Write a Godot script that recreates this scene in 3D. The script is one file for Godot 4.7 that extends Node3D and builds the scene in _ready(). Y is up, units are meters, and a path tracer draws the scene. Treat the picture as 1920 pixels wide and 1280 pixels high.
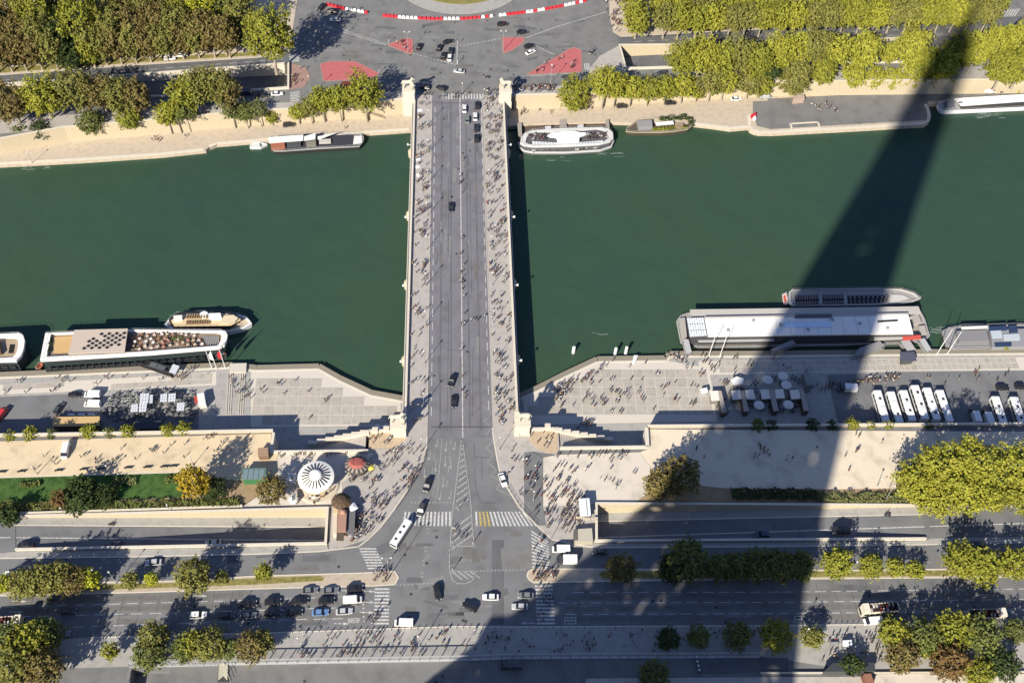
extends Node3D
# A river bridge seen from the top of an iron tower: setting, bridge, boats, traffic, trees and walkers.
# Metres, y up. The bridge runs along -z; roads and upper quays lie at y = 0, the lower quays at QY, the river at WY.

const QY := -6.5
const WY := -8.2
var names := {}
var mats := {}
var rng := RandomNumberGenerator.new()
var lib := {}

# ---------- mesh builder: corners are given counter-clockwise as seen from outside ----------
class MB:
	var v := PackedVector3Array()
	var c := PackedColorArray()
	func tri(a: Vector3, b: Vector3, d: Vector3, k: Color) -> void:
		v.append(a); v.append(d); v.append(b)
		c.append(k); c.append(k); c.append(k)
	func quad(a: Vector3, b: Vector3, d: Vector3, e: Vector3, k: Color) -> void:
		tri(a, b, d, k); tri(a, d, e, k)
	func box(o: Vector3, s: Vector3, k: Color, yaw := 0.0, top := 1.0) -> void:
		# a box whose base centre is o; its top is scaled by top
		var p: Array[Vector3] = []
		for i in 8:
			var f := top if i >= 4 else 1.0
			var sx := -0.5 if (i % 4 == 0 or i % 4 == 3) else 0.5
			var sz := 0.5 if i % 4 < 2 else -0.5
			p.append(o + Vector3(sx * s.x * f, s.y if i >= 4 else 0.0, sz * s.z * f).rotated(Vector3.UP, yaw))
		quad(p[0], p[1], p[5], p[4], k); quad(p[1], p[2], p[6], p[5], k); quad(p[2], p[3], p[7], p[6], k)
		quad(p[3], p[0], p[4], p[7], k); quad(p[4], p[5], p[6], p[7], k); quad(p[3], p[2], p[1], p[0], k)
	func bar(a: Vector3, b: Vector3, w: float, h: float, k: Color) -> void:
		var d := (b - a).normalized()
		var u := Vector3.UP if absf(d.y) < 0.95 else Vector3.RIGHT
		var s := d.cross(u).normalized() * w * 0.5
		var t := s.cross(d).normalized() * h * 0.5
		quad(a - s - t, a + s - t, a + s + t, a - s + t, k)
		quad(b + s - t, b - s - t, b - s + t, b + s + t, k)
		quad(a + s - t, b + s - t, b + s + t, a + s + t, k)
		quad(b - s - t, a - s - t, a - s + t, b - s + t, k)
		quad(a - s + t, a + s + t, b + s + t, b - s + t, k)
		quad(a + s - t, a - s - t, b - s - t, b + s - t, k)
	func tube(a: Vector3, b: Vector3, ra: float, rb: float, n: int, k: Color, caps := true) -> void:
		var d := (b - a).normalized()
		var s := d.cross(Vector3.UP if absf(d.y) < 0.95 else Vector3.RIGHT).normalized()
		var t := d.cross(s).normalized()
		for i in n:
			var p := s * cos(TAU * i / n) + t * sin(TAU * i / n)
			var q := s * cos(TAU * (i + 1) / n) + t * sin(TAU * (i + 1) / n)
			quad(a + p * ra, a + q * ra, b + q * rb, b + p * rb, k)
			if caps:
				tri(b, b + p * rb, b + q * rb, k); tri(a, a + q * ra, a + p * ra, k)
	func lathe(o: Vector3, prof: Array, n: int, k: Color, sx := 1.0, sz := 1.0) -> void:
		# prof: [radius, height] pairs from the bottom up
		for j in prof.size() - 1:
			for i in n:
				var a0 := -TAU * i / n
				var a1 := -TAU * (i + 1) / n
				var p := Vector3(cos(a0) * sx, 0, sin(a0) * sz)
				var q := Vector3(cos(a1) * sx, 0, sin(a1) * sz)
				var r0: float = prof[j][0]
				var r1: float = prof[j + 1][0]
				var u0 := Vector3.UP * float(prof[j][1])
				var u1 := Vector3.UP * float(prof[j + 1][1])
				if r0 > 0.001: tri(o + p * r0 + u0, o + q * r0 + u0, o + q * r1 + u1, k)
				if r1 > 0.001: tri(o + p * r0 + u0, o + q * r1 + u1, o + p * r1 + u1, k)
	func cap(poly: PackedVector2Array, y: float, k: Color) -> void:
		var ix := Geometry2D.triangulate_polygon(poly)
		for i in range(0, ix.size(), 3):
			var a := poly[ix[i]]
			var b := poly[ix[i + 1]]
			var d := poly[ix[i + 2]]
			var w := (b - a).cross(d - a)
			if w > 0: tri(Vector3(a.x, y, a.y), Vector3(d.x, y, d.y), Vector3(b.x, y, b.y), k)
			else: tri(Vector3(a.x, y, a.y), Vector3(b.x, y, b.y), Vector3(d.x, y, d.y), k)
	func prism(poly: PackedVector2Array, y0: float, y1: float, k: Color, side = null, topped := true) -> void:
		var ks: Color = k if side == null else side
		if topped: cap(poly, y1, k)
		var area := 0.0
		for i in poly.size():
			area += poly[i].cross(poly[(i + 1) % poly.size()])
		for i in poly.size():
			var a := poly[i]
			var b := poly[(i + 1) % poly.size()]
			if area > 0:
				var t := a
				a = b; b = t
			quad(Vector3(a.x, y0, a.y), Vector3(b.x, y0, b.y), Vector3(b.x, y1, b.y), Vector3(a.x, y1, a.y), ks)
	func add(m: MB, t: Transform3D) -> void:
		for p in m.v: v.append(t * p)
		c.append_array(m.c)
	func mesh(smooth := false) -> ArrayMesh:
		if smooth:
			var st := SurfaceTool.new()
			st.begin(Mesh.PRIMITIVE_TRIANGLES)
			st.set_smooth_group(0)
			for i in v.size():
				st.set_color(c[i]); st.add_vertex(v[i])
			st.index(); st.generate_normals()
			return st.commit()
		var a := []
		a.resize(Mesh.ARRAY_MAX)
		a[Mesh.ARRAY_VERTEX] = v
		a[Mesh.ARRAY_COLOR] = c
		var m := ArrayMesh.new()
		m.add_surface_from_arrays(Mesh.PRIMITIVE_TRIANGLES, a)
		return m

# ---------- naming, tagging ----------
func numbered(called: String) -> String:
	if names.has(called):
		names[called] += 1
		return "%s_%03d" % [called, names[called]]
	names[called] = 0
	return called

func tag(o: Node, label: String, category := "", group := "", kind := "") -> Node:
	o.set_meta("label", label)
	if category: o.set_meta("category", category)
	if group: o.set_meta("group", group)
	if kind: o.set_meta("kind", kind)
	return o

func thing(called: String, label: String, category: String, at := Vector3.ZERO, turn := 0.0, group := "") -> Node3D:
	var o := Node3D.new()
	o.name = numbered(called)
	add_child(o)
	o.position = at
	o.rotation.y = turn
	tag(o, label, category, group)
	return o

func obj(called: String, m, mat: Material, parent: Node = null, smooth := false) -> MeshInstance3D:
	var o := MeshInstance3D.new()
	o.mesh = m.mesh(smooth) if m is MB else m
	o.material_override = mat
	if parent == null:
		o.name = numbered(called)
		add_child(o)
	else:
		o.name = called
		parent.add_child(o, true)
	return o

func struct(called: String, m, mat: Material, parent: Node = null) -> MeshInstance3D:
	var o := obj(called, m, mat, parent)
	o.set_meta("kind", "structure")
	return o

func dup(src: Node3D, at: Vector3, turn: float, label := "", group := "") -> Node3D:
	var r: Node3D = src.duplicate()
	r.name = numbered(String(src.name))
	add_child(r)
	r.position = at
	r.rotation.y = turn
	if label: r.set_meta("label", label)
	if group: r.set_meta("group", group)
	return r

func pg(a: Array) -> PackedVector2Array:
	var p := PackedVector2Array()
	for i in range(0, a.size(), 2): p.append(Vector2(a[i], a[i + 1]))
	return p

func oval(o: Vector2, rx: float, rz: float, n := 32) -> PackedVector2Array:
	var p := PackedVector2Array()
	for i in n: p.append(o + Vector2(cos(TAU * i / n) * rx, sin(TAU * i / n) * rz))
	return p

func W(r: float, g := -1.0, b := -1.0) -> Color:
	return Color(r, g if g >= 0 else r, b if b >= 0 else r)

# ---------- materials ----------
func ramp(stops: Array) -> Gradient:
	var g := Gradient.new()
	var o := PackedFloat32Array()
	var k := PackedColorArray()
	for s in stops:
		o.append(s[0]); k.append(Color(s[1], s[1], s[1]) if s[1] is float else s[1])
	g.offsets = o; g.colors = k
	return g

func noise(key: String, seed_: int, freq: float, octaves: int, stops: Array, size := 512, cellular := false) -> NoiseTexture2D:
	if lib.has(key): return lib[key]
	var n := FastNoiseLite.new()
	n.seed = seed_; n.frequency = freq; n.fractal_octaves = octaves; n.fractal_gain = 0.6
	n.noise_type = FastNoiseLite.TYPE_CELLULAR if cellular else FastNoiseLite.TYPE_SIMPLEX_SMOOTH
	var t := NoiseTexture2D.new()
	t.width = size; t.height = size; t.seamless = true; t.noise = n; t.color_ramp = ramp(stops)
	lib[key] = t
	return t

func bump(key: String, seed_: int, freq: float, octaves: int, strength: float, size := 512) -> NoiseTexture2D:
	if lib.has(key): return lib[key]
	var n := FastNoiseLite.new()
	n.seed = seed_; n.frequency = freq; n.fractal_octaves = octaves
	var t := NoiseTexture2D.new()
	t.width = size; t.height = size; t.seamless = true; t.as_normal_map = true; t.bump_strength = strength; t.noise = n
	lib[key] = t
	return t

func mat(key: String, k := Color.WHITE, rough := 0.9, tex: Texture2D = null, size := 10.0, vc := true, spec := 0.3) -> StandardMaterial3D:
	if mats.has(key): return mats[key]
	var m := StandardMaterial3D.new()
	m.resource_name = key
	m.albedo_color = k.linear_to_srgb()
	m.roughness = rough
	m.metallic_specular = spec
	m.vertex_color_use_as_albedo = vc
	if tex:
		m.albedo_texture = tex
		m.uv1_triplanar = true
		m.uv1_world_triplanar = true
		m.uv1_scale = Vector3.ONE / size
	mats[key] = m
	return m

func _ready() -> void:
	rng.seed = 7
	# ---- camera: on the top platform of the tower, 276 m up ----
	var cam := Camera3D.new()
	cam.name = "camera"
	add_child(cam)
	cam.transform = Transform3D(Basis(Vector3(0.998780,0.035147,0.034691), Vector3(0.007701,0.583024,-0.812418), Vector3(-0.048780,0.811694,0.582042)), Vector3(0, 276, 0))
	cam.fov = 36.1148
	cam.near = 0.5
	cam.far = 3000.0
	cam.current = true
	# ---- sky, sun, exposure ----
	var sky := ProceduralSkyMaterial.new()
	sky.sky_top_color = Color(0.078, 0.125, 0.265).linear_to_srgb()
	sky.sky_horizon_color = Color(0.145, 0.19, 0.28).linear_to_srgb()
	sky.ground_bottom_color = Color(0.05, 0.05, 0.05).linear_to_srgb()
	sky.ground_horizon_color = Color(0.10, 0.12, 0.15).linear_to_srgb()
	sky.sky_curve = 0.2
	var env := Environment.new()
	env.background_mode = Environment.BG_SKY
	env.sky = Sky.new()
	env.sky.sky_material = sky
	env.tonemap_mode = Environment.TONE_MAPPER_LINEAR
	env.tonemap_exposure = 1.62
	env.sdfgi_enabled = true
	env.ssao_enabled = true
	env.ssil_enabled = true
	var we := WorldEnvironment.new()
	we.name = "environment"
	we.environment = env
	add_child(we)
	var sun := DirectionalLight3D.new()
	sun.name = "sun"
	add_child(sun)
	sun.light_energy = 1.6
	sun.light_color = Color(1.0, 0.965, 0.9)
	sun.light_angular_distance = 0.75
	sun.shadow_enabled = true
	var az := deg_to_rad(30.55)
	var el := deg_to_rad(34.0)
	var dirn := Vector3(sin(az) * cos(el), -sin(el), -cos(az) * cos(el))
	sun.look_at_from_position(Vector3.ZERO, dirn)

	make_materials()
	build_ground()
	build_markings()
	build_bridge()
	build_walls()
	build_tower()
	build_all()

func make_materials() -> void:
	var asp := noise("asphalt", 3, 0.006, 6, [[0.0, 0.86], [0.35, 0.95], [0.6, 1.0], [1.0, 1.1]], 1024)
	var pav := noise("paving", 8, 0.008, 6, [[0.0, 0.9], [0.5, 1.0], [1.0, 1.06]], 1024)
	var sandt := noise("sandy", 12, 0.004, 6, [[0.0, 0.84], [0.3, 0.95], [0.55, 1.0], [1.0, 1.06]], 1024)
	var stonet := noise("stony", 15, 0.02, 5, [[0.0, 0.86], [0.4, 0.98], [1.0, 1.06]], 512)
	var worn := noise("worn", 61, 0.03, 5, [[0.0, 0.55], [0.34, 0.72], [0.44, 0.94], [1.0, 1.0]], 512)
	mat("asphalt", W(0.168, 0.17, 0.175), 0.88, asp, 70.0)
	mat("asphalt_bridge", W(0.168, 0.165, 0.182), 0.88, asp, 46.0)
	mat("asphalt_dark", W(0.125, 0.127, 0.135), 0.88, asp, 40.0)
	mat("asphalt_plaza", W(0.178, 0.178, 0.175), 0.88, asp, 55.0)
	mat("paving", W(0.375, 0.35, 0.325), 0.9, pav, 30.0)
	mat("paving_light", W(0.42, 0.385, 0.345), 0.9, pav, 26.0)
	mat("paving_grey", W(0.33, 0.32, 0.3), 0.9, pav, 24.0)
	mat("joint", W(0.52, 0.48, 0.42), 0.9)
	mat("median", W(0.42, 0.36, 0.28), 0.92, pav, 18.0)
	mat("paint_worn", W(0.38, 0.38, 0.37), 0.8, worn, 7.0)
	mat("asphalt_pale", W(0.2, 0.2, 0.2), 0.88, asp, 21.0)
	mat("asphalt_warm", W(0.15, 0.145, 0.14), 0.88, asp, 27.0)
	mat("slab", W(0.385, 0.355, 0.315), 0.9, pav, 22.0)
	mat("sand", W(0.6, 0.49, 0.33), 0.95, sandt, 34.0)
	mat("sand_cream", W(0.62, 0.54, 0.42), 0.95, sandt, 37.0)
	mat("sand_pale", W(0.56, 0.51, 0.44), 0.95, sandt, 40.0)
	mat("quay_sand", W(0.47, 0.4, 0.315), 0.95, pav, 20.0)
	mat("stone", W(0.5, 0.425, 0.3), 0.9, stonet, 9.0)
	mat("stone_pale", W(0.6, 0.55, 0.46), 0.85, stonet, 7.0)
	mat("stone_dark", W(0.24, 0.215, 0.17), 0.9, stonet, 6.0)
	mat("paint_white", W(0.58, 0.58, 0.56), 0.7, worn, 9.0)
	mat("paint_yellow", W(0.5, 0.4, 0.15), 0.7, worn, 9.0)
	mat("red_ground", W(0.42, 0.125, 0.13), 0.85, pav, 15.0)
	mat("terrace", W(0.46, 0.36, 0.25), 0.9, pav, 12.0)
	mat("foam", W(0.22, 0.26, 0.24), 0.6)
	mat("pink_ground", W(0.31, 0.2, 0.17), 0.9, pav, 15.0)
	mat("dirt", W(0.3, 0.22, 0.13), 0.95, sandt, 12.0)
	mat("grass", Color.WHITE, 0.95, noise("grassy", 21, 0.01, 6, [[0.0, Color(0.018, 0.05, 0.01).linear_to_srgb()], [0.5, Color(0.05, 0.1, 0.026).linear_to_srgb()], [1.0, Color(0.075, 0.135, 0.03).linear_to_srgb()]], 512), 16.0)
	mat("dry_grass", Color.WHITE, 0.95, noise("drygrass", 22, 0.012, 6, [[0.0, Color(0.1, 0.11, 0.03).linear_to_srgb()], [0.5, Color(0.2, 0.18, 0.06).linear_to_srgb()], [1.0, Color(0.32, 0.25, 0.11).linear_to_srgb()]], 512), 10.0)
	var wm := mat("water", Color.WHITE, 0.22, noise("watery", 31, 0.0022, 4, [[0.0, Color(0.030, 0.062, 0.046).linear_to_srgb()], [0.5, Color(0.032, 0.067, 0.042).linear_to_srgb()], [1.0, Color(0.039, 0.068, 0.039).linear_to_srgb()]], 512), 260.0)
	wm.normal_enabled = true
	wm.normal_texture = bump("ripples", 33, 0.03, 4, 6.0)
	wm.normal_scale = 0.09
	mat("asphalt_joint", W(0.055, 0.055, 0.06), 0.9)
	# plain and vertex-coloured finishes
	mat("matte", Color.WHITE, 0.9)
	mat("satin", Color.WHITE, 0.5, null, 1.0, true, 0.5)
	mat("gloss", Color.WHITE, 0.25, null, 1.0, true, 0.5)
	mat("iron", W(0.16, 0.11, 0.075), 0.7, null, 1.0, false)
	var gl := mat("dark_glass", W(0.02, 0.024, 0.03), 0.08, null, 1.0, false, 0.5)
	gl.metallic = 0.0

func sheet(called: String, a: Array, y: float, m: String, thick := 0.0) -> MeshInstance3D:
	var b := MB.new()
	var p := pg(a)
	if thick > 0.0: b.prism(p, y - thick, y, Color.WHITE)
	else: b.cap(p, y, Color.WHITE)
	return struct(called, b, mats[m])


func build_ground() -> void:
	var b := MB.new()
	b.cap(pg([-2500, 2000, 2500, 2000, 2500, -2800, -2500, -2800]), -11.5, Color.WHITE)
	struct("terrain", b, mats["dirt"])
	b = MB.new()
	b.cap(pg([-1200, -150, 1200, -150, 1200, -420, -1200, -420]), WY, Color.WHITE)
	struct("water", b, mats["water"])
	# left bank, upper level: a block on each side of the two sunken ramps
	sheet("ground", [-420, -162.4, -57, -164.6, -57.2, -157.2, -28, -157.2, -28, -164, 29.7, -164, 29.7, -157.3, 56.8, -157.3, 57.2, -164.6, 450, -162, 450, -137, 137, -137, 39, -139.2, -38.5, -139.1, -127.2, -138, -420, -138], 0.0, "asphalt", 9.0)
	sheet("ground", [-420, -138, -127.2, -138, -124.6, -127.1, -38.3, -127.4, -38.5, -139.1, 39, -139.2, 38, -126.7, 134.1, -125.6, 137, -137, 450, -137, 450, 300, -76.81, 300, -76.81,-93.26, -86.74,-93.35, -86.74, 300, -420, 300], 0.0, "asphalt", 9.0)
	# lower quay, left bank
	sheet("quay", [-420, -186, -146.67,-191.16, -76.22,-194.11, -74.88,-194.31, -66.20,-192.96, -46.22,-193.38, -39.42,-188.93, -28.91,-183.08, -18.66,-180.74, -18.2, -160, -28, -156, -58, -156, -58, -162, -420, -160], QY, "paving_grey", 5.0)
	sheet("quay", [18.2, -160, 18.81,-181.29, 24.43,-184.08, 33.93,-189.57, 44.90,-195.38, 67.98,-195.57, 69.08,-197.28, 102.21,-196.95, 153.03,-197.10, 189.79,-197.17, 450, -198, 450, -158, 58, -160, 58, -156, 29, -156], QY, "paving_grey", 5.0)
	# right bank
	sheet("quay", [-420, -255, -169.58,-284.87, -141.02,-287.12, -112.15,-289.96, -95.71,-292.54, -94.55,-294.25, -92.14,-295.69, -61.39,-299.53, -18.77,-303.78, 23.71,-306.31, 28.98,-307.53, 58.46,-308.55, 92.20,-307.45, 99.46,-306.26, 106.66,-304.77, 114.04,-305.71, 114.42,-304.19, 115.92,-302.99, 117.94,-302.40, 123.25,-302.41, 155.80,-304.93, 185.58,-307.48, 187.74,-309.02, 189.07,-311.51, 189.69,-316.20, 189.45,-319.37, 201.42,-321.02, 231.14,-323.43, 450, -328, 450, -345, -420, -330], QY, "quay_sand", 5.0)
	sheet("ground", [-420, -245, -250, -272, -168.8, -291, -147, -297.2, -112.5, -301.7, -77.3, -306.8, -65.3, -307.5, -20.8, -313.4, 21.7, -315.8, 37.4, -316.5, 123.5, -324.3, 229.3, -326.6, 450, -338, 450, -352, 183.31,-336.74, 138.76,-335.72, 66.70,-331.89, 65.46,-346.09, 141.15,-347.81, 187.37,-352.39, 450, -380, 450, -900, -420, -900, -420, -290, -187.64,-319.18, -67.38,-333.76, -66.13,-319.61, -184.44,-306.95, -420, -270], 0.0, "asphalt_plaza", 9.0)
	# lower quay surfaces
	sheet("road", [-192.51,-180.12, -144.60,-182.68, -114.42,-183.91, -111.62,-178.71, -82.39,-177.16, -81.22,-168.62, -140.72,-166.80, -187.79,-165.80], QY + 0.012, "asphalt")
	sheet("road", [120.34,-187.98, 147.27,-188.95, 257.09,-189.26, 246.71,-166.06, 120.00,-167.79], QY + 0.012, "asphalt")
	sheet("pavement", [-67.84,-192.36, -47.34,-192.34, -39.86,-187.91, -29.72,-182.28, -19.31,-179.54, -18.89,-170.46, -65.47,-170.70], QY + 0.02, "joint")
	sheet("pavement", [-147.33,-187.11, -106.28,-189.48, -78.77,-191.44, -78.11,-186.30, -146.44,-183.49], QY + 0.02, "joint")
	sheet("pavement", [19.62,-180.27, 24.88,-182.85, 45.15,-194.10, 67.82,-194.29, 81.60,-191.16, 81.18,-170.68, 20.06,-170.32], QY + 0.02, "joint")
	sheet("pavement", [78.45,-193.96, 259.63,-194.92, 256.90,-188.83, 147.38,-189.38, 77.68,-188.46], QY + 0.022, "joint")
	# right-bank quay surfaces
	sheet("pavement", [118.29,-320.59, 191.46,-326.76, 189.47,-316.20, 186.90,-309.95, 122.56,-304.52, 117.56,-306.33, 116.95,-312.77], QY + 0.02, "asphalt_plaza")
	sheet("road", [-182.54,-297.78, -150.09,-302.50, -94.89,-309.18, -21.18,-318.02, 22.14,-320.73, 22.24,-323.24, -21.26,-321.44, -183.43,-301.24], QY + 0.015, "sand")
	sheet("road", [124.67,-322.21, 192.08,-327.41, 275.93,-334.53, 273.63,-328.55, 190.33,-320.96, 123.99,-318.41], QY + 0.03, "asphalt_plaza")
	# ---- left bank pavements, one kerb above the roads ----
	var k := 0.13
	sheet("promenade", [-179.38,-149.54, -183.41,-161.80, -57.5, -164.2, -57.42,-157.42, -55.03,-157.20, -54.27,-149.11, -66.60,-148.43, -83.23,-151.34, -134.40,-150.38], k, "sand", 0.5)
	sheet("lawn", [-179.32,-149.36, -134.38,-150.28, -83.22,-151.23, -80.35,-143.26, -102.44,-142.77, -132.46,-142.43, -176.56,-140.99], k + 0.02, "grass", 0.5)
	sheet("planting_bed", [-176.51,-140.82, -132.44,-142.36, -102.43,-142.71, -80.20,-143.26, -83.06,-151.25, -66.59,-148.36, -54.25,-148.94, -54.12,-147.53, -64.74,-139.07, -95.65,-138.59, -128.44,-138.15, -175.19,-136.81], k, "dirt", 0.5)
	sheet("plaza", [-54.96,-157.20, -28.10,-157.35, -26.17,-156.96, -35.13,-147.22, -34.64,-138.98, -38.47,-138.96, -64.63,-138.81, -54.04,-147.53], k, "sand_pale", 0.5)
	sheet("pavement", [-28, -157.3, -27.83,-158.45, -20.64,-158.53, -16.40,-161.99, -12.53,-161.93, -10.48,-166.05, -10.56,-159.49, -11.46,-154.55, -13.57,-148.65, -16.59,-143.42, -19.99,-137.79, -23.63,-132.46, -27.57,-128.89, -34.21,-126.56, -37.61,-125.97, -38.47,-138.87, -34.56,-138.89, -35.05,-147.22, -26.02,-157.14], k, "paving", 0.5)
	sheet("terrace", [-28, -157.4, -28, -164, -17.5, -164, -16.40,-161.99, -20.64,-158.60, -27.83,-158.59], k, "terrace", 0.5)
	sheet("pavement", [-171.30,-125.00, -124.63,-127.05, -38.30,-127.37, -37.61,-125.91, -34.20,-126.49, -30.93,-126.99, -29.42,-126.80, -40.12,-125.53, -57.92,-125.06, -93.25,-124.93, -128.23,-125.12, -170.84,-123.58], k, "paving_grey", 0.5)
	sheet("median", [-168.59,-116.75, -126.43,-117.74, -78.94,-117.56, -57.22,-118.54, -27.84,-118.90, -18.97,-119.20, -17.87,-117.29, -18.85,-115.27, -24.72,-115.00, -56.83,-114.79, -89.96,-114.39, -125.56,-114.20, -167.39,-113.11], k, "median", 0.5)
	sheet("grass_strip", [-168.29,-115.84, -126.24,-116.97, -78.85,-116.94, -57.16,-117.91, -39.60,-118.27, -38.38,-117.69, -38.76,-116.76, -56.96,-116.04, -90.15,-115.47, -125.82,-115.27, -167.79,-114.31], k + 0.03, "dry_grass", 0.5)
	sheet("pavement", [-163.04,-99.89, -122.40,-101.27, -99.00,-102.05, -47.71,-102.39, -1.91,-103.03, 13.27,-102.55, 83.53,-101.41, 155.31,-100.70, 213.42,-100.53, 206.66,-85.41, 110.01,-87.66, 79.13,-93.13, 12.98,-94.20, -54.63,-94.16, -87.82,-94.08, -160.91,-93.40], k, "paving_grey", 0.5)
	sheet("pavement", [109.98,-87.52, 206.59,-85.27, 192.41,-53.56, 102.40,-56.02], k - 0.02, "sand_pale", 0.5)
	sheet("pavement", [32.26,-88.05, 109.09,-86.82, 101.72,-56.03, 29.97,-57.99], k, "paving_light", 0.5)
	# right of the bridge
	sheet("pavement", [29.6, -164, 17.5, -164, 9.57,-165.58, 9.50,-162.75, 10.58,-154.22, 11.26,-150.04, 13.32,-144.68, 16.54,-138.36, 22.13,-131.64, 25.62,-127.91, 29.39,-127.02, 37.94,-126.53, 38.96,-139.10, 23.64,-138.33, 24.18,-132.44, 21.71,-132.49, 18.05,-137.14, 18.86,-156.66, 21.62,-156.99, 28.99,-155.77, 29.6, -157], k, "paving", 0.5)
	sheet("path", [18.94,-156.66, 21.61,-156.80, 24.41,-154.74, 23.56,-138.41, 24.11,-132.53, 21.78,-132.57, 18.13,-137.22], k - 0.02, "asphalt", 0.5)
	sheet("terrace", [20.28,-163.35, 29.51,-164.36, 29.01,-156.14, 26.43,-156.18, 22.95,-157.71, 20.80,-160.34], k + 0.03, "terrace", 0.1)
	sheet("plaza", [24.49,-154.74, 28.98,-155.66, 54.01,-156.14, 59.29,-145.71, 50.61,-139.08, 39.03,-139.19, 23.64,-138.41], k, "sand_pale", 0.5)
	sheet("promenade", [54.08,-156.21, 57, -157.3, 57.4, -164.2, 94.64,-163.37, 240.17,-160.30, 231.43,-140.77, 131.38,-142.67, 110.28,-142.66, 79.03,-143.52, 59.38,-145.78], k, "sand_cream", 0.5)
	sheet("planting_bed", [50.69,-139.08, 59.35,-145.64, 79.01,-143.43, 110.26,-142.57, 131.36,-142.58, 231.39,-140.68, 229.28,-135.97, 137.10,-136.66, 83.74,-138.08], k, "dirt", 0.5)
	sheet("pavement", [29.37,-126.69, 37.94,-126.59, 134.09,-125.52, 135.91,-126.39, 224.72,-125.79, 223.89,-123.93, 135.36,-124.39, 87.69,-124.61, 37.83,-125.21, 31.59,-125.49], k, "paving_grey", 0.5)
	sheet("median", [19.86,-119.16, 86.44,-117.62, 110.90,-116.98, 160.54,-116.66, 220.49,-116.32, 219.18,-113.40, 159.64,-113.93, 85.92,-114.75, 39.10,-115.05, 19.66,-115.05, 18.37,-116.10, 17.97,-117.21, 18.47,-118.47], k, "median", 0.5)
	sheet("grass_strip", [38.09,-117.29, 39.36,-118.06, 110.79,-116.50, 160.38,-116.18, 220.27,-115.83, 219.47,-114.04, 159.85,-114.57, 86.01,-115.23, 39.17,-115.84], k + 0.03, "dry_grass", 0.5)
	# raised traffic islands in the junction
	sheet("traffic_island", [-0.10,-159.89, 0.39,-159.89, 2.29,-142.24, 3.32,-126.35, -3.49,-126.48, -2.87,-137.15], 0.1, "asphalt", 0.4)
	sheet("traffic_island", [-3.79,-119.07, 3.52,-118.92, 3.35,-117.34, 2.43,-115.78, 0.65,-115.19, -1.43,-115.23, -2.90,-116.20], 0.1, "asphalt", 0.4)
	# inner road beyond the glass wall
	sheet("road", [-55.98,-93.77, 1.60,-93.59, 79.01,-92.41, 78.21,-87.83, 31.15,-88.36, 28.91,-58.02, -69.13,-60.69, -76.69,-93.33, -86.89,-93.42, -87.16,-61.18, -150.88,-62.91, -161.09,-93.96, -87.73,-93.51], 0.012, "asphalt_plaza")
	ramp_floor("road", [-87.75, -4.0, -96.0, -87.75, -4.0, 0.0, -75.31, -4.0, 0.0, -75.31, -4.0, -96.0], "asphalt")
	sheet("road", [63.09,-92.55, 78.73,-92.49, 87.43,-92.29, 86.70,-88.49, 63.39,-88.60], 0.145, "asphalt_dark")
	# road surface patches
	sheet("road_patch", [8.37,-128.23, 11.87,-128.16, 11.12,-103.34, 7.79,-103.41], 0.012, "asphalt_dark")
	sheet("road_patch", [10.89,-125.55, 19.86,-125.71, 19.56,-119.25, 11.00,-119.09], 0.016, "asphalt_plaza")
	sheet("road_patch", [-26.68,-125.93, -21.35,-128.12, -19.19,-126.44, -23.01,-124.24], 0.012, "asphalt_dark")
	# ---- right bank pavements ----
	sheet("park_ground", [-420, -310, -188.67,-323.15, -177.56,-326.93, -127.77,-332.97, -80.58,-337.85, -67.20,-341.23, -67.66,-353.90, -67.42,-382.10, -73.41,-454.09, -420, -700], k, "quay_sand", 0.5)
	sheet("grass_strip", [-189.16,-324.99, -177.78,-327.87, -127.99,-334.24, -80.72,-339.15, -80.93,-341.11, -128.44,-336.80, -178.47,-330.68, -189.97,-328.09], k + 0.03, "dry_grass", 0.5)
	sheet("park_ground", [69.66,-457.43, 63.49,-365.77, 64.10,-355.28, 67.15,-352.22, 129.56,-358.06, 190.11,-362.96, 228.02,-365.55, 238.07,-382.62, 268.39,-462.08], k, "quay_sand", 0.5)
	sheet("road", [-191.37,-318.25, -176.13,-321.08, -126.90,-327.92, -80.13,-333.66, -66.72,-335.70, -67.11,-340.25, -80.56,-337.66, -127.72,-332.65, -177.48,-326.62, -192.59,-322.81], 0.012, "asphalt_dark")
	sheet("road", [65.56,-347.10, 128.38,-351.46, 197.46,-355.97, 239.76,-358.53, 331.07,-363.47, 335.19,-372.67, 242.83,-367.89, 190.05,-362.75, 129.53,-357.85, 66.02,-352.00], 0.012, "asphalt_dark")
	sheet("pavement", [-186.34,-299.41, -148.45,-304.18, -113.47,-307.87, -77.72,-311.02, -64.61,-311.69, -53.56,-313.56, -20.89,-318.65, -18.32,-314.67, -20.76,-313.43, -65.26,-307.49, -112.49,-301.70, -147.00,-297.25, -184.45,-292.32], k, "paving", 0.5)
	sheet("pavement", [17.69,-320.43, 37.73,-321.49, 65.65,-325.47, 124.60,-330.38, 232.32,-335.80, 229.51,-327.22, 123.50,-324.26, 37.44,-316.51, 19.00,-315.48], k, "paving", 0.5)
	sheet("pavement", [65.49,-346.42, 66.70,-331.89, 68.11,-328.68, 59.35,-326.70, 51.08,-330.16, 57.26,-340.00], k, "paving", 0.5)
	sheet("pavement", [-67.05,-334.73, -60.76,-332.21, -58.21,-326.21, -60.25,-320.58, -65.66,-319.00], k, "pink_ground", 0.5)
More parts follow.
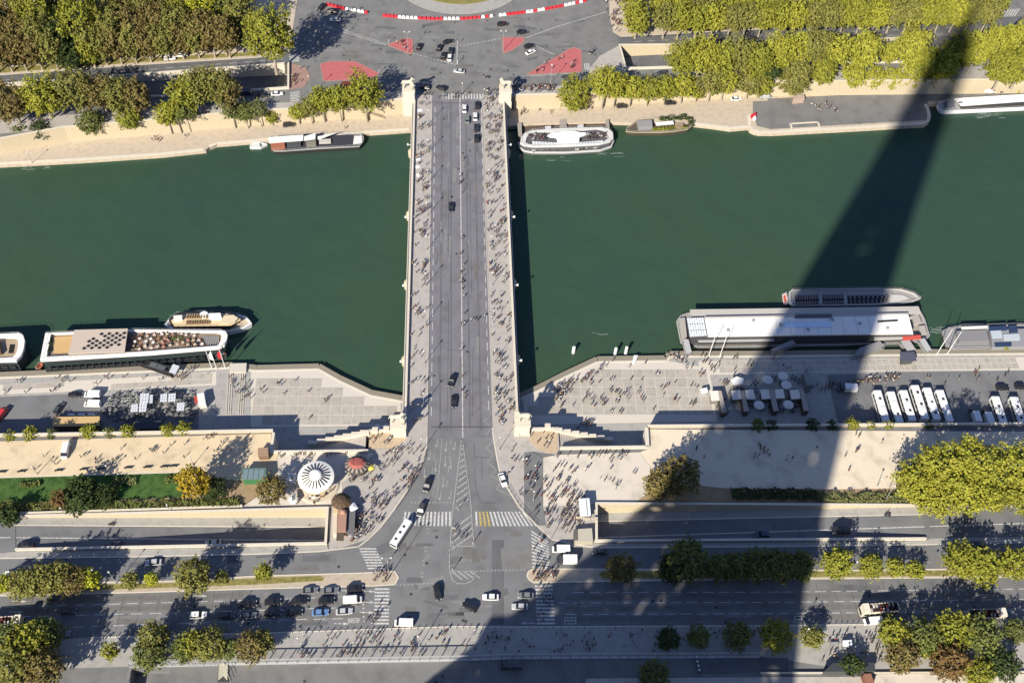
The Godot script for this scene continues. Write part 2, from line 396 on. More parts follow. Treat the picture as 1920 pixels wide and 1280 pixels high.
	for a in [[-55.04,-334.18, -53.07,-324.04, -42.94,-324.74, -33.63,-326.37, -31.42,-328.61, -35.98,-332.08, -41.44,-335.91, -50.94,-335.83], [-28.88,-346.21, -22.31,-350.30, -18.62,-350.00, -18.45,-341.33, -19.93,-340.66], [17.76,-351.38, 27.18,-351.47, 26.39,-348.08, 21.64,-343.34, 17.89,-341.32], [44.03,-343.54, 47.20,-345.25, 49.92,-343.60, 49.15,-330.15, 26.85,-328.39, 31.99,-333.25, 40.32,-339.86]]:
		var p := pg(a)
		b = MB.new()
		b.prism(p, -0.3, 0.11, Color.WHITE)
		var isl := struct("traffic_island", b, mats["red_ground"])
		b = MB.new()
		for i in p.size():
			var q := p[(i + 1) % p.size()]
			b.bar(Vector3(p[i].x, 0.06, p[i].y), Vector3(q.x, 0.06, q.y), 0.35, 0.16, Color.WHITE)
		struct("kerb", b, mats["pink_ground"], isl)
	b = MB.new()
	for a in [[-98.99,-101.99, -47.70,-102.33, -1.91,-102.97, 13.27,-102.49, 83.52,-101.35, 155.29,-100.64], [-125.56,-114.20, -89.96,-114.39, -56.83,-114.79, -24.72,-115.00, -18.85,-115.27, -17.87,-117.29, -18.97,-119.20, -27.84,-118.90, -57.22,-118.54, -78.94,-117.56, -126.43,-117.74], [159.64,-113.93, 85.92,-114.75, 39.10,-115.05, 19.66,-115.05, 18.37,-116.10, 17.97,-117.21, 18.47,-118.47, 19.86,-119.16, 86.44,-117.62, 110.90,-116.98, 160.54,-116.66], [-128.23,-125.12, -93.25,-124.93, -57.92,-125.06, -40.12,-125.53, -29.42,-126.80, -26.82,-129.04, -23.63,-132.46, -19.99,-137.79, -16.59,-143.42, -13.57,-148.65, -11.46,-154.55, -10.56,-159.49, -10.48,-166.05], [9.57,-165.58, 9.50,-162.75, 10.58,-154.22, 11.26,-150.04, 13.32,-144.68, 16.54,-138.36, 22.13,-131.64, 25.62,-127.91, 29.39,-127.02, 37.83,-125.21, 87.69,-124.61, 135.36,-124.39, 163.40,-125.38], [-134.42,-150.45, -83.24,-151.41], [-177.48,-326.62, -127.75,-332.81, -80.57,-337.75, -67.19,-341.06], [67.15,-352.22, 129.56,-358.06, 190.11,-362.96, 228.02,-365.55]]:
		ribbon(b, a, 0.32, k + 0.012)
	struct("kerb", b, mats["stone_pale"])
	# the round garden in the middle of the far square
	var cc := Vector2(0.70,-388.26)
	b = MB.new()
	b.prism(oval(cc, 27.0, 22.0, 48), -0.3, 0.13, Color.WHITE)
	var ring := struct("traffic_island", b, mats["paving_grey"])
	b = MB.new()
	b.prism(oval(cc, 21.0, 15.5, 40), 0.1, 0.3, Color.WHITE)
	struct("lawn", b, mats["dry_grass"], ring)

func ribbon(b: MB, pts: Array, w: float, y: float) -> void:
	# a painted line of width w through pts (x, z pairs), mitred simply by overlap of short rectangles
	for i in range(0, pts.size() - 2, 2):
		var a := Vector2(pts[i], pts[i + 1])
		var e := Vector2(pts[i + 2], pts[i + 3])
		var n := (e - a).normalized().orthogonal() * w * 0.5
		b.quad(Vector3(a.x - n.x, y, a.y - n.y), Vector3(e.x - n.x, y, e.y - n.y), Vector3(e.x + n.x, y, e.y + n.y), Vector3(a.x + n.x, y, a.y + n.y), Color.WHITE)

func dashes(b: MB, pts: Array, w: float, y: float, on: float, off: float) -> void:
	for i in range(0, pts.size() - 2, 2):
		var a := Vector2(pts[i], pts[i + 1])
		var e := Vector2(pts[i + 2], pts[i + 3])
		var n := maxi(1, int((e - a).length() / (on + off)))
		for j in n:
			var p := a.lerp(e, float(j) / n)
			var q := p + (e - a).normalized() * on
			ribbon(b, [p.x, p.y, q.x, q.y], w, y)

func zebra(a: Array, along: int, m := "paint_white", fill := 0.5, y := 0.02) -> void:
	# a crossing over the quadrilateral a (four x, z corners): its bars run from edge 0-1 to edge 3-2, or across
	var p := pg(a)
	var st := Node3D.new()
	st.name = numbered("pedestrian_crossing")
	add_child(st)
	st.set_meta("kind", "structure")
	for i in along:
		var f0 := (i + 0.5 - fill * 0.5) / along
		var f1 := (i + 0.5 + fill * 0.5) / along
		var b := MB.new()
		var q := [p[0].lerp(p[1], f0), p[0].lerp(p[1], f1), p[3].lerp(p[2], f1), p[3].lerp(p[2], f0)]
		b.cap(PackedVector2Array(q), y, Color.WHITE)
		obj("stripe", b, mats["paint_yellow" if m == "yellow" and i in [1, 2, 3] else "paint_white"], st)

func marking(called: String, b: MB, m := "paint_white") -> void:
	struct(called, b, mats[m])

func arrow(b: MB, x: float, z: float, yaw: float, s: float, turn := 0) -> void:
	# a lane arrow with its tip towards local -z
	var pts := [Vector2(-0.12, 2.2), Vector2(0.12, 2.2), Vector2(0.12, -0.6), Vector2(-0.12, -0.6)]
	var tip := [Vector2(-0.45, -0.6), Vector2(0.45, -0.6), Vector2(0, -2.2)]
	if turn != 0: tip = [Vector2(0.0, -1.2), Vector2(0.0, 0.1), Vector2(1.0 * turn, -0.55)]
	for l in [pts, tip]:
		var q := PackedVector2Array()
		for p in l: q.append((p * s).rotated(yaw) + Vector2(x, z))
		b.cap(q, 0.02, Color.WHITE)

func build_markings() -> void:
	var b := MB.new()
	var y := 0.014
	# bridge and its approach
	ribbon(b, [0.35, -162, 0.35, -314], 0.3, y)
	dashes(b, [-9.3, -170, -9.3, -312], 0.22, y, 3.2, 2.2)
	dashes(b, [8.5, -172, 8.5, -312], 0.22, y, 3.2, 2.2)
	marking("lane_line", b)
	b = MB.new()
	ribbon(b, [-0.09,-161.01, -1.60,-147.57, -3.03,-135.46, -3.49,-126.48, 3.32,-126.35, 2.43,-141.36, 0.39,-159.89], 0.28, 0.115)
	for i in 16:
		var t := (i + 0.5) / 16.0
		var a := Vector2(0.06,-159.15).lerp(Vector2(-3.34,-126.80), t)
		var e := Vector2(0.22,-159.15).lerp(Vector2(3.17,-126.68), t)
		if t > 0.62 and t < 0.76: continue
		var f := clampf((e - a).length() / 6.0, 0.1, 1.0)
		ribbon(b, [a.x, a.y + 2.4 * f, e.x, e.y - 2.4 * f], 0.45, 0.115)
	ribbon(b, [-3.65,-125.82, -3.65,-119.06, -2.90,-116.20, -1.43,-115.23, 0.65,-115.19, 2.43,-115.78, 3.35,-117.34, 3.52,-118.92, -3.65,-119.06], 0.25, 0.115)
	for i in 4:
		var a := Vector2(-3.05,-118.89).lerp(Vector2(1.87,-118.80), i / 3.0)
		ribbon(b, [a.x, a.y, a.x + 3.0, a.y + 2.6 - 0.2 * i], 0.45, 0.115)
	marking("hatching", b, "paint_worn")
	b = MB.new()
	# lanes towards the junction, with their arrows
	ribbon(b, [-5.91,-162.03, -7.24,-143.26, -8.30,-140.16], 0.16, y)
	dashes(b, [-3.32,-161.62, -4.28,-147.61, -5.04,-140.62], 0.14, y, 2.4, 1.6)
	dashes(b, [-7.97,-156.69, -9.88,-142.44, -10.78,-139.86], 0.14, y, 2.4, 1.6)
	dashes(b, [-6.67,-153.02, -8.78,-141.55], 0.2, y, 0.5, 0.5)
	dashes(b, [-14.97,-140.45, -2.56,-140.24], 0.3, y, 0.5, 0.5)
	for a in [[-7.35,-159.81, 1], [-4.77,-158.85, 0], [-2.04,-158.81, 1], [-9.55,-155.43, 1], [-4.92,-153.72, 0], [-3.33,-152.97, 0], [-6.29,-142.03, 1], [-3.33,-142.33, 1], [-11.23,-149.50, -1], [-12.19,-140.74, -1], [-5.53,-146.75, 0], [-7.77,-152.14, 0]]:
		arrow(b, a[0], a[1], PI + 0.05, 0.9, a[2])
	dashes(b, [-18.55,-115.11, -7.79,-115.52], 0.28, y, 0.5, 0.5)
	dashes(b, [-3.65,-125.50, -3.80,-119.70], 0.28, y, 0.5, 0.5)
	dashes(b, [3.82,-118.92, 18.04,-118.96], 0.28, y, 0.5, 0.5)
	for q in [[-9.90,-131.21], [-10.43,-125.63], [-10.98,-121.60], [-11.37,-117.95]]:
		for s in [-0.6, 0.6]:
			ribbon(b, [q[0] - 0.4, q[1] + s - 0.4, q[0], q[1] + s + 0.2, q[0] + 0.4, q[1] + s - 0.4], 0.16, y)
	marking("lane_marking", b, "paint_worn")
	b = MB.new()
	ribbon(b, [7.10,-173.13, 9.37,-170.77, 7.00,-167.72, 9.40,-165.21, 7.07,-162.97, 9.45,-160.50, 7.30,-158.30, 9.66,-156.06, 7.52,-153.53, 10.33,-150.96, 8.70,-149.01, 11.65,-146.83, 10.16,-144.38, 13.87,-142.39], 0.14, y)
	marking("lane_marking", b, "paint_worn")
	# avenue lanes
	b = MB.new()
	dashes(b, [-152.52,-110.11, -124.08,-111.00, -58.65,-111.61, -33.34,-112.01], 0.18, y, 3.0, 1.6)
	dashes(b, [-151.81,-107.73, -119.20,-108.22, -79.70,-108.42, -56.17,-108.68, -33.15,-108.95], 0.18, y, 3.0, 1.6)
	dashes(b, [-150.75,-104.20, -99.60,-105.14, -82.05,-105.35, -54.87,-105.80, -30.81,-105.89], 0.18, y, 3.0, 1.6)
	dashes(b, [30.65,-112.01, 85.24,-110.98, 156.96,-110.47, 202.09,-110.35], 0.18, y, 3.0, 1.4)
	dashes(b, [26.02,-109.09, 84.72,-108.03, 149.85,-107.46, 200.78,-107.20], 0.18, y, 3.0, 1.4)
	dashes(b, [28.02,-105.77, 87.11,-104.75, 115.56,-104.45, 199.42,-103.93], 0.18, y, 3.0, 1.4)
	dashes(b, [-27.27,-110.04, -26.90,-105.35], 0.3, y, 0.5, 0.5)
	for a in [[-32.72,-113.84], [-26.12,-113.55], [-25.98,-110.32], [-26.13,-107.44], [-120.22,-112.58], [-120.22,-109.58], [-71.80,-113.10], [-32.88,-104.44]]:
		arrow(b, a[0], a[1], PI / 2 + 0.05, 0.9, 0)
	for a in [[145.70,-108.96], [148.14,-111.92], [17.67,-103.50]]:
		arrow(b, a[0], a[1], -PI / 2, 0.9, 0)
	for q in [[27.67,-104.79, 30.88,-104.72, 30.77,-103.07, 27.71,-103.14], [91.58,-103.89, 93.51,-103.85, 93.01,-102.03, 90.93,-102.08], [-31.09,-105.74, -28.22,-105.83, -28.31,-104.79, -31.03,-104.70]]:
		ribbon(b, q + [q[0], q[1]], 0.2, y)
		ribbon(b, [(q[0] + q[6]) / 2, (q[1] + q[7]) / 2, (q[2] + q[4]) / 2, (q[3] + q[5]) / 2], 0.25, y)
	# dark joints of the concrete lanes are left to the surface; far-bank lines
	dashes(b, [-174.79,-323.85, -127.23,-329.81, -66.86,-337.32], 0.2, 0.024, 3.0, 2.6)
	dashes(b, [72.38,-349.20, 128.88,-354.22, 212.41,-360.01], 0.2, 0.024, 3.0, 2.6)
	ribbon(b, [-54.53,-357.45, -45.61,-353.45, -29.30,-345.87], 0.22, y)
	ribbon(b, [-47.91,-355.81, -28.46,-346.55], 0.18, y)
	dashes(b, [-18.44,-341.00, -0.45,-333.97], 0.3, y, 0.8, 0.6)
	dashes(b, [0.46,-345.82, 17.52,-350.70], 0.3, y, 0.8, 0.6)
	ribbon(b, [-0.62,-346.14, -0.67,-334.29], 0.3, y)
	ribbon(b, [27.39,-351.13, 42.16,-359.20, 62.61,-368.61], 0.25, y)
	ribbon(b, [31.11,-346.44, 38.84,-340.51], 0.22, y)
	ribbon(b, [24.27,-327.41, 48.03,-329.50], 0.22, y)
	marking("lane_line", b)
	# pedestrian crossings
	zebra([-16.91,-137.57, -3.03,-137.33, -3.03,-132.76, -17.56,-133.02], 13)
	zebra([3.47,-137.22, 19.13,-136.95, 22.01,-132.31, 3.56,-132.64], 15, "yellow")
	zebra([-29.41,-126.63, -26.40,-119.82, -21.65,-119.73, -24.60,-126.54], 8)
	zebra([-24.41,-114.60, -24.10,-103.80, -20.08,-103.72, -20.29,-114.52], 11)
	zebra([19.81,-131.35, 19.56,-119.25, 24.67,-119.15, 24.53,-127.60], 11)
	zebra([20.09,-114.65, 20.11,-102.85, 25.06,-102.74, 25.01,-114.55], 11)
	zebra([-6.76,-316.88, 9.87,-316.97, 9.82,-313.90, -6.75,-313.81], 15)
	zebra([-67.96,-340.24, -67.08,-335.05, -63.36,-335.73, -63.97,-340.60], 5)
	zebra([-65.56,-317.77, -64.84,-311.99, -61.24,-312.61, -61.92,-318.41], 6)
	zebra([233.60,-372.16, 243.32,-373.01, 239.29,-367.85, 230.11,-367.01], 8)
	zebra([50.18,-335.34, 52.80,-335.69, 52.46,-331.46, 50.32,-331.45], 3)
	# repairs, tyre-darkened wheel tracks, covers
	var r := RandomNumberGenerator.new()
	r.seed = 91
	var wear := {"asphalt_dark": MB.new(), "asphalt_pale": MB.new(), "asphalt_warm": MB.new()}
	for area in [[[-66.23,-367.75, 58.30,-365.71, 54.97,-325.39, -54.13,-321.54], 90, 0.0], [[-20.13,-132.40, 18.13,-131.71, 16.96,-103.97, -19.25,-104.74], 26, 0.0], [[-122.53,-113.38, -26.13,-113.86, -25.70,-104.13, -95.07,-103.42], 26, 0.0], [[27.08,-114.35, 157.58,-112.37, 154.15,-101.79, 26.42,-103.61], 26, 0.0], [[-9, -168, 8.4, -168, 8.2, -310, -9, -310], 34, 1.0], [[35.33,-124.44, 159.37,-122.78, 157.58,-117.21, 34.95,-119.59], 14, 0.0], [[-125.13,-124.27, -31.13,-125.04, -30.85,-119.91, -123.85,-118.92], 14, 0.0], [[-51.74,-93.11, 29.98,-91.94, 29.65,-87.27, -51.34,-89.17], 10, 0.0]]:
		var pa := pg(area[0])
		var lo := pa[0]
		var hi := pa[0]
		for q in pa:
			lo = lo.min(q); hi = hi.max(q)
		var n := 0
		for tr in 600:
			var q := Vector2(r.randf_range(lo.x, hi.x), r.randf_range(lo.y, hi.y))
			var sz := Vector2(r.randf_range(1.5, 9.0), r.randf_range(0.6, 2.2))
			if area[2] > 0.5: sz = Vector2(sz.y * 0.6, sz.x * 1.4)
			var ok := true
			for e in [[-1, -1], [1, -1], [1, 1], [-1, 1]]:
				if not Geometry2D.is_point_in_polygon(q + Vector2(sz.x * e[0], sz.y * e[1]) * 0.5, pa): ok = false
			if not ok: continue
			n += 1
			if n > area[1]: break
			var poly := PackedVector2Array()
			var tl := r.randf_range(-0.05, 0.05) if r.randf() < 0.7 else r.randf_range(-0.6, 0.6)
			for e in [[-1, -1], [1, -1], [1, 1], [-1, 1]]: poly.append(q + (Vector2(sz.x * e[0], sz.y * e[1]) * 0.5 * r.randf_range(0.9, 1.1)).rotated(tl))
			wear[["asphalt_dark", "asphalt_pale", "asphalt_warm"][r.randi() % 3]].cap(poly, 0.007 + 0.0004 * (n % 9), Color.WHITE)
			if n % 3 == 0: wear["asphalt_dark"].cap(oval(q + Vector2(r.randf_range(-4, 4), 2.0), 0.45, 0.45, 12), 0.0125, W(0.45))
	for x in [-6.6, -3.2, 2.6, 5.9]: ribbon(wear["asphalt_dark"], [x, -165, x, -313], 0.55, 0.0055)
	for l in [[-122.31,-112.47, -58.10,-113.13], [-121.63,-109.61, -25.98,-110.48], [-95.60,-106.23, -25.82,-106.83], [28.33,-110.58, 154.87,-108.77], [28.12,-107.36, 153.87,-105.66], [30.86,-104.42, 152.89,-102.59]]: ribbon(wear["asphalt_warm"], l, 1.4, 0.0045)
	for w in wear: marking("road_patch", wear[w], w)
	# steel expansion joints and cracks
	b = MB.new()
	ribbon(b, [-9.35,-166.03, 9.41,-165.78], 0.3, y)
	ribbon(b, [-9.00,-311.67, 3.99,-311.73], 0.25, y)
	for a in [[-4.30,-171.72, -4.00,-215.63], [-4.01,-234.24, -4.03,-272.44], [3.42,-169.69, 3.92,-195.91], [3.67,-217.84, 3.75,-272.44], [-4.50,-194.73, -0.39,-194.48], [3.78,-160.21, 3.87,-155.23, 8.68,-154.98], [5.95,-155.02, 5.98,-147.45], [3.66,-151.06, 4.33,-143.07, 5.53,-140.10, 9.89,-139.85], [3.57,-181.69, 1.22,-181.52]]:
		ribbon(b, a, 0.11, y - 0.002)
	for i in 13:
		var f := i / 12.0
		var p := Vector2(-116.73,-112.81).lerp(Vector2(-58.23,-114.36), f)
		ribbon(b, [p.x, p.y, p.x - 0.6, p.y + 11.5], 0.09, y - 0.002)
		p = Vector2(99.44,-113.69).lerp(Vector2(156.29,-113.19), f)
		ribbon(b, [p.x, p.y, p.x + 0.5, p.y + 11.0], 0.09, y - 0.002)
	marking("expansion_joint", b, "asphalt_joint")


func build_bridge() -> void:
	var b := MB.new()
	var zn := -162.0
	var zf := -316.0
	b.prism(pg([-18.0, zn, 18.0, zn, 18.0, zf, -18.0, zf]), -1.3, 0.004, Color.WHITE)
	var br := Node3D.new()
	br.name = "bridge"
	add_child(br)
	tag(br, "long stone arch bridge crossing the green river with a road between two pavements", "bridge")
	obj("roadway", b, mats["asphalt_bridge"], br)
	# five arches on four piers
	var n := 5
	var span := 28.6
	var pier := 3.4
	var z0 := -165.0
	for i in n:
		b = MB.new()
		var za := z0 - i * (span + pier)
		var m := 14
		for j in m:
			var t0 := float(j) / m
			var t1 := float(j + 1) / m
			var p0 := Vector3(0, -8.6 + 7.0 * sqrt(maxf(0.0, 1.0 - pow(2 * t0 - 1, 2))) * 0.9, za - span * t0)
			var p1 := Vector3(0, -8.6 + 7.0 * sqrt(maxf(0.0, 1.0 - pow(2 * t1 - 1, 2))) * 0.9, za - span * t1)
			for s in [-17.4, 17.4]:
				var q := Vector3(s, 0, 0)
				b.quad(p0 + q, p1 + q, Vector3(s, -1.3, p1.z), Vector3(s, -1.3, p0.z), Color.WHITE)
			b.quad(p0 + Vector3(17.4, 0, 0), p0 - Vector3(17.4, 0, 0), p1 - Vector3(17.4, 0, 0), p1 + Vector3(17.4, 0, 0), Color.WHITE)
		obj("arch", b, mats["stone"], br)
		if i < n - 1:
			b = MB.new()
			var zc := za - span - pier * 0.5
			b.box(Vector3(0, -11.4, zc), Vector3(34.8, 10.1, pier), Color.WHITE)
			for s in [-1, 1]:
				b.lathe(Vector3(s * 17.4, -11.4, zc), [[2.1, 0.0], [2.1, 5.6], [1.4, 6.4], [0.0, 6.9]], 14, Color.WHITE)
			obj("pier", b, mats["stone"], br)
	for s in [-1, 1]:
		b = MB.new()
		b.prism(pg([s * 17.0, zn, s * 9.9 if s > 0 else -10.5, zn, 8.9 if s > 0 else -10.5, zf, s * 17.0, zf]), -0.4, 0.15, Color.WHITE)
		obj("pavement", b, mats["paving"], br)
		b = MB.new()
		b.prism(pg([s * 9.9 if s > 0 else -10.35, zn, 8.75 if s > 0 else -10.35, zf, 8.45 if s > 0 else -10.65, zf, s * 9.6 if s > 0 else -10.65, zn]), -0.4, 0.17, Color.WHITE)
		obj("kerb", b, mats["paving_light"], br)
		b = MB.new()
		b.prism(pg([s * 16.95, zn, s * 17.45, zn, s * 17.45, zf, s * 16.95, zf]), -1.3, 1.0, Color.WHITE)
		b.prism(pg([s * 16.85, zn, s * 17.55, zn, s * 17.55, zf, s * 16.85, zf]), 1.0, 1.16, Color.WHITE)
		obj("parapet", b, mats["stone_pale"], br)
		b = MB.new()
		b.prism(pg([s * 17.45, zn, s * 18.25, zn, s * 18.25, zf, s * 17.45, zf]), -1.0, -0.25, Color.WHITE)
		for i in 58:
			b.box(Vector3(s * 17.85, -1.5, zn - 2.0 - i * 2.65), Vector3(0.8, 0.5, 0.7), Color.WHITE)
		obj("cornice", b, mats["stone_pale"], br)
	# navigation lights on brackets outside the parapets
	for z in [-289.0, -252.5, -221.5, -190.5]:
		for s in [-1, 1]:
			var t := thing("navigation_light", "white navigation light on a bracket outside the %s parapet, %s" % ["upstream" if s > 0 else "downstream", {-289.0: "nearest the far bank", -252.5: "second from the far bank", -221.5: "second from the near bank", -190.5: "nearest the near bank"}[z]], "light", Vector3(s * 18.2, -0.4, z), 0.0, "navigation lights along the bridge")
			b = MB.new()
			b.bar(Vector3.ZERO, Vector3(s * 1.1, 0.2, 0), 0.16, 0.16, W(0.7))
			obj("bracket", b, mats["satin"], t)
			b = MB.new()
			b.box(Vector3(s * 1.1, 0.0, 0), Vector3(0.5, 0.6, 0.5), W(0.8))
			obj("lantern", b, mats["satin"], t)

func wall_run(called: String, label: String, a: Array, y0: float, y1: float, thick: float, m: String, coping := 0.12) -> Node3D:
	# a wall along the points a (x, z pairs), its thickness laid to the right of the way it runs
	var t := thing(called, label, "wall")
	var p := pg(a)
	var outer := PackedVector2Array()
	var w := PackedVector2Array()
	for i in p.size():
		var d := (p[mini(i + 1, p.size() - 1)] - p[maxi(i - 1, 0)]).normalized()
		outer.append(p[i] - Vector2(d.y, -d.x) * thick)
		w.append(p[i] - Vector2(d.y, -d.x) * (thick + coping))
	var poly := p.duplicate()
	for i in range(outer.size() - 1, -1, -1): poly.append(outer[i])
	var b := MB.new()
	b.prism(poly, y0, y1, Color.WHITE)
	obj("masonry", b, mats[m], t)
	if coping > 0.0:
		poly = PackedVector2Array()
		for i in p.size():
			var d := (p[mini(i + 1, p.size() - 1)] - p[maxi(i - 1, 0)]).normalized()
			poly.append(p[i] + Vector2(d.y, -d.x) * coping)
		for i in range(w.size() - 1, -1, -1): poly.append(w[i])
		b = MB.new()
		b.prism(poly, y1, y1 + 0.16, Color.WHITE)
		obj("coping", b, mats["stone_pale"], t)
	return t

func ramp_floor(called: String, a: Array, m: String, lift := 0.0) -> MeshInstance3D:
	# a: x, y, z triples, four corners
	var b := MB.new()
	var p: Array[Vector3] = []
	for i in range(0, 12, 3): p.append(Vector3(a[i], a[i + 1] + lift, a[i + 2]))
	b.quad(p[0], p[1], p[2], p[3], Color.WHITE)
	return struct(called, b, mats[m])

func build_walls() -> void:
	# river walls of the left bank; they face the river
	wall_run("quay_wall", "long sandy river wall along the promenade left of the carousel", [-57, -164.6, -420, -162.4], -7.0, 1.0, 0.55, "stone")
	wall_run("quay_wall", "short wall at the left side of the sunken stair court", [-57.2, -157.2, -57, -164.0], -7.0, 1.0, 0.6, "stone_pale")
	wall_run("quay_wall", "pale wall behind the sunken stair court by the carousel", [-28, -157.2, -56.8, -157.2], -7.0, 1.0, 0.5, "stone_pale")
	wall_run("quay_wall", "long sandy river wall along the promenade behind the parked coaches", [450, -162, 57.2, -164.6], -7.0, 1.0, 0.55, "stone")
	wall_run("quay_wall", "pale wall at the promenade end of the sunken court right of the bridge", [57.2, -164.2, 56.8, -157.3], -7.0, 1.0, 0.9, "stone_pale")
	wall_run("quay_wall", "pale wall behind the sunken court right of the bridge", [56.8, -157.3, 29.7, -157.3], -7.0, 1.0, 0.5, "stone_pale")
	wall_run("quay_wall", "short stone wall beside the bridge pylon near the carousel", [-17.6, -164, -28, -164], -7.0, 1.0, 0.6, "stone_pale")
	wall_run("quay_wall", "short stone wall beside the bridge pylon near the round terrace", [29.7, -164, 17.6, -164], -7.0, 1.0, 0.6, "stone_pale")
	# stairs down to the lower quays, with stepped parapets on the river side
	for s in [-1, 1]:
		var st := thing("quay_stairs", "broad stone stairs from the %s down to the lower quay" % ("carousel side of the bridge" if s < 0 else "round terrace right of the bridge"), "stairs", Vector3(s * 29.0, 0, -157.5))
		for i in 32:
			var b := MB.new()
			b.box(Vector3(s * (0.25 + i * 0.5), -7.0, -3.1), Vector3(0.5, 7.0 - (i + 1) * 0.2, 5.9), Color.WHITE)
			obj("step", b, mats["paving_light"], st)
		var w := thing("stepped_parapet", "white stepped stone parapet falling beside the stairs %s" % ("by the carousel" if s < 0 else "right of the bridge"), "parapet", Vector3(s * 28.0, 0, -164))
		for i in 7:
			var b := MB.new()
			b.box(Vector3(s * (1.4 + i * 2.7), -7.0, 0.15), Vector3(2.7, 8.1 - i * 0.98, 0.9), Color.WHITE)
			obj("block", b, mats["stone_pale"], w)
			b = MB.new()
			b.box(Vector3(s * (1.4 + i * 2.7), 1.1 - i * 0.98, 0.15), Vector3(2.76, 0.2, 1.15), Color.WHITE)
			obj("coping", b, mats["stone_pale"], w)
	# sunken ramps of the left-bank road
	ramp_floor("road", [-127.3, 0.0, -138.0, -127.3, 0, -126.9, -38.2, -5.3, -127.2, -38.2, -5.3, -139.3], "asphalt", -0.01)
	ramp_floor("pavement", [-127.0, 0.0, -138.0, -127.0, 0, -135.2, -38.3, -5.3, -135.6, -38.3, -5.3, -139.2], "paving_grey", 0.12)
	ramp_floor("kerb", [-127.0, 0.0, -135.3, -127.0, 0, -135.0, -38.3, -5.3, -135.3, -38.3, -5.3, -135.7], "stone_pale", 0.16)
	ramp_floor("lane_line", [-127.0, 0.0, -131.6, -127.0, 0, -131.3, -38.3, -5.3, -131.2, -38.3, -5.3, -131.5], "paint_white", 0.02)
	ramp_floor("road", [38.5, -5.3, -139.4, 38.5, -5.3, -126.4, 137.2, 0, -125.4, 137.2, 0, -137.2], "asphalt", -0.01)
	ramp_floor("pavement", [38.6, -5.3, -139.3, 38.6, -5.3, -136.0, 137.2, 0, -134.0, 137.2, 0, -137.1], "paving_grey", 0.12)
	ramp_floor("kerb", [38.6, -5.3, -136.1, 38.6, -5.3, -135.8, 137.2, 0, -133.8, 137.2, 0, -134.1], "stone_pale", 0.16)
	ramp_floor("lane_line", [38.6, -5.3, -131.0, 38.6, -5.3, -130.7, 137.2, 0, -130.0, 137.2, 0, -130.3], "paint_white", 0.02)
	sheet("road", [-420, -138, -127.2, -138, -124.6, -127.1, -127.3, -126.9, -420, -126.9], 0.014, "asphalt")
	sheet("lane_line", [-420, -131.75, -127, -131.6, -127, -131.3, -420, -131.4], 0.03, "paint_white")
	sheet("lane_line", [137.2, -130.3, 137.2, -130, 175, -130.6, 450, -128.2, 450, -128.5, 175, -130.9], 0.03, "paint_white")
	wall_run("retaining_wall", "sunlit pale wall along the sunken road left of the bridge", [-126.0, -137.9, -38.5, -139.0], -6.0, 0.85, 0.45, "stone")
	wall_run("retaining_wall", "low wall on the avenue side of the sunken road left of the bridge", [-38.3, -127.5, -124.5, -127.2], -6.0, 0.85, 0.45, "stone_pale")
	wall_run("retaining_wall", "portal wall over the tunnel mouth beside the brown kiosk", [-38.6, -139.0, -38.4, -127.4], -6.0, 0.9, 0.5, "stone_pale")
	wall_run("retaining_wall", "half sunlit pale wall along the sunken road right of the bridge", [39.0, -139.1, 137.0, -136.9], -6.0, 0.85, 0.45, "stone")
	wall_run("retaining_wall", "low round-ended wall on the avenue side of the sunken road right of the bridge", [134.3, -125.7, 38.0, -126.8], -6.0, 0.85, 0.5, "stone_pale")
	wall_run("retaining_wall", "portal wall over the tunnel mouth beside the white booth", [38.0, -126.8, 39.0, -139.1], -6.0, 0.9, 0.5, "stone_pale")
	wall_run("garden_wall", "low pale wall between the hedge and the path left of the bridge", [-125.61,-138.77, -86.76,-139.45, -63.33,-140.07], 0.0, 0.9, 0.4, "stone_pale", 0.05)
	# right bank
	wall_run("quay_wall", "tall sunlit river wall of the far bank left of the bridge", [-420, -245, -250, -272, -168.8, -291, -147, -297.2, -112.5, -301.7, -77.3, -306.8, -65.3, -307.5, -20.8, -313.4], -7.0, 0.95, 0.5, "stone")
	wall_run("quay_wall", "tall sunlit river wall of the far bank right of the bridge", [21.7, -315.8, 37.4, -316.5, 123.5, -324.3, 229.3, -326.6, 450, -338], -7.0, 0.95, 0.5, "stone")
	var far := thing("quay_stairs", "narrow stone stair slanting down the far river wall near the bridge", "stairs")
	var p0 := Vector2(-43.17,-310.59)
	var p1 := Vector2(-28.86,-310.04)
	for i in 30:
		var f := (i + 0.5) / 30.0
		var b := MB.new()
		var c := p0.lerp(p1, f)
		b.box(Vector3(c.x, -7, c.y), Vector3(0.55, 7.0 - 6.4 * f, 1.3), Color.WHITE, 0.14)
		obj("step", b, mats["stone"], far)
	far_ramps()

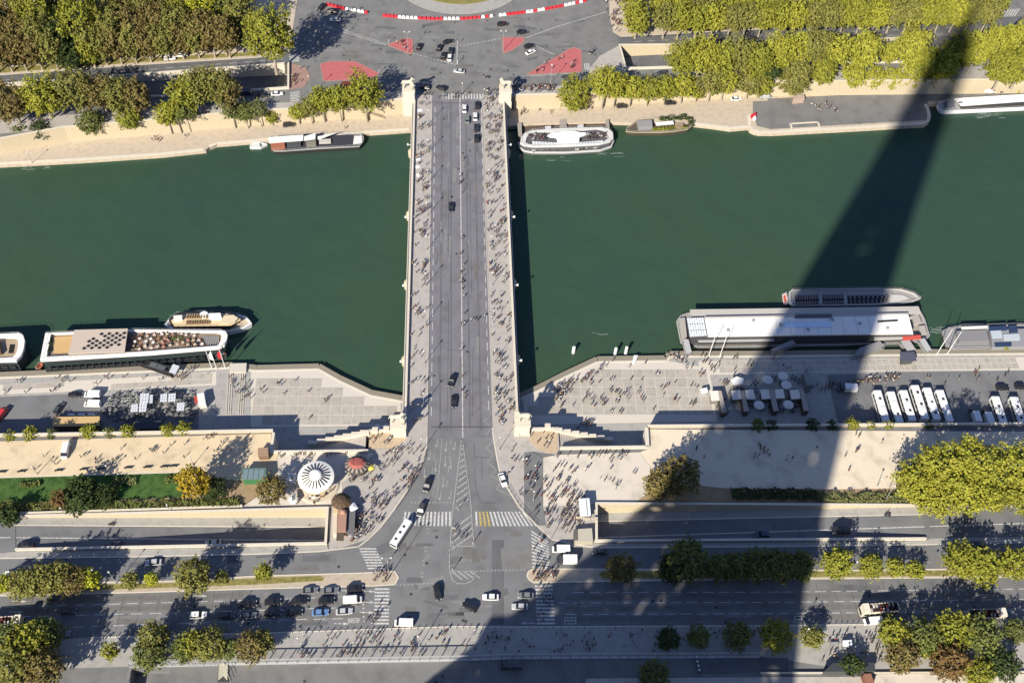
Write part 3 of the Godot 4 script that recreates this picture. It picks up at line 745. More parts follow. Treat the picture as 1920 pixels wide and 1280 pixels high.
func far_ramps() -> void:
	var a := Vector2(-187.72,-319.48)
	var b := Vector2(-184.36,-306.66)
	var c := Vector2(-65.90,-319.31)
	var d := Vector2(-67.20,-334.09)
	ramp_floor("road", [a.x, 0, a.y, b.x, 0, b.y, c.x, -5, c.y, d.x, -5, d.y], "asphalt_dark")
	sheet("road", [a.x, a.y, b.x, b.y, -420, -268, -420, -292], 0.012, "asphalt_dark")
	wall_run("retaining_wall", "pale wall below the far road left of the square", [a.x, a.y, d.x, d.y], -6, 0.85, 0.5, "stone_pale")
	wall_run("retaining_wall", "low pale wall between the far tunnel ramp and the riverside lane on the left", [c.x, c.y, b.x, b.y], -6, 0.85, 0.5, "stone_pale")
	wall_run("retaining_wall", "portal wall of the far tunnel on the left of the square", [d.x, d.y, c.x, c.y], -6, 0.9, 0.5, "stone_pale")
	a = Vector2(65.49,-346.42)
	b = Vector2(66.67,-331.57)
	c = Vector2(138.69,-335.39)
	d = Vector2(141.22,-348.15)
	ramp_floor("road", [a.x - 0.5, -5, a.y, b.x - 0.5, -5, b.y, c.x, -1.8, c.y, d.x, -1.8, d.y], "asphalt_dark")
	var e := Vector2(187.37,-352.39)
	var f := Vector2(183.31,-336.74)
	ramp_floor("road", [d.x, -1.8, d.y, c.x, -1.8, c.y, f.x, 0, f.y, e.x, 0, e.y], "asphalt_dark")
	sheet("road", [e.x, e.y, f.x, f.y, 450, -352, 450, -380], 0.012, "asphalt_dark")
	wall_run("retaining_wall", "sunlit wall of the far tunnel ramp right of the square", [a.x, a.y, d.x, d.y, e.x, e.y], -6, 0.85, 0.5, "stone")
	wall_run("retaining_wall", "low wall between the far tunnel ramp and the lane under the yellow trees", [f.x, f.y, c.x, c.y, b.x, b.y], -6, 0.85, 0.5, "stone_pale")
	wall_run("retaining_wall", "dark slanting portal wall of the far tunnel right of the square", [b.x, b.y, a.x, a.y], -6, 0.9, 0.5, "stone_dark")

func build_tower() -> void:
	# the lattice tower that carries the camera and throws the long shadow over the river
	var t := thing("lattice_tower", "tall iron lattice tower whose shadow crosses the quay and the river", "tower", Vector3(-2.3, 0, 8))
	var hs := [0.0, 28.0, 57.0, 75.0, 90.0, 107.0, 116.0, 145.0, 178.0, 215.0, 250.0, 274.0]
	var ro := [62.0, 46.0, 34.5, 27.6, 21.4, 16.6, 15.5, 11.6, 9.6, 7.0, 5.6, 5.0]
	var rw := [25.0, 20.0, 16.5, 14.2, 12.4, 11.0, 10.6, 10.4, 9.3, 0.0, 0.0, 0.0]
	var at := func(arr: Array, h: float) -> float:
		for i in hs.size() - 1:
			if h <= hs[i + 1]: return lerpf(arr[i], arr[i + 1], (h - hs[i]) / (hs[i + 1] - hs[i]))
		return arr[arr.size() - 1]
	for q in [[-1, -1], [1, -1], [1, 1], [-1, 1]]:
		var b := MB.new()
		var h := 0.0
		while h < 176.0:
			var h1 := minf(h + 9.0, 178.0)
			var r0: float = at.call(ro, h)
			var r1: float = at.call(ro, h1)
			var w0: float = at.call(rw, h)
			var w1: float = at.call(rw, h1)
			var c0: Array[Vector3] = []
			var c1: Array[Vector3] = []
			for e in [[0, 0], [1, 0], [1, 1], [0, 1]]:
				c0.append(Vector3(q[0] * (r0 - e[0] * w0), h, q[1] * (r0 - e[1] * w0)))
				c1.append(Vector3(q[0] * (r1 - e[0] * w1), h1, q[1] * (r1 - e[1] * w1)))
			for i in 4:
				var j := (i + 1) % 4
				b.bar(c0[i], c1[i], 1.5, 1.5, Color.WHITE)
				b.bar(c0[i], c1[j], 2.6, 0.4, Color.WHITE)
				b.bar(c0[j], c1[i], 2.6, 0.4, Color.WHITE)
				b.bar((c0[i] + c1[i]) * 0.5, (c0[j] + c1[j]) * 0.5, 2.3, 0.4, Color.WHITE)
				b.bar(c1[i], c1[j], 1.6, 0.5, Color.WHITE)
			h = h1
		obj("leg", b, mats["iron"], t)
	var s := MB.new()
	var z := 178.0
	while z < 273.0:
		var z1 := minf(z + 7.0, 274.0)
		var r0: float = at.call(ro, z)
		var r1: float = at.call(ro, z1)
		for i in 4:
			var a := Vector3(r0, 0, r0).rotated(Vector3.UP, i * PI / 2) + Vector3.UP * z
			var b := Vector3(r0, 0, r0).rotated(Vector3.UP, (i + 1) * PI / 2) + Vector3.UP * z
			var c := Vector3(r1, 0, r1).rotated(Vector3.UP, i * PI / 2) + Vector3.UP * z1
			var d := Vector3(r1, 0, r1).rotated(Vector3.UP, (i + 1) * PI / 2) + Vector3.UP * z1
			s.bar(a, c, 1.6, 1.6, Color.WHITE)
			s.bar(a, d, 2.3, 0.4, Color.WHITE); s.bar(b, c, 2.3, 0.4, Color.WHITE)
			s.bar((a + b) * 0.5, (c + d) * 0.5, 1.5, 0.5, Color.WHITE)
			s.bar(c, d, 1.4, 0.5, Color.WHITE)
		z = z1
	obj("shaft", s, mats["iron"], t)
	for d in [[57.0, 36.0, 17.0, 5.0], [115.0, 17.2, 5.0, 4.0], [270.5, 6.4, 0.0, 3.6], [276.5, 4.2, 0.0, 7.0]]:
		s = MB.new()
		var y: float = d[0]
		var r: float = d[1]
		var i: float = d[2]
		if i > 0.0:
			var w := r - i
			for k in 4:
				s.box(Vector3(0, y - 1.0, i + w * 0.5).rotated(Vector3.UP, k * PI / 2), Vector3(2 * r - w * 0.0, d[3], w) if k % 2 == 0 else Vector3(w, d[3], 2 * i), Color.WHITE)
		else: s.box(Vector3(0, y, 0), Vector3(2 * r, d[3], 2 * r), Color.WHITE)
		obj("deck", s, mats["iron"], t)
	s = MB.new()
	s.tube(Vector3(0, 283, 0), Vector3(0, 300, 0), 3.0, 1.0, 8, Color.WHITE)
	s.tube(Vector3(0, 300, 0), Vector3(0, 324, 0), 0.7, 0.3, 6, Color.WHITE)
	obj("mast", s, mats["iron"], t)

func build_all() -> void:
	make_trees()
	make_people()
	build_pylons()
	build_boats()
	build_kiosks()
	build_glass_wall()
	build_barriers()
	build_details()
	build_lamps()
	build_trees()
	build_cars()
	build_people()


# ---------- bodies: tapered capsules joined by a smooth minimum, meshed as surface nets ----------
func nets(caps: Array, cell: float, k: float) -> MB:
	var lo := Vector3.INF
	var hi := -Vector3.INF
	for c in caps:
		var r: float = maxf(c[2], c[3])
		lo = lo.min(c[0] - Vector3.ONE * r).min(c[1] - Vector3.ONE * r)
		hi = hi.max(c[0] + Vector3.ONE * r).max(c[1] + Vector3.ONE * r)
	lo -= Vector3.ONE * cell * 1.5
	var nx := int((hi.x - lo.x) / cell) + 3
	var ny := int((hi.y - lo.y) / cell) + 3
	var nz := int((hi.z - lo.z) / cell) + 3
	var f := PackedFloat32Array()
	f.resize(nx * ny * nz)
	f.fill(9.0)
	for c in caps:
		var a: Vector3 = c[0]
		var d: Vector3 = c[1] - c[0]
		var l := maxf(d.length_squared(), 1e-6)
		var r: float = maxf(c[2], c[3]) + cell * 2.5
		var p0 := ((a.min(c[1]) - lo - Vector3.ONE * r) / cell).floor()
		var p1 := ((a.max(c[1]) - lo + Vector3.ONE * r) / cell).ceil()
		for z in range(maxi(0, int(p0.z)), mini(nz, int(p1.z) + 1)):
			for y in range(maxi(0, int(p0.y)), mini(ny, int(p1.y) + 1)):
				for x in range(maxi(0, int(p0.x)), mini(nx, int(p1.x) + 1)):
					var p := lo + Vector3(x, y, z) * cell
					var t := clampf((p - a).dot(d) / l, 0, 1)
					var s: float = p.distance_to(a + d * t) - lerpf(c[2], c[3], t)
					var i := x + nx * (y + ny * z)
					var h := maxf(k - absf(f[i] - s), 0.0) / k
					f[i] = minf(f[i], s) - h * h * k * 0.25
	var idx := PackedInt32Array()
	idx.resize(f.size())
	idx.fill(-1)
	var vs := PackedVector3Array()
	var cs := PackedColorArray()
	for z in nz - 1:
		for y in ny - 1:
			for x in nx - 1:
				var i := x + nx * (y + ny * z)
				var m := 0
				for j in 8:
					if f[i + (j & 1) + nx * ((j >> 1) & 1) + nx * ny * (j >> 2)] < 0.0: m += 1
				if m == 0 or m == 8: continue
				var sum := Vector3.ZERO
				var n := 0
				for e in [[0, 1], [2, 3], [4, 5], [6, 7], [0, 2], [1, 3], [4, 6], [5, 7], [0, 4], [1, 5], [2, 6], [3, 7]]:
					var o0 := Vector3(e[0] & 1, (e[0] >> 1) & 1, e[0] >> 2)
					var o1 := Vector3(e[1] & 1, (e[1] >> 1) & 1, e[1] >> 2)
					var f0 := f[i + int(o0.x) + nx * int(o0.y) + nx * ny * int(o0.z)]
					var f1 := f[i + int(o1.x) + nx * int(o1.y) + nx * ny * int(o1.z)]
					if (f0 < 0.0) != (f1 < 0.0):
						sum += o0.lerp(o1, f0 / (f0 - f1)); n += 1
				var p := lo + (Vector3(x, y, z) + sum / n) * cell
				idx[i] = vs.size()
				vs.append(p)
				var best := 99.0
				var col := Color.WHITE
				for c in caps:
					var d: Vector3 = c[1] - c[0]
					var t := clampf((p - c[0]).dot(d) / maxf(d.length_squared(), 1e-6), 0, 1)
					var s: float = p.distance_to(c[0] + d * t) - lerpf(c[2], c[3], t)
					if s < best:
						best = s; col = c[4]
				cs.append(col)
	var b := MB.new()
	var strides := [1, nx, nx * ny]
	for z in range(1, nz - 1):
		for y in range(1, ny - 1):
			for x in range(1, nx - 1):
				var i := x + nx * (y + ny * z)
				for ax in 3:
					var neg := f[i] < 0.0
					if neg == (f[i + strides[ax]] < 0.0): continue
					var u: int = strides[(ax + 1) % 3]
					var w: int = strides[(ax + 2) % 3]
					var q := [idx[i], idx[i - u], idx[i - u - w], idx[i - w]]
					if q.min() < 0: continue
					if not neg: q.reverse()
					for t in [[0, 1, 2], [0, 2, 3]]:
						for j in [t[0], t[2], t[1]]:
							b.v.append(vs[q[j]]); b.c.append(cs[q[j]])
	return b

func person_mesh(pose: int, top: Color, legs: Color, hair: Color, skirt := false) -> ArrayMesh:
	var skin := W(0.42, 0.25, 0.17)
	var shoe := W(0.05)
	var st: float = [0.0, 0.24, -0.24, 0.05, 0.0][pose]
	var sit := pose == 4
	var y := 0.0
	var hip := Vector3(0, 0.92 if not sit else 0.52, 0)
	var c := []
	for s in [-1, 1]:
		var h: Vector3 = hip + Vector3(s * 0.09, 0, 0)
		var kn: Vector3 = Vector3(s * 0.1, 0.5, -s * st * 0.6 - 0.03) if not sit else Vector3(s * 0.12, 0.5, -0.42)
		var an: Vector3 = Vector3(s * 0.1, 0.08, -s * st) if not sit else Vector3(s * 0.12, 0.08, -0.4)
		c.append([h, kn, 0.095, 0.065, legs]); c.append([kn, an, 0.062, 0.042, legs if not skirt else skin])
		c.append([an + Vector3(0, -0.03, 0.03), an + Vector3(0, -0.045, -0.14), 0.045, 0.035, shoe])
	var ch := hip + Vector3(0, 0.42, -0.02)
	c.append([hip, hip + Vector3(0, 0.15, 0), 0.13, 0.12, legs])
	if skirt: c.append([hip + Vector3(0, 0.05, 0), hip + Vector3(0, -0.35, 0), 0.13, 0.2, legs])
	for s in [-1, 1]:
		c.append([hip + Vector3(s * 0.05, 0.16, 0), ch + Vector3(s * 0.09, 0, 0), 0.11, 0.115, top])
		var sh: Vector3 = ch + Vector3(s * 0.2, 0.06, 0)
		var el: Vector3 = sh + Vector3(s * 0.05, -0.27, s * st * 0.5)
		var ha: Vector3 = el + Vector3(-s * 0.02, -0.22, -0.1 + s * st * 0.3)
		if pose == 3: ha = el + Vector3(-s * 0.1, 0.08, -0.2)
		c.append([ch + Vector3(s * 0.1, 0.05, 0), sh, 0.08, 0.065, top]); c.append([sh, el, 0.06, 0.048, top])
		c.append([el, ha, 0.042, 0.034, skin]); c.append([ha, ha + Vector3(0, -0.09, -0.02), 0.035, 0.028, skin])
	var nk := ch + Vector3(0, 0.12, 0)
	c.append([nk, nk + Vector3(0, 0.1, -0.01), 0.05, 0.05, skin])
	var hd := nk + Vector3(0, 0.22, -0.02)
	c.append([hd + Vector3(0, -0.05, -0.02), hd, 0.075, 0.09, skin])
	c.append([hd + Vector3(0, 0.03, 0.02), hd + Vector3(0, -0.03, 0.05), 0.092, 0.08, hair])
	if pose == 2: c.append([ch + Vector3(0, -0.02, 0.16), ch + Vector3(0, -0.25, 0.17), 0.1, 0.11, W(0.04, 0.045, 0.06)])
	return nets(c, 0.048, 0.05).mesh(true)

const TOPS := [["black", 0.03, 0.03, 0.035], ["white", 0.72, 0.71, 0.69], ["navy", 0.03, 0.045, 0.1], ["grey", 0.14, 0.14, 0.15], ["blue", 0.1, 0.16, 0.3], ["dark red", 0.22, 0.03, 0.03], ["beige", 0.4, 0.33, 0.24], ["dark green", 0.05, 0.09, 0.05], ["black", 0.04, 0.035, 0.035], ["white", 0.65, 0.65, 0.66], ["brown", 0.14, 0.08, 0.05], ["charcoal", 0.06, 0.06, 0.065], ["black", 0.03, 0.032, 0.04], ["dark brown", 0.09, 0.055, 0.04]]
const LEGS := [["dark trousers", 0.025, 0.027, 0.035], ["blue jeans", 0.05, 0.075, 0.15], ["beige trousers", 0.42, 0.34, 0.24], ["black trousers", 0.02, 0.02, 0.02], ["grey trousers", 0.12, 0.12, 0.13]]
var looks := []

func make_people() -> void:
	for i in TOPS.size():
		var t: Array = TOPS[i]
		var l: Array = LEGS[i % 5]
		var pose: int = [1, 2, 0, 3][i % 4]
		looks.append([person_mesh(pose, W(t[1], t[2], t[3]), W(l[1], l[2], l[3]), [W(0.03, 0.02, 0.015), W(0.1, 0.06, 0.03), W(0.3, 0.2, 0.09), W(0.02)][(i * 7) % 4], i % 7 == 5), t[0], l[0], pose])
	lib["sitter"] = person_mesh(4, W(0.5, 0.5, 0.5), W(0.05, 0.06, 0.1), W(0.05, 0.03, 0.02))
	lib["sitter_dark"] = person_mesh(4, W(0.05, 0.05, 0.06), W(0.05, 0.06, 0.1), W(0.05, 0.03, 0.02))

var folk := []

func crowd(where: String, a: Array, n: int, y: float, clump := 0.45, face := -99.0) -> void:
	# n walkers somewhere inside the polygon a, some of them in twos and threes
	var p := pg(a)
	var lo := p[0]
	var hi := p[0]
	for q in p:
		lo = lo.min(q); hi = hi.max(q)
	var made := 0
	var tries := 0
	var last := Vector2.INF
	var yaw := 0.0
	while made < n and tries < n * 60:
		tries += 1
		var q: Vector2
		if last != Vector2.INF and rng.randf() < clump: q = last + Vector2(rng.randf_range(-1.3, 1.3), rng.randf_range(-1.3, 1.3))
		else:
			q = Vector2(rng.randf_range(lo.x, hi.x), rng.randf_range(lo.y, hi.y))
			yaw = rng.randf() * TAU if face < -90 else face + (PI if rng.randf() < 0.5 else 0.0) + rng.randf_range(-0.3, 0.3)
		if not Geometry2D.is_point_in_polygon(q, p): continue
		var ok := true
		for f in range(maxi(0, folk.size() - 60), folk.size()):
			if folk[f][0].distance_squared_to(Vector3(q.x, y, q.y)) < 0.3:
				ok = false
				break
		if not ok: continue
		last = q
		folk.append([Vector3(q.x, y, q.y), yaw + rng.randf_range(-0.25, 0.25), rng.randi() % looks.size(), where, rng.randf_range(0.93, 1.06) if rng.randf() > 0.07 else 0.68])
		made += 1

func settle_people() -> void:
	# the 290 nearest are people of their own; the rest of the crowd is one mass per look
	folk.sort_custom(func(a, b): return a[0].z > b[0].z)
	var used := {}
	var spots := {}
	for i in folk.size():
		var f: Array = folk[i]
		if i < 290:
			var l: Array = looks[f[2]]
			var o := MeshInstance3D.new()
			o.mesh = l[0]
			o.material_override = mats["matte"]
			o.name = numbered("person")
			add_child(o)
			o.position = f[0]
			o.rotation.y = f[1]
			o.scale = Vector3.ONE * f[4]
			var doing: String = "child" if f[4] < 0.8 else "person"
			var s := "%s in %s top, %s, %s %s" % [doing, l[1], l[2], "standing" if l[3] in [0, 3] else "walking", landmark(f[0], f[3])]
			tag(o, s, "person", "walkers " + f[3])
		else:
			if not spots.has(f[2]): spots[f[2]] = []
			spots[f[2]].append(f)
	for k in spots:
		var mm := MultiMesh.new()
		mm.transform_format = MultiMesh.TRANSFORM_3D
		mm.mesh = looks[k][0]
		mm.instance_count = spots[k].size()
		for i in spots[k].size():
			var f: Array = spots[k][i]
			mm.set_instance_transform(i, Transform3D(Basis(Vector3.UP, f[1]).scaled(Vector3.ONE * f[4]), f[0]))
		var o := MultiMeshInstance3D.new()
		o.multimesh = mm
		o.material_override = mats["matte"]
		o.name = numbered("crowd")
		add_child(o)
		tag(o, "crowd of walkers in %s tops on the bridge and the quays beyond" % looks[k][1], "crowd", "crowd on the bridge", "stuff")

var marks := []

func landmark(p: Vector3, where: String) -> String:
	var best := 1e9
	var s := where
	for m in marks:
		var d := Vector2(p.x - m[0], p.z - m[1]).length()
		if d < best:
			best = d
			var dx: float = p.x - m[0]
			var dz: float = p.z - m[1]
			var side := ("right of" if dx > 0 else "left of") if absf(dx) > absf(dz) else ("before" if dz > 0 else "behind")
			s = "%d m %s %s" % [maxi(1, roundi(d)), side, m[2]]
	return s

func build_people() -> void:
	marks.append_array([[-43.12,-150.00, "the carousel"], [-30.81,-154.30, "the red kiosk"], [-34.62,-133.49, "the brown kiosk"], [35.94,-136.48, "the white booth"], [-18.55,-163.89, "the left pylon"], [17.51,-163.39, "the right pylon"], [-22.45,-117.06, "left island"], [22.00,-116.97, "right island"], [-11.77,-97.65, "shadowed avenue lamp"], [-43.07,-97.77, "sunlit avenue lamp"], [-24.04,-98.94, "mid sunlit walk"], [55.42,-97.18, "first round tree"], [85.13,-98.00, "fourth round tree"], [95.26,-97.04, "pale thin tree"], [-0.09,-137.11, "the hatched island"], [64.55,-142.96, "brown sand tree"], [-56.46,-98.21, "brown avenue tree"], [30.81,-103.67, "bus stop marking"], [105.78,-94.58, "the white stand"], [20.85,-140.54, "short path lamp"], [45.35,-150.42, "the pale plaza"], [72.68,-98.28, "third round tree"], [4.53,-99.04, "left shadow edge"], [-33.99,-99.16, "middle glass wall"], [-16.70,-147.81, "curving left railing"], [20.33,-119.71, "tall right lamp"]])
	crowd("on the sunlit walk beside the glass wall", [-44.09,-101.58, 13.25,-101.80, 11.61,-95.67, 4.46,-94.97, -46.34,-94.97], 105, 0.13, 0.5)
	crowd("on the walk in the tower shadow", [13.25,-101.80, 54.01,-101.22, 53.24,-94.74, 8.74,-95.16], 46, 0.13, 0.55)
	crowd("on the walk in the tower shadow", [54.01,-101.22, 89.28,-100.45, 82.22,-94.09, 53.24,-94.74], 22, 0.13, 0.4)
	crowd("by the stands on the right avenue walk", [100.88,-99.15, 115.68,-98.83, 112.05,-90.06, 96.23,-91.15], 46, 0.13, 0.5)
	crowd("on the right avenue walk", [115.87,-99.58, 153.92,-98.75, 150.09,-87.02, 112.98,-87.88], 18, 0.13, 0.4)
	crowd("under the trees of the left avenue walk", [-104.38,-101.16, -48.35,-101.67, -47.74,-95.00, -98.97,-94.90], 26, 0.13, 0.4)
	crowd("on the left crossing island", [-25.81,-119.81, -20.77,-120.03, -20.05,-115.92, -24.75,-115.70], 16, 0.13, 0.5)
	crowd("on the right crossing island", [19.55,-118.93, 26.45,-118.79, 25.65,-115.32, 19.68,-115.28], 34, 0.13, 0.6)
	crowd("on the crossing before the right island", [20.21,-130.00, 24.78,-126.61, 24.39,-119.47, 20.03,-119.56], 12, 0.02, 0.4)
	crowd("on the right avenue crossing", [20.22,-114.17, 24.98,-114.08, 24.78,-103.05, 20.27,-103.15], 18, 0.02, 0.5)
	crowd("on the left avenue crossing", [-25.97,-110.17, -20.29,-110.05, -20.08,-103.72, -28.55,-103.90], 12, 0.02, 0.5)
	crowd("on the hatched traffic island", [-1.77,-142.30, 1.50,-142.25, 2.88,-127.83, -2.89,-127.94], 7, 0.11, 0.4)
	crowd("on the esplanade left of the bridge", [-11.38,-160.43, -12.10,-154.92, -15.13,-147.79, -20.34,-139.16, -25.39,-130.83, -31.25,-127.32, -31.04,-137.64, -27.84,-151.55, -19.39,-159.62], 118, 0.13, 0.5)
	crowd("along the kerb left of the bridge", [-11.01,-156.73, -11.76,-153.83, -14.18,-147.42, -16.88,-142.55, -18.46,-143.45, -15.93,-148.69], 18, 0.13, 0.6)
	crowd("in the queue by the brown kiosk", [-30.58,-137.63, -29.05,-137.61, -26.83,-129.20, -32.75,-127.35, -31.45,-130.94], 34, 0.13, 0.6)
	crowd("around the carousel", [-47.57,-143.41, -35.90,-142.00, -37.30,-139.79, -50.35,-140.02], 8, 0.13, 0.4)
	crowd("by the round red kiosk", [-34.87,-150.76, -27.05,-151.54, -29.20,-147.13, -33.05,-146.31], 18, 0.13, 0.6)
	crowd("along the wall behind the carousel", [-55.79,-156.85, -34.42,-156.71, -34.36,-155.62, -55.67,-155.58], 14, 0.13, 0.6)
	crowd("on the terrace above the left stairs", [-28.37,-163.47, -21.10,-162.80, -21.00,-159.64, -28.20,-159.56], 10, 0.13, 0.6)
	crowd("on the left sand promenade", [-136.16,-160.75, -79.31,-162.14, -77.95,-152.32, -133.90,-151.43], 30, 0.13, 0.5)
	crowd("on the left sand promenade", [-78.24,-163.60, -58.05,-163.69, -57.51,-158.33, -77.44,-157.71], 12, 0.13, 0.5)
	crowd("on the esplanade right of the bridge", [15.27,-160.05, 19.09,-154.45, 23.82,-152.56, 30.80,-148.84, 36.65,-141.66, 33.42,-129.76, 26.45,-129.06, 20.60,-135.04, 15.49,-143.77, 11.77,-150.94], 135, 0.13, 0.5)
	crowd("by the white booth", [30.23,-140.03, 34.94,-139.95, 34.19,-129.75, 30.34,-129.82], 26, 0.13, 0.6)
	crowd("on the pale plaza right of the bridge", [24.70,-154.00, 52.34,-155.80, 55.80,-150.26, 49.45,-143.21, 25.83,-145.36], 34, 0.13, 0.5)
	crowd("along the court wall right of the bridge", [28.01,-155.60, 52.36,-155.98, 52.23,-154.69, 27.91,-153.96], 22, 0.13, 0.6)
	crowd("on the round terrace", [20.59,-162.78, 29.13,-163.61, 28.73,-156.88, 23.29,-158.07], 9, 0.16, 0.4)
	crowd("on the right sand promenade", [58.78,-162.25, 114.35,-161.48, 110.76,-144.88, 74.22,-149.06, 57.61,-152.05], 24, 0.13, 0.6)
	crowd("on the right sand promenade", [114.35,-161.48, 136.12,-161.17, 133.02,-149.06, 110.76,-144.88], 9, 0.13, 0.5)
	crowd("on the left bridge pavement", [-16.3, -166, -11.2, -166, -11.2, -311, -16.3, -311], 175, 0.15, 0.55)
	crowd("on the right bridge pavement", [16.3, -166, 10.3, -166, 9.6, -240, 16.3, -240], 135, 0.15, 0.6)
	crowd("on the right bridge pavement", [16.3, -240, 9.7, -240, 9.2, -311, 16.3, -311], 155, 0.15, 0.6)
	crowd("on the middle line of the bridge", [-0.2, -168, 1.3, -168, 1.3, -300, -0.2, -300], 24, 0.01, 0.3)
	crowd("on the bridge road", [2, -205, 8, -205, 8, -215, 2, -215], 4, 0.01, 0.3)
	crowd("on the lower quay right of the bridge", [24.81,-181.42, 44.58,-191.56, 57.10,-193.55, 81.29,-189.05, 74.04,-174.75, 32.82,-172.31], 95, QY + 0.03, 0.6)
	crowd("along the quay edge right of the bridge", [30.14,-184.43, 50.12,-194.47, 50.85,-192.76, 38.00,-185.37, 31.31,-175.30, 29.61,-175.32], 55, QY + 0.03, 0.5)
	crowd("in the shade of the lower right quay", [31.07,-171.35, 41.21,-171.21, 40.87,-166.92, 30.87,-168.22], 12, QY + 0.03, 0.7)
	crowd("by the gangways", [68.92,-195.99, 82.29,-195.86, 82.90,-187.98, 69.22,-191.29], 26, QY + 0.03, 0.6)
	crowd("on the right lower quay", [82.29,-195.86, 116.35,-195.51, 114.74,-187.62, 80.99,-186.95], 26, QY + 0.03, 0.5)
	crowd("around the food stands", [80.84,-185.91, 96.66,-185.73, 91.26,-174.53, 77.48,-174.71], 46, QY + 0.03, 0.6)
	crowd("around the food stands", [95.77,-180.56, 111.71,-181.40, 110.95,-173.28, 94.37,-172.49], 26, QY + 0.03, 0.5)
	crowd("in the boarding queue", [114.90,-184.06, 126.77,-185.59, 145.21,-187.91, 144.45,-184.97, 131.61,-183.45, 115.23,-181.36], 78, QY + 0.03, 0.6)
	crowd("on the far end of the right lower quay", [145.31,-188.34, 183.81,-190.05, 182.11,-184.75, 143.70,-182.06], 16, QY + 0.03, 0.4)
	crowd("on the left lower quay", [-145.34,-189.11, -77.98,-191.84, -78.88,-185.70, -143.97,-183.46], 26, QY + 0.03, 0.4)
	crowd("by the left gangway", [-91.70,-193.03, -84.91,-192.96, -89.25,-187.86, -94.61,-189.97], 16, QY + 0.03, 0.7)
	crowd("by the quay steps on the left", [-75.17,-189.75, -67.54,-189.66, -66.33,-178.53, -73.57,-176.65], 22, QY + 0.03, 0.5)
	crowd("on the light paving left of the bridge", [-65.96,-190.68, -45.49,-190.45, -21.11,-177.96, -50.74,-171.47, -64.24,-174.57], 12, QY + 0.03, 0.4)
	crowd("at the far end of the bridge", [-14.64,-316.83, 9.25,-316.97, 10.63,-313.29, -13.54,-312.56], 26, 0.02, 0.5)
	crowd("at the far right pylon", [9.29,-319.45, 16.69,-321.99, 16.04,-313.93, 11.21,-311.16], 26, 0.15, 0.6)
	crowd("on the far left pavement", [-53.52,-312.96, -19.82,-317.42, -19.14,-314.66, -52.29,-309.95], 30, 0.13, 0.6)
	crowd("on the far right pavement", [20.44,-321.07, 37.77,-322.12, 37.55,-318.37, 21.14,-317.04], 70, 0.13, 0.5)
	crowd("on the far square", [-28.07,-347.55, -19.02,-348.31, -18.88,-341.65, -21.45,-341.63], 10, 0.13, 0.6)
	crowd("on the far square", [29.84,-333.23, 47.60,-341.58, 48.62,-331.76, 29.65,-329.05], 20, 0.13, 0.6)
	crowd("at the far corner of the square", [61.33,-380.21, 69.85,-380.33, 67.38,-354.62, 63.66,-355.27], 70, 0.13, 0.5)
	crowd("at the far left corner of the square", [-66.58,-334.09, -60.03,-330.94, -59.79,-319.96, -65.33,-319.93], 14, 0.13, 0.5)
	crowd("on the far platform", [140.45,-319.13, 159.06,-319.22, 156.85,-309.53, 138.50,-309.46], 18, QY + 0.03, 0.7)
	crowd("on the far quay", [-170.22,-295.53, -97.92,-301.48, -33.28,-307.01, -33.18,-304.63, -97.44,-297.99, -168.86,-289.88], 14, QY + 0.02, 0.3)
	crowd("on the far quay", [24.07,-315.45, 57.09,-317.15, 56.66,-312.21, 23.86,-310.24], 12, QY + 0.02, 0.4)
	settle_people()


# ---------- trees ----------
func crown_mesh(n: int, leaf: float, seed_: int, rough := 0.3) -> ArrayMesh:
	# leaf clumps spread through an uneven unit ball
	var r := RandomNumberGenerator.new()
	r.seed = seed_
	var nz := FastNoiseLite.new()
	nz.seed = seed_
	nz.frequency = 1.15
	nz.fractal_octaves = 2
	var b := MB.new()
	var made := 0
	while made < n:
		var d := Vector3(r.randfn(), r.randfn(), r.randfn()).normalized()
		var w := nz.get_noise_3dv(d * 1.6)
		var hole := nz.get_noise_3dv(d * 3.4 + Vector3(7, 3, 1))
		if hole < -0.22 and r.randf() < 0.75: continue
		var rad := (0.86 + rough * w * 1.5) * pow(r.randf_range(0.35, 1.0), 0.28)
		var p := d * rad
		if p.y < -0.55: p.y = -0.55 - (p.y + 0.55) * 0.3
		var nrm := (d * 0.8 + Vector3(r.randfn(), r.randfn() + 0.5, r.randfn()) * 0.75).normalized()
		var u := nrm.cross(Vector3(r.randfn(), r.randfn(), r.randfn())).normalized()
		var v := nrm.cross(u)
		var s := leaf * r.randf_range(0.6, 1.25)
		var k := r.randf_range(0.62, 1.2) * (1.0 + 0.36 * nz.get_noise_3dv(d * 2.2 + Vector3(3, 9, 4)))
		var col := Color(k * r.randf_range(0.9, 1.18), k, k * r.randf_range(0.8, 1.05))
		var bend := nrm * s * 0.35
		b.tri(p - u * s, p - v * s * 0.7 + bend * 0.2, p + u * s, col)
		b.tri(p - u * s, p + u * s, p + v * s * 0.8 - bend, col)
		made += 1
	return b.mesh()

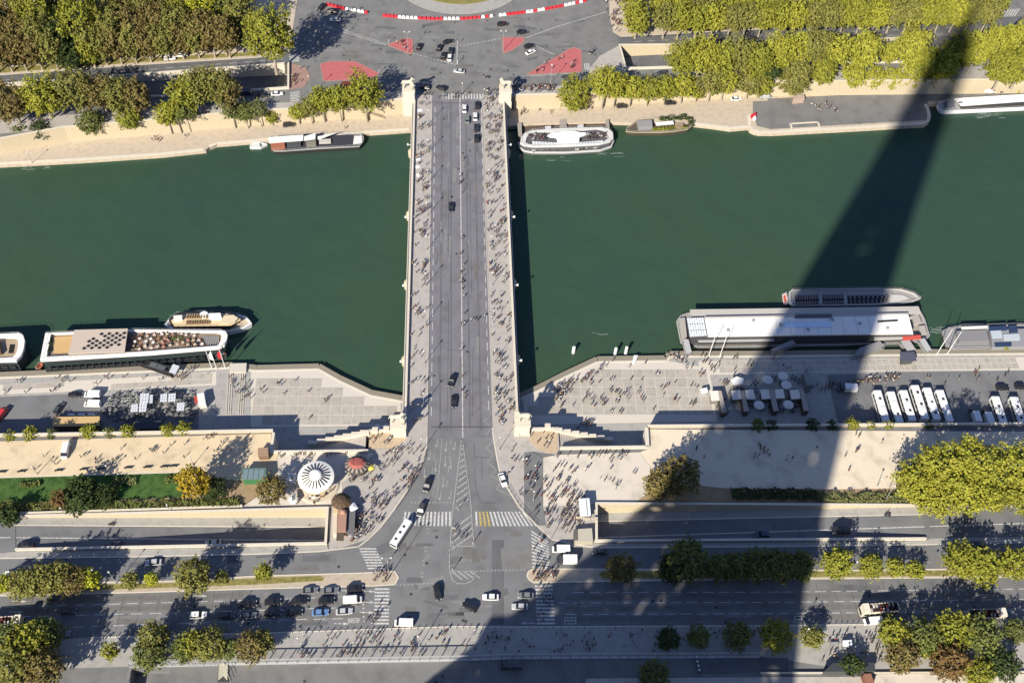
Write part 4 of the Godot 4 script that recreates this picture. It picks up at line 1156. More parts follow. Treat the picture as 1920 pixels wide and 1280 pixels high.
func trunk_mesh(h: float, r: float, spread: float, seed_: int) -> ArrayMesh:
	# a tapered trunk with limbs; the crown's centre lies at h
	var q := RandomNumberGenerator.new()
	q.seed = seed_
	var b := MB.new()
	var k := W(0.33, 0.29, 0.23)
	var fork := h * 0.55
	var lean := Vector3(q.randf_range(-0.4, 0.4), 0, q.randf_range(-0.4, 0.4))
	b.tube(Vector3(0, -0.1, 0), Vector3(0, h * 0.12, 0), r * 1.35, r, 8, k, false)
	b.tube(Vector3(0, h * 0.12, 0), Vector3(0, fork, 0) + lean, r, r * 0.7, 8, k, false)
	for i in 6:
		var a := TAU * i / 6 + q.randf_range(-0.4, 0.4)
		var e := Vector3(cos(a) * spread * 0.55, h + q.randf_range(-0.1, 0.3) * spread, sin(a) * spread * 0.55)
		var m := (Vector3(0, fork, 0) + lean).lerp(e, 0.5) + Vector3(0, -0.3, 0)
		b.tube(Vector3(0, fork - r, 0) + lean, m, r * 0.5, r * 0.34, 6, k, false)
		b.tube(m, e, r * 0.34, r * 0.12, 5, k, false)
	b.tube(Vector3(0, fork, 0) + lean, Vector3(0, h + spread * 0.4, 0), r * 0.65, r * 0.15, 6, k, false)
	return b.mesh(true)

const LEAF := {
	"yellow": [0.33, 0.335, 0.05], "lime": [0.38, 0.4, 0.04], "olive": [0.215, 0.215, 0.06], "brown": [0.195, 0.16, 0.06], "rust": [0.17, 0.11, 0.045],
	"green": [0.145, 0.17, 0.05], "dark green": [0.05, 0.075, 0.025], "yellow green": [0.25, 0.26, 0.04], "golden": [0.4, 0.3, 0.035], "grey green": [0.17, 0.19, 0.075],
}

func leaf_mat(kind: String) -> StandardMaterial3D:
	var key := "leaves " + kind
	if mats.has(key): return mats[key]
	var k: Array = LEAF[kind]
	var m := mat(key, W(k[0], k[1], k[2]), 0.75, null, 1.0, true, 0.25)
	m.backlight_enabled = true
	m.backlight = Color(k[0] * 1.0, k[1] * 1.0, k[2] * 0.8).linear_to_srgb() * 0.8
	return m

func make_trees() -> void:
	for i in 4:
		lib["crown_s%d" % i] = crown_mesh(760, 0.125, 40 + i, 0.5)
		lib["crown_m%d" % i] = crown_mesh(2300, 0.074, 50 + i, 0.42)
		lib["crown_l%d" % i] = crown_mesh(4600, 0.053, 60 + i, 0.46)
		lib["trunk%d" % i] = trunk_mesh(10.0, 0.38, 6.0, 70 + i)

func tree(x: float, z: float, r: float, h: float, kind: String, label: String, group: String, y0 := 0.13, sy := 1.0, called := "tree") -> void:
	var t := thing(called, label, "tree" if called != "shrub" else "shrub", Vector3(x, y0, z), rng.randf() * TAU, group)
	var i := rng.randi() % 4
	var tr := obj("trunk", lib["trunk%d" % i], mats["matte"], t)
	tr.scale = Vector3(r / 6.0 * 0.9 + 0.12, h / 10.0, r / 6.0 * 0.9 + 0.12)
	var c := obj("crown", lib["crown_%s%d" % ["s" if r < 3.3 else ("m" if r < 6.6 else "l"), rng.randi() % 4]], leaf_mat(kind), t)
	c.position.y = h
	c.scale = Vector3(r, r * sy, r)

func trees(group: String, where: String, list: Array, y0 := 0.13, sy := 1.0) -> void:
	# list: x, z, crown radius, height of the crown's centre, kind
	for i in list.size():
		var e: Array = list[i]
		var size := "small" if e[2] < 3.4 else ("broad" if e[2] > 7.2 else "round")
		var place := ordinal(i + 1) + " from left"
		tree(e[0], e[1], e[2], e[3], e[4], "%s %s tree %s, %s" % [size, e[4], where, place], group, y0, e[5] if e.size() > 5 else sy)

func ordinal(n: int) -> String:
	var w := ["first", "second", "third", "fourth", "fifth", "sixth", "seventh", "eighth", "ninth", "tenth", "eleventh", "twelfth", "thirteenth", "fourteenth", "fifteenth", "sixteenth", "seventeenth", "eighteenth", "nineteenth", "twentieth"]
	if n <= 20: return w[n - 1]
	return ["twenty", "thirty", "forty"][n / 10 - 2] + ("-" + w[n % 10 - 1] if n % 10 > 0 else "")

func hedge(called: String, label: String, a: Array, w: float, h: float, kind: String, y0 := 0.13, group := "") -> void:
	# a clipped or loose hedge along the points a
	var p := pg(a)
	var b := MB.new()
	var r := RandomNumberGenerator.new()
	r.seed = 300 + int(p[0].x)
	for i in p.size() - 1:
		var l := (p[i + 1] - p[i]).length()
		for j in int(l * w * 17.0):
			var q := p[i].lerp(p[i + 1], r.randf()) + (p[i + 1] - p[i]).normalized().orthogonal() * w * r.randf_range(-0.5, 0.5)
			var bump_ := 0.75 + 0.35 * sin(q.x * 1.3) * cos(q.y * 1.9)
			var c := Vector3(q.x, y0 + h * bump_ * pow(r.randf_range(0.05, 1.0), 0.45), q.y)
			var n := (Vector3(r.randfn(), r.randfn() + 1.2, r.randfn())).normalized()
			var u := n.cross(Vector3(r.randfn(), r.randfn(), r.randfn())).normalized()
			var v := n.cross(u)
			var s := r.randf_range(0.16, 0.36)
			var k := r.randf_range(0.55, 1.25)
			var col := Color(k * r.randf_range(0.9, 1.2), k, k * 0.95)
			b.tri(c - u * s, c - v * s, c + u * s, col); b.tri(c - u * s, c + u * s, c + v * s - n * s * 0.4, col)
	var o := obj(called, b, leaf_mat(kind))
	tag(o, label, "hedge", group)

func build_trees() -> void:
	trees("plane trees along the far road on the left", "in the front row of the far left road", [[-178.61,-327.86, 6, 10, "brown"], [-173.22,-328.53, 5.6, 10, "brown"], [-167.81,-329.20, 5.6, 10, "brown"], [-161.99,-329.88, 5.8, 10, "brown"], [-156.01,-329.93, 5.6, 10, "olive"], [-149.46,-329.93, 5.4, 6.5, "dark green"], [-142.15,-331.31, 5.2, 9, "yellow green"], [-137.69,-332.63, 5.4, 10, "olive"], [-132.17,-333.31, 5.6, 10, "brown"], [-126.63,-334.00, 5.6, 10, "olive"], [-121.07,-334.69, 5.6, 10, "brown"], [-114.68,-335.40, 5.6, 10, "olive"], [-108.77,-336.74, 5.4, 10, "brown"], [-102.73,-337.44, 5.6, 10, "olive"], [-96.64,-337.83, 5.4, 10, "brown"], [-90.65,-337.56, 5.0, 10, "brown"]], 0.13, 1.25)
	trees("trees of the far park on the left", "in the far left park", [[-180.65,-340.51, 8, 12, "dark green"], [-176.01,-353.04, 8, 12, "brown"], [-170.36,-334.21, 7, 13, "brown"], [-164.55,-345.22, 8, 14, "yellow green"], [-160.15,-334.95, 7, 13, "olive"], [-153.89,-336.93, 8, 10, "dark green"], [-159.12,-356.63, 7, 12, "green"], [-145.50,-340.20, 9, 16, "yellow green"], [-143.12,-334.49, 6, 12, "olive"], [-137.87,-350.17, 8, 14, "olive"], [-134.44,-339.07, 7, 13, "olive"], [-133.75,-360.36, 7, 10, "dark green"], [-126.57,-340.45, 7, 13, "brown"], [-123.74,-351.68, 7, 14, "olive"], [-118.47,-343.14, 7, 13, "brown"], [-117.53,-356.49, 7, 12, "olive"], [-109.70,-341.94, 7, 13, "olive"], [-108.16,-353.90, 7.4, 13, "yellow green"], [-100.52,-340.73, 6.5, 13, "brown"], [-99.61,-350.65, 7, 14, "lime"], [-93.86,-351.38, 6, 12, "green"], [-92.37,-339.52, 6, 12, "brown"], [-87.04,-350.13, 7, 12, "olive"], [-88.21,-341.46, 4.5, 9, "dark green"]], 0.13, 1.2)
	trees("lone plane tree at the far square", "alone beside the far square", [[-71.49,-328.19, 9.6, 19, "yellow green", 1.15]])
	trees("trees on the far riverside lane, left", "below the far left tunnel ramp", [[-169.85,-300.44, 7, 11, "brown"], [-163.60,-299.89, 7, 10, "brown"], [-152.73,-302.26, 7.6, 11, "yellow"], [-141.16,-305.24, 7.6, 12, "olive"], [-132.97,-305.85, 6.6, 10, "brown"], [-125.78,-304.72, 6.6, 10, "olive"], [-120.21,-304.73, 6, 9, "brown"], [-101.68,-304.86, 6.4, 10, "yellow green"], [-96.53,-307.28, 7, 12, "olive"], [-90.36,-307.91, 7, 12, "olive"], [-86.66,-306.71, 5.4, 10, "brown"]], 0.13, 1.1)
	trees("small trees on the far lower quay, left", "at the far wall's foot left of the bridge", [[-163.24,-296.68, 3.2, 4.7, "grey green"], [-156.09,-297.27, 3.8, 5.5, "dark green"], [-137.53,-299.34, 5.0, 8, "green"], [-123.57,-300.24, 4.7, 8.9, "yellow green"], [-109.53,-301.27, 4.4, 10.2, "yellow", 1.2], [-105.99,-301.75, 3.6, 12, "yellow green"], [-102.70,-302.64, 5.0, 11, "green"], [-85.98,-304.46, 3.8, 9.4, "grey green"], [-81.12,-304.47, 4.0, 8.3, "green"], [-76.12,-305.23, 3.4, 9, "grey green"], [-71.93,-305.98, 2.6, 4.2, "yellow green"], [-61.79,-306.76, 3.5, 6.4, "yellow"], [-56.90,-307.02, 4.2, 8.6, "olive"], [-52.14,-307.84, 5.0, 11.4, "yellow green"], [-45.70,-308.29, 5.2, 12, "yellow green"], [-35.82,-308.32, 7.2, 15, "yellow green", 1.2]], QY)
	# right of the far square
	var rows := []
	for r in 3:
		for i in 21:
			rows.append([0.0, 0.0, 5.4, 10, ["olive", "yellow green", "olive", "yellow green", "yellow"][(i * 3 + r) % 5]])
	var k := 0
	for r in 3:
		var a := Vector2(83.93,-351.42) if r == 0 else (Vector2(83.25,-360.41) if r == 1 else Vector2(83.45,-369.63))
		var e := Vector2(220.82,-357.21) if r == 0 else (Vector2(225.77,-365.82) if r == 1 else Vector2(229.90,-374.62))
		for i in 21:
			var p := a.lerp(e, i / 20.0)
			rows[k][0] = p.x + rng.randf_range(-0.5, 0.5); rows[k][1] = p.y + rng.randf_range(-0.7, 0.7)
			k += 1
	for r in 3:
		trees("clipped plane trees beyond the far right road", "in the %s clipped row of the far right" % ["front", "middle", "back"][r], rows.slice(r * 21, r * 21 + 21), 0.13, 1.2)
	trees("trees at the corner of the far square", "at the far square's right corner", [[72.14,-359.56, 5.6, 10, "yellow green"], [72.72,-351.24, 5.6, 9, "yellow green"]], 0.13, 1.2)
	trees("yellow trees between the far right road and the river", "right of the far tunnel mouth", [[87.39,-325.77, 6.6, 11, "yellow green"], [94.89,-326.52, 7, 12, "yellow"], [102.48,-325.26, 6.4, 11, "yellow green"], [109.35,-327.29, 7, 12, "olive"], [116.75,-324.75, 6.6, 11, "yellow green"], [126.19,-329.96, 6.6, 11, "yellow"], [135.01,-331.34, 6.2, 11, "yellow"], [140.79,-330.84, 6.6, 13, "olive"], [149.36,-329.57, 6.2, 12, "yellow"], [160.53,-329.67, 6.4, 12, "yellow", 1.3], [173.34,-334.69, 3.8, 7, "yellow", 1.4], [179.77,-330.55, 7.4, 13, "yellow", 1.2], [185.90,-325.25, 6, 10, "yellow green"], [192.13,-324.59, 6.4, 9, "yellow"], [199.58,-330.62, 6.6, 11, "yellow green"], [207.05,-330.75, 6.6, 12, "yellow"], [215.93,-334.11, 7, 12, "yellow"], [224.71,-335.52, 7.6, 12, "yellow"], [214.66,-320.43, 7, 11, "yellow green"], [222.20,-321.13, 7, 11, "yellow green"]], 0.13, 1.15)
	trees("trees along the far right river wall", "at the far wall's foot right of the bridge", [[45.25,-315.55, 6.7, 8, "yellow green", 1.1], [56.55,-315.91, 6.6, 14, "yellow"], [61.33,-316.86, 5.4, 11.4, "yellow"], [67.78,-317.21, 5, 9.6, "yellow"], [74.68,-317.71, 5, 9.2, "yellow green"], [81.65,-318.52, 5, 9, "yellow green"], [88.64,-319.28, 5.2, 9.4, "yellow"], [94.76,-319.84, 3.0, 5.5, "yellow green"], [99.80,-320.31, 6, 11, "olive"], [105.34,-321.16, 5.4, 10, "yellow"], [115.72,-322.17, 5.6, 9, "olive"], [120.63,-322.83, 5.2, 7.4, "yellow green"], [133.41,-324.50, 6.6, 8, "olive"], [145.12,-325.85, 5.4, 11, "yellow green"], [158.60,-326.89, 5.2, 8.3, "yellow"], [167.63,-327.59, 5, 7, "yellow"], [175.36,-328.29, 4.6, 5.6, "yellow"], [183.65,-329.32, 5.8, 8, "yellow"], [192.52,-330.68, 5.4, 6, "yellow green"], [222.24,-332.19, 5.4, 6, "yellow green"]], QY)
	trees("trees of the far riverside lane, right", "on the lane above the far right wall", [[123.29,-323.84, 3.4, 6, "dark green"], [133.73,-320.89, 5, 8, "olive"], [143.93,-322.87, 5, 8, "yellow green"]])
	# left bank, left of the bridge
	trees("trees of the lawn left of the bridge", "beside the lawn", [[-127.97,-136.83, 3.2, 3, "dark green", 1.2], [-114.13,-141.09, 2.9, 4, "rust"], [-108.97,-142.67, 5.8, 3.4, "dark green", 0.75], [-102.38,-142.73, 3.6, 2.4, "dark green", 0.8], [-76.08,-143.61, 4.7, 9, "golden", 1.25], [-71.40,-143.79, 3.8, 4, "dark green"], [-54.54,-142.12, 4.4, 6, "brown"]])
	trees("small trees of the left avenue median", "on the left avenue median", [[-124.10,-116.33, 2.7, 4, "lime"], [-118.43,-115.19, 4.2, 5, "olive"], [-113.14,-115.57, 4.8, 6, "olive"], [-108.54,-116.39, 4.6, 6, "olive"], [-104.46,-115.70, 4.0, 6, "brown"], [-100.65,-116.35, 3.0, 5, "lime", 1.2], [-90.57,-116.59, 2.6, 3.6, "olive"], [-84.72,-116.63, 2.0, 3.6, "lime", 1.3], [-72.59,-115.86, 5.2, 7, "olive"], [-66.08,-117.07, 2.1, 2.4, "olive"], [-54.20,-117.26, 2.7, 5.4, "yellow green", 1.1]])
	trees("trees of the left avenue walk", "on the lower left avenue walk", [[-116.63,-98.00, 5.6, 8, "green"], [-111.03,-97.24, 6, 9, "yellow green"], [-107.75,-100.34, 4.4, 8, "green"], [-113.68,-91.54, 6, 9, "olive"], [-106.85,-91.44, 5.4, 8, "brown"], [-92.02,-96.62, 2.4, 4, "yellow green"], [-80.95,-99.63, 4.2, 6, "olive"], [-81.33,-95.47, 4.4, 5, "green"], [-72.51,-96.67, 3.8, 5, "green"], [-70.25,-97.69, 3.8, 6, "yellow green"], [-66.08,-97.31, 4.6, 6, "olive"], [-61.22,-96.42, 3, 5, "green"], [-55.01,-96.50, 4.4, 6, "brown"], [-52.84,-97.94, 3.4, 5, "olive"]])
	trees("shrubs at the foot of the left river wall", "under the left promenade wall", [[-134.71,-164.40, 2.0, 6.5, "yellow green"], [-129.05,-164.94, 2.5, 7, "yellow green"], [-122.75,-164.78, 1.9, 6.5, "green"], [-112.03,-165.26, 2.7, 7, "yellow green"], [-105.68,-165.10, 2.1, 6.5, "green"], [-100.22,-165.29, 2.4, 7, "yellow green"], [-88.39,-165.50, 2.4, 7, "yellow green"], [-83.71,-165.99, 2.4, 7, "yellow green"]], QY)
	trees("shrubs at the foot of the right river wall", "under the wall behind the coaches", [[91.49,-165.00, 2.3, 7, "green"], [95.90,-164.79, 2.1, 6.5, "dark green"], [108.59,-164.83, 2.2, 7, "dark green"], [115.01,-164.54, 2.0, 6.5, "dark green"], [121.35,-164.79, 2.3, 7, "yellow green"], [127.17,-164.56, 1.7, 6.5, "olive"], [132.90,-164.49, 1.8, 6.5, "olive"], [145.42,-164.32, 1.6, 6.5, "green"]], QY)
	# left bank, right of the bridge
	trees("brown tree on the sand right of the bridge", "on the sand in tower shadow", [[57.32,-142.03, 4.6, 6, "brown"], [63.69,-144.19, 6.0, 7, "brown"]])
	trees("great yellow plane trees on the right", "in the great yellow clump", [[133.06,-140.27, 7.2, 9, "yellow"], [137.39,-136.21, 7.0, 8, "yellow"], [140.02,-143.08, 8.2, 12, "yellow"], [146.78,-138.30, 8.4, 9, "yellow"], [149.39,-144.71, 8.0, 12, "yellow"], [152.62,-136.31, 5.6, 8, "yellow"], [162.58,-143.64, 7.6, 11, "yellow"], [163.05,-136.13, 6.4, 8, "yellow green"]], 0.13, 0.85)
	trees("trees of the right avenue median", "on the right avenue median", [[43.89,-116.17, 4.6, 6, "brown"], [58.33,-116.32, 4.4, 5, "dark green"], [62.37,-117.90, 6.2, 7, "green"], [71.50,-116.38, 4.4, 5, "green"], [76.64,-116.60, 4.4, 5, "green"], [81.79,-116.38, 4.8, 6, "green"], [87.72,-115.95, 4.8, 6, "green"], [94.06,-116.26, 4.4, 5, "green"], [104.43,-116.58, 4.6, 6, "yellow green", 1.2], [114.28,-115.87, 3.6, 5, "yellow green"], [121.39,-115.63, 3.0, 4.5, "yellow green"], [127.42,-115.03, 2.8, 3.4, "yellow green"], [139.91,-116.41, 5.4, 7, "yellow green"], [145.43,-115.15, 5.6, 6, "yellow green"], [155.07,-115.60, 4.8, 6, "yellow green"]])
	trees("trees of the right avenue walk", "on the lower right avenue walk", [[49.40,-86.55, 4, 6, "green"], [54.66,-96.64, 3.3, 4.4, "dark green"], [62.91,-97.04, 3.3, 4.4, "green"], [73.44,-96.89, 4.0, 5, "green"], [83.50,-96.30, 4.4, 6, "yellow green"], [93.70,-96.30, 3.4, 4.6, "olive"], [103.23,-88.78, 3.2, 4, "dark green"], [115.10,-96.42, 4.4, 7, "yellow green"], [116.14,-90.09, 4.8, 6, "brown"], [123.39,-94.77, 4.8, 7, "green"], [124.48,-92.61, 3.2, 4, "yellow green"], [127.89,-88.06, 5.4, 7, "rust"], [130.93,-96.00, 5.2, 8, "yellow green"], [137.82,-94.68, 5.6, 8, "green"], [135.26,-85.39, 4.4, 6, "yellow green"], [142.45,-87.21, 4.6, 6, "dark green"], [149.61,-96.40, 3.4, 5, "green"]])
	hedge("hedge", "long loose dark hedge along the low garden wall left of the bridge", [-132.13,-141.07, -114.06,-140.59, -96.01,-140.62, -82.44,-140.90, -64.19,-140.93], 2.6, 1.7, "green")
	hedge("hedge", "clipped hedge block at the left on the lawn", [-128.14,-147.67, -122.29,-147.92], 2.0, 1.2, "green", 0.15, "hedge blocks on the lawn")
	hedge("hedge", "clipped hedge block in the middle of the lawn", [-101.34,-148.28, -94.95,-148.53], 2.4, 1.3, "grey green", 0.15, "hedge blocks on the lawn")
	hedge("hedge", "clipped hedge block on the lawn beside the golden tree", [-86.69,-148.75, -82.74,-149.04], 2.6, 1.3, "green", 0.15, "hedge blocks on the lawn")
	hedge("hedge", "dark hedge along the sand promenade right of the brown tree", [79.45,-141.13, 92.22,-140.92, 104.96,-140.36], 3.6, 2.2, "dark green")
	hedge("hedge", "sunlit hedge along the sand promenade left of the great yellow trees", [104.88,-140.00, 115.99,-139.29, 132.11,-139.20], 3.2, 1.8, "grey green")
	hedge("hedge", "hedge under the great yellow plane trees", [131.98,-138.67, 148.01,-138.05, 169.18,-138.05], 2.4, 1.2, "green")


# ---------- vehicles (built pointing along +x, standing on y = 0) ----------
const PAINT := {"black": [0.012, 0.012, 0.014], "white": [0.74, 0.74, 0.73], "grey": [0.16, 0.165, 0.17], "silver": [0.42, 0.43, 0.44], "dark grey": [0.05, 0.052, 0.056], "blue": [0.12, 0.22, 0.42], "green grey": [0.17, 0.2, 0.18], "red": [0.5, 0.03, 0.03], "dark blue": [0.02, 0.03, 0.07], "yellow": [0.6, 0.45, 0.05]}

func paint(k: String) -> StandardMaterial3D:
	var c: Array = PAINT[k]
	var m := mat("paint " + k, W(c[0], c[1], c[2]), 0.28, null, 1.0, false, 0.5)
	m.clearcoat_enabled = true
	m.clearcoat = 0.6
	return m

func loft(b: MB, st: Array, k: Color) -> void:
	# stations along x: [x, half width, bottom, top]; an eight-cornered section with rounded shoulders
	var rings := []
	for s in st:
		var w: float = s[1]
		var y0: float = s[2]
		var y1: float = s[3]
		var h := y1 - y0
		rings.append([Vector3(s[0], y0, w * 0.86), Vector3(s[0], y0 + h * 0.22, w), Vector3(s[0], y1 - h * 0.22, w), Vector3(s[0], y1, w * 0.86), Vector3(s[0], y1, -w * 0.86), Vector3(s[0], y1 - h * 0.22, -w), Vector3(s[0], y0 + h * 0.22, -w), Vector3(s[0], y0, -w * 0.86)])
	for i in rings.size() - 1:
		for j in 8:
			var n := (j + 1) % 8
			b.quad(rings[i][j], rings[i + 1][j], rings[i + 1][n], rings[i][n], k)
	for e in [0, rings.size() - 1]:
		for j in range(1, 7):
			if e == 0: b.tri(rings[e][0], rings[e][j], rings[e][j + 1], k)
			else: b.tri(rings[e][0], rings[e][j + 1], rings[e][j], k)

func wheels(t: Node3D, xs: Array, half: float, r: float) -> void:
	for x in xs:
		for s in [-1, 1]:
			var key := "wheel%s%d" % [r, s]
			if not lib.has(key):
				var b := MB.new()
				b.tube(Vector3(0, 0, -0.11 * s), Vector3(0, 0, 0.11 * s), r, r, 14, W(0.02))
				b.tube(Vector3(0, 0, 0.11 * s), Vector3(0, 0, 0.13 * s), r * 0.62, r * 0.6, 10, W(0.35))
				lib[key] = b.mesh()
			var o := obj("wheel", lib[key], mats["satin"], t)
			o.position = Vector3(x, r, s * (half - 0.1))

func glasshouse(t: Node3D, x0: float, x1: float, x2: float, x3: float, y0: float, y1: float, w0: float, w1: float) -> void:
	# rear foot, rear top, front top, front foot; each pane a part
	var a := [Vector3(x0, y0, w0), Vector3(x3, y0, w0), Vector3(x2, y1, w1), Vector3(x1, y1, w1)]
	var c := [Vector3(x0, y0, -w0), Vector3(x3, y0, -w0), Vector3(x2, y1, -w1), Vector3(x1, y1, -w1)]
	for e in [["side_window", a[0], a[1], a[2], a[3]], ["side_window", c[1], c[0], c[3], c[2]], ["windscreen", a[1], c[1], c[2], a[2]], ["rear_window", c[0], a[0], a[3], c[3]]]:
		var b := MB.new()
		b.quad(e[1], e[2], e[3], e[4], Color.WHITE)
		obj(e[0], b, mats["dark_glass"], t)

func lights(t: Node3D, xf: float, xr: float, y: float, w: float) -> void:
	for s in [-1, 1]:
		var b := MB.new()
		b.box(Vector3(xf, y, s * w), Vector3(0.1, 0.16, 0.36), W(0.8))
		obj("headlight", b, mats["gloss"], t)
		b = MB.new()
		b.box(Vector3(xr, y + 0.08, s * w), Vector3(0.1, 0.18, 0.3), W(0.45, 0.02, 0.02))
		obj("taillight", b, mats["gloss"], t)

func make_car(kind: String) -> Node3D:
	var t := Node3D.new()
	var b := MB.new()
	var k := Color.WHITE
	match kind:
		"saloon":
			loft(b, [[-2.25, 0.72, 0.42, 0.82], [-2.1, 0.84, 0.3, 0.95], [-1.2, 0.9, 0.24, 1.0], [0.6, 0.9, 0.24, 0.96], [1.5, 0.87, 0.26, 0.88], [2.1, 0.8, 0.3, 0.76], [2.3, 0.66, 0.4, 0.64]], k)
			obj("body", b, paint("grey"), t, false)
			glasshouse(t, -1.75, -1.0, 0.35, 1.1, 0.95, 1.42, 0.82, 0.62)
			b = MB.new()
			b.box(Vector3(-0.33, 1.4, 0), Vector3(1.5, 0.07, 1.3), k, 0.0, 0.93)
			wheels(t, [-1.38, 1.4], 0.9, 0.32); lights(t, 2.2, -2.2, 0.58, 0.58)
		"suv":
			loft(b, [[-2.2, 0.78, 0.45, 1.0], [-2.05, 0.9, 0.34, 1.1], [-1.0, 0.94, 0.3, 1.12], [0.8, 0.94, 0.3, 1.08], [1.6, 0.91, 0.32, 1.02], [2.1, 0.84, 0.36, 0.9], [2.3, 0.7, 0.45, 0.76]], k)
			obj("body", b, paint("grey"), t)
			glasshouse(t, -2.0, -1.7, 0.3, 1.0, 1.08, 1.66, 0.87, 0.7)
			b = MB.new()
			b.box(Vector3(-0.7, 1.63, 0), Vector3(2.15, 0.08, 1.46), k, 0.0, 0.93)
			wheels(t, [-1.38, 1.42], 0.93, 0.36); lights(t, 2.2, -2.15, 0.72, 0.6)
		"van":
			loft(b, [[-2.55, 0.94, 0.35, 2.05], [-2.5, 0.98, 0.3, 2.12], [1.0, 0.98, 0.3, 2.12], [1.25, 0.96, 0.3, 2.02]], k)
			loft(b, [[1.2, 0.97, 0.3, 1.25], [2.1, 0.93, 0.32, 1.12], [2.5, 0.84, 0.4, 0.92]], k)
			obj("body", b, paint("grey"), t)
			glasshouse(t, 0.9, 0.95, 1.3, 2.0, 1.15, 2.0, 0.93, 0.84)
			b = MB.new()
			b.box(Vector3(-0.75, 2.1, 0), Vector3(3.6, 0.06, 1.6), k, 0.0, 0.95)
			wheels(t, [-1.6, 1.65], 0.98, 0.36); lights(t, 2.42, -2.52, 0.68, 0.66)
		"coach":
			loft(b, [[-6.1, 1.15, 0.5, 3.0], [-6.0, 1.27, 0.35, 3.3], [5.6, 1.27, 0.35, 3.3], [6.0, 1.22, 0.35, 3.05], [6.1, 1.1, 0.4, 1.3]], k)
			obj("body", b, paint("white"), t)
			for s in [-1, 1]:
				for i in 6:
					var g := MB.new()
					g.box(Vector3(-4.6 + i * 1.75, 1.6, s * 1.265), Vector3(1.6, 1.05, 0.04), k)
					obj("side_window", g, mats["dark_glass"], t)
			var g := MB.new()
			g.quad(Vector3(6.13, 1.3, 1.1), Vector3(6.13, 1.3, -1.1), Vector3(6.02, 2.95, -1.15), Vector3(6.02, 2.95, 1.15), k)
			obj("windscreen", g, mats["dark_glass"], t)
			b = MB.new()
			b.box(Vector3(0, 3.28, 0), Vector3(11.2, 0.06, 2.1), k, 0.0, 0.98)
			for x in [-2.2, 1.9]:
				g = MB.new()
				g.box(Vector3(x, 3.34, 0), Vector3(0.9, 0.12, 0.8), W(0.05))
				obj("roof_hatch", g, mats["satin"], t)
			g = MB.new()
			g.box(Vector3(-0.2, 3.33, 0), Vector3(2.2, 0.2, 1.7), W(0.66))
			obj("air_conditioner", g, mats["satin"], t)
			wheels(t, [-3.4, 3.9], 1.26, 0.5); lights(t, 6.08, -6.08, 0.7, 0.9)
			for s in [-1, 1]:
				g = MB.new()
				g.bar(Vector3(6.0, 2.8, s * 1.2), Vector3(6.5, 2.5, s * 1.45), 0.1, 0.1, W(0.03))
				g.box(Vector3(6.5, 2.1, s * 1.45), Vector3(0.12, 0.5, 0.25), W(0.03))
				obj("mirror", g, mats["satin"], t)
		"bus":
			return bus()
		"tour_bus":
			return tour_bus()
		"truck":
			loft(b, [[1.1, 1.0, 0.4, 1.5], [2.4, 1.0, 0.4, 1.4], [2.9, 0.92, 0.45, 1.15]], k)
			b.box(Vector3(1.55, 1.4, 0), Vector3(1.3, 0.75, 1.9), k, 0.0, 0.86)
			obj("cab", b, paint("dark grey"), t)
			glasshouse(t, 1.05, 1.15, 2.0, 2.45, 1.42, 2.1, 0.97, 0.85)
			var bx := MB.new()
			bx.box(Vector3(-1.0, 0.75, 0), Vector3(3.9, 2.0, 2.1), k)
			obj("box_body", bx, paint("white"), t)
			b = MB.new()
			b.box(Vector3(-1.0, 2.75, 0), Vector3(3.94, 0.05, 2.14), k)
			wheels(t, [-1.9, 2.0], 1.0, 0.4); lights(t, 2.85, -2.95, 0.7, 0.7)
	obj("roof", b, paint("grey" if kind != "coach" and kind != "truck" else "white"), t)
	return t

func bus() -> Node3D:
	var t := Node3D.new()
	var b := MB.new()
	loft(b, [[-6.0, 1.2, 0.4, 2.9], [-5.9, 1.26, 0.32, 3.0], [5.8, 1.26, 0.32, 3.0], [6.0, 1.2, 0.35, 2.8]], Color.WHITE)
	obj("body", b, paint("white"), t)
	for s in [-1, 1]:
		for i in 7:
			b = MB.new()
			b.box(Vector3(-5.0 + i * 1.65, 1.2, s * 1.255), Vector3(1.5, 1.3, 0.04), Color.WHITE)
			obj("side_window", b, mats["dark_glass"], t)
	for s in [-1, 1]:
		b = MB.new()
		b.box(Vector3(s * 5.99, 1.2, 0), Vector3(0.06, 1.4, 2.1), Color.WHITE)
		obj("windscreen" if s > 0 else "rear_window", b, mats["dark_glass"], t)
	b = MB.new()
	b.box(Vector3(0, 2.98, 0), Vector3(11.6, 0.1, 2.2), Color.WHITE, 0.0, 0.98)
	obj("roof", b, paint("white"), t)
	for x in [-2.4, 0.4, 3.6]:
		b = MB.new()
		b.box(Vector3(x, 3.07, 0.1), Vector3(0.9, 0.12, 0.8), W(0.04))
		obj("roof_hatch", b, mats["satin"], t)
	wheels(t, [-3.2, 3.6], 1.25, 0.48)
	lights(t, 5.98, -5.98, 0.6, 0.9)
	return t

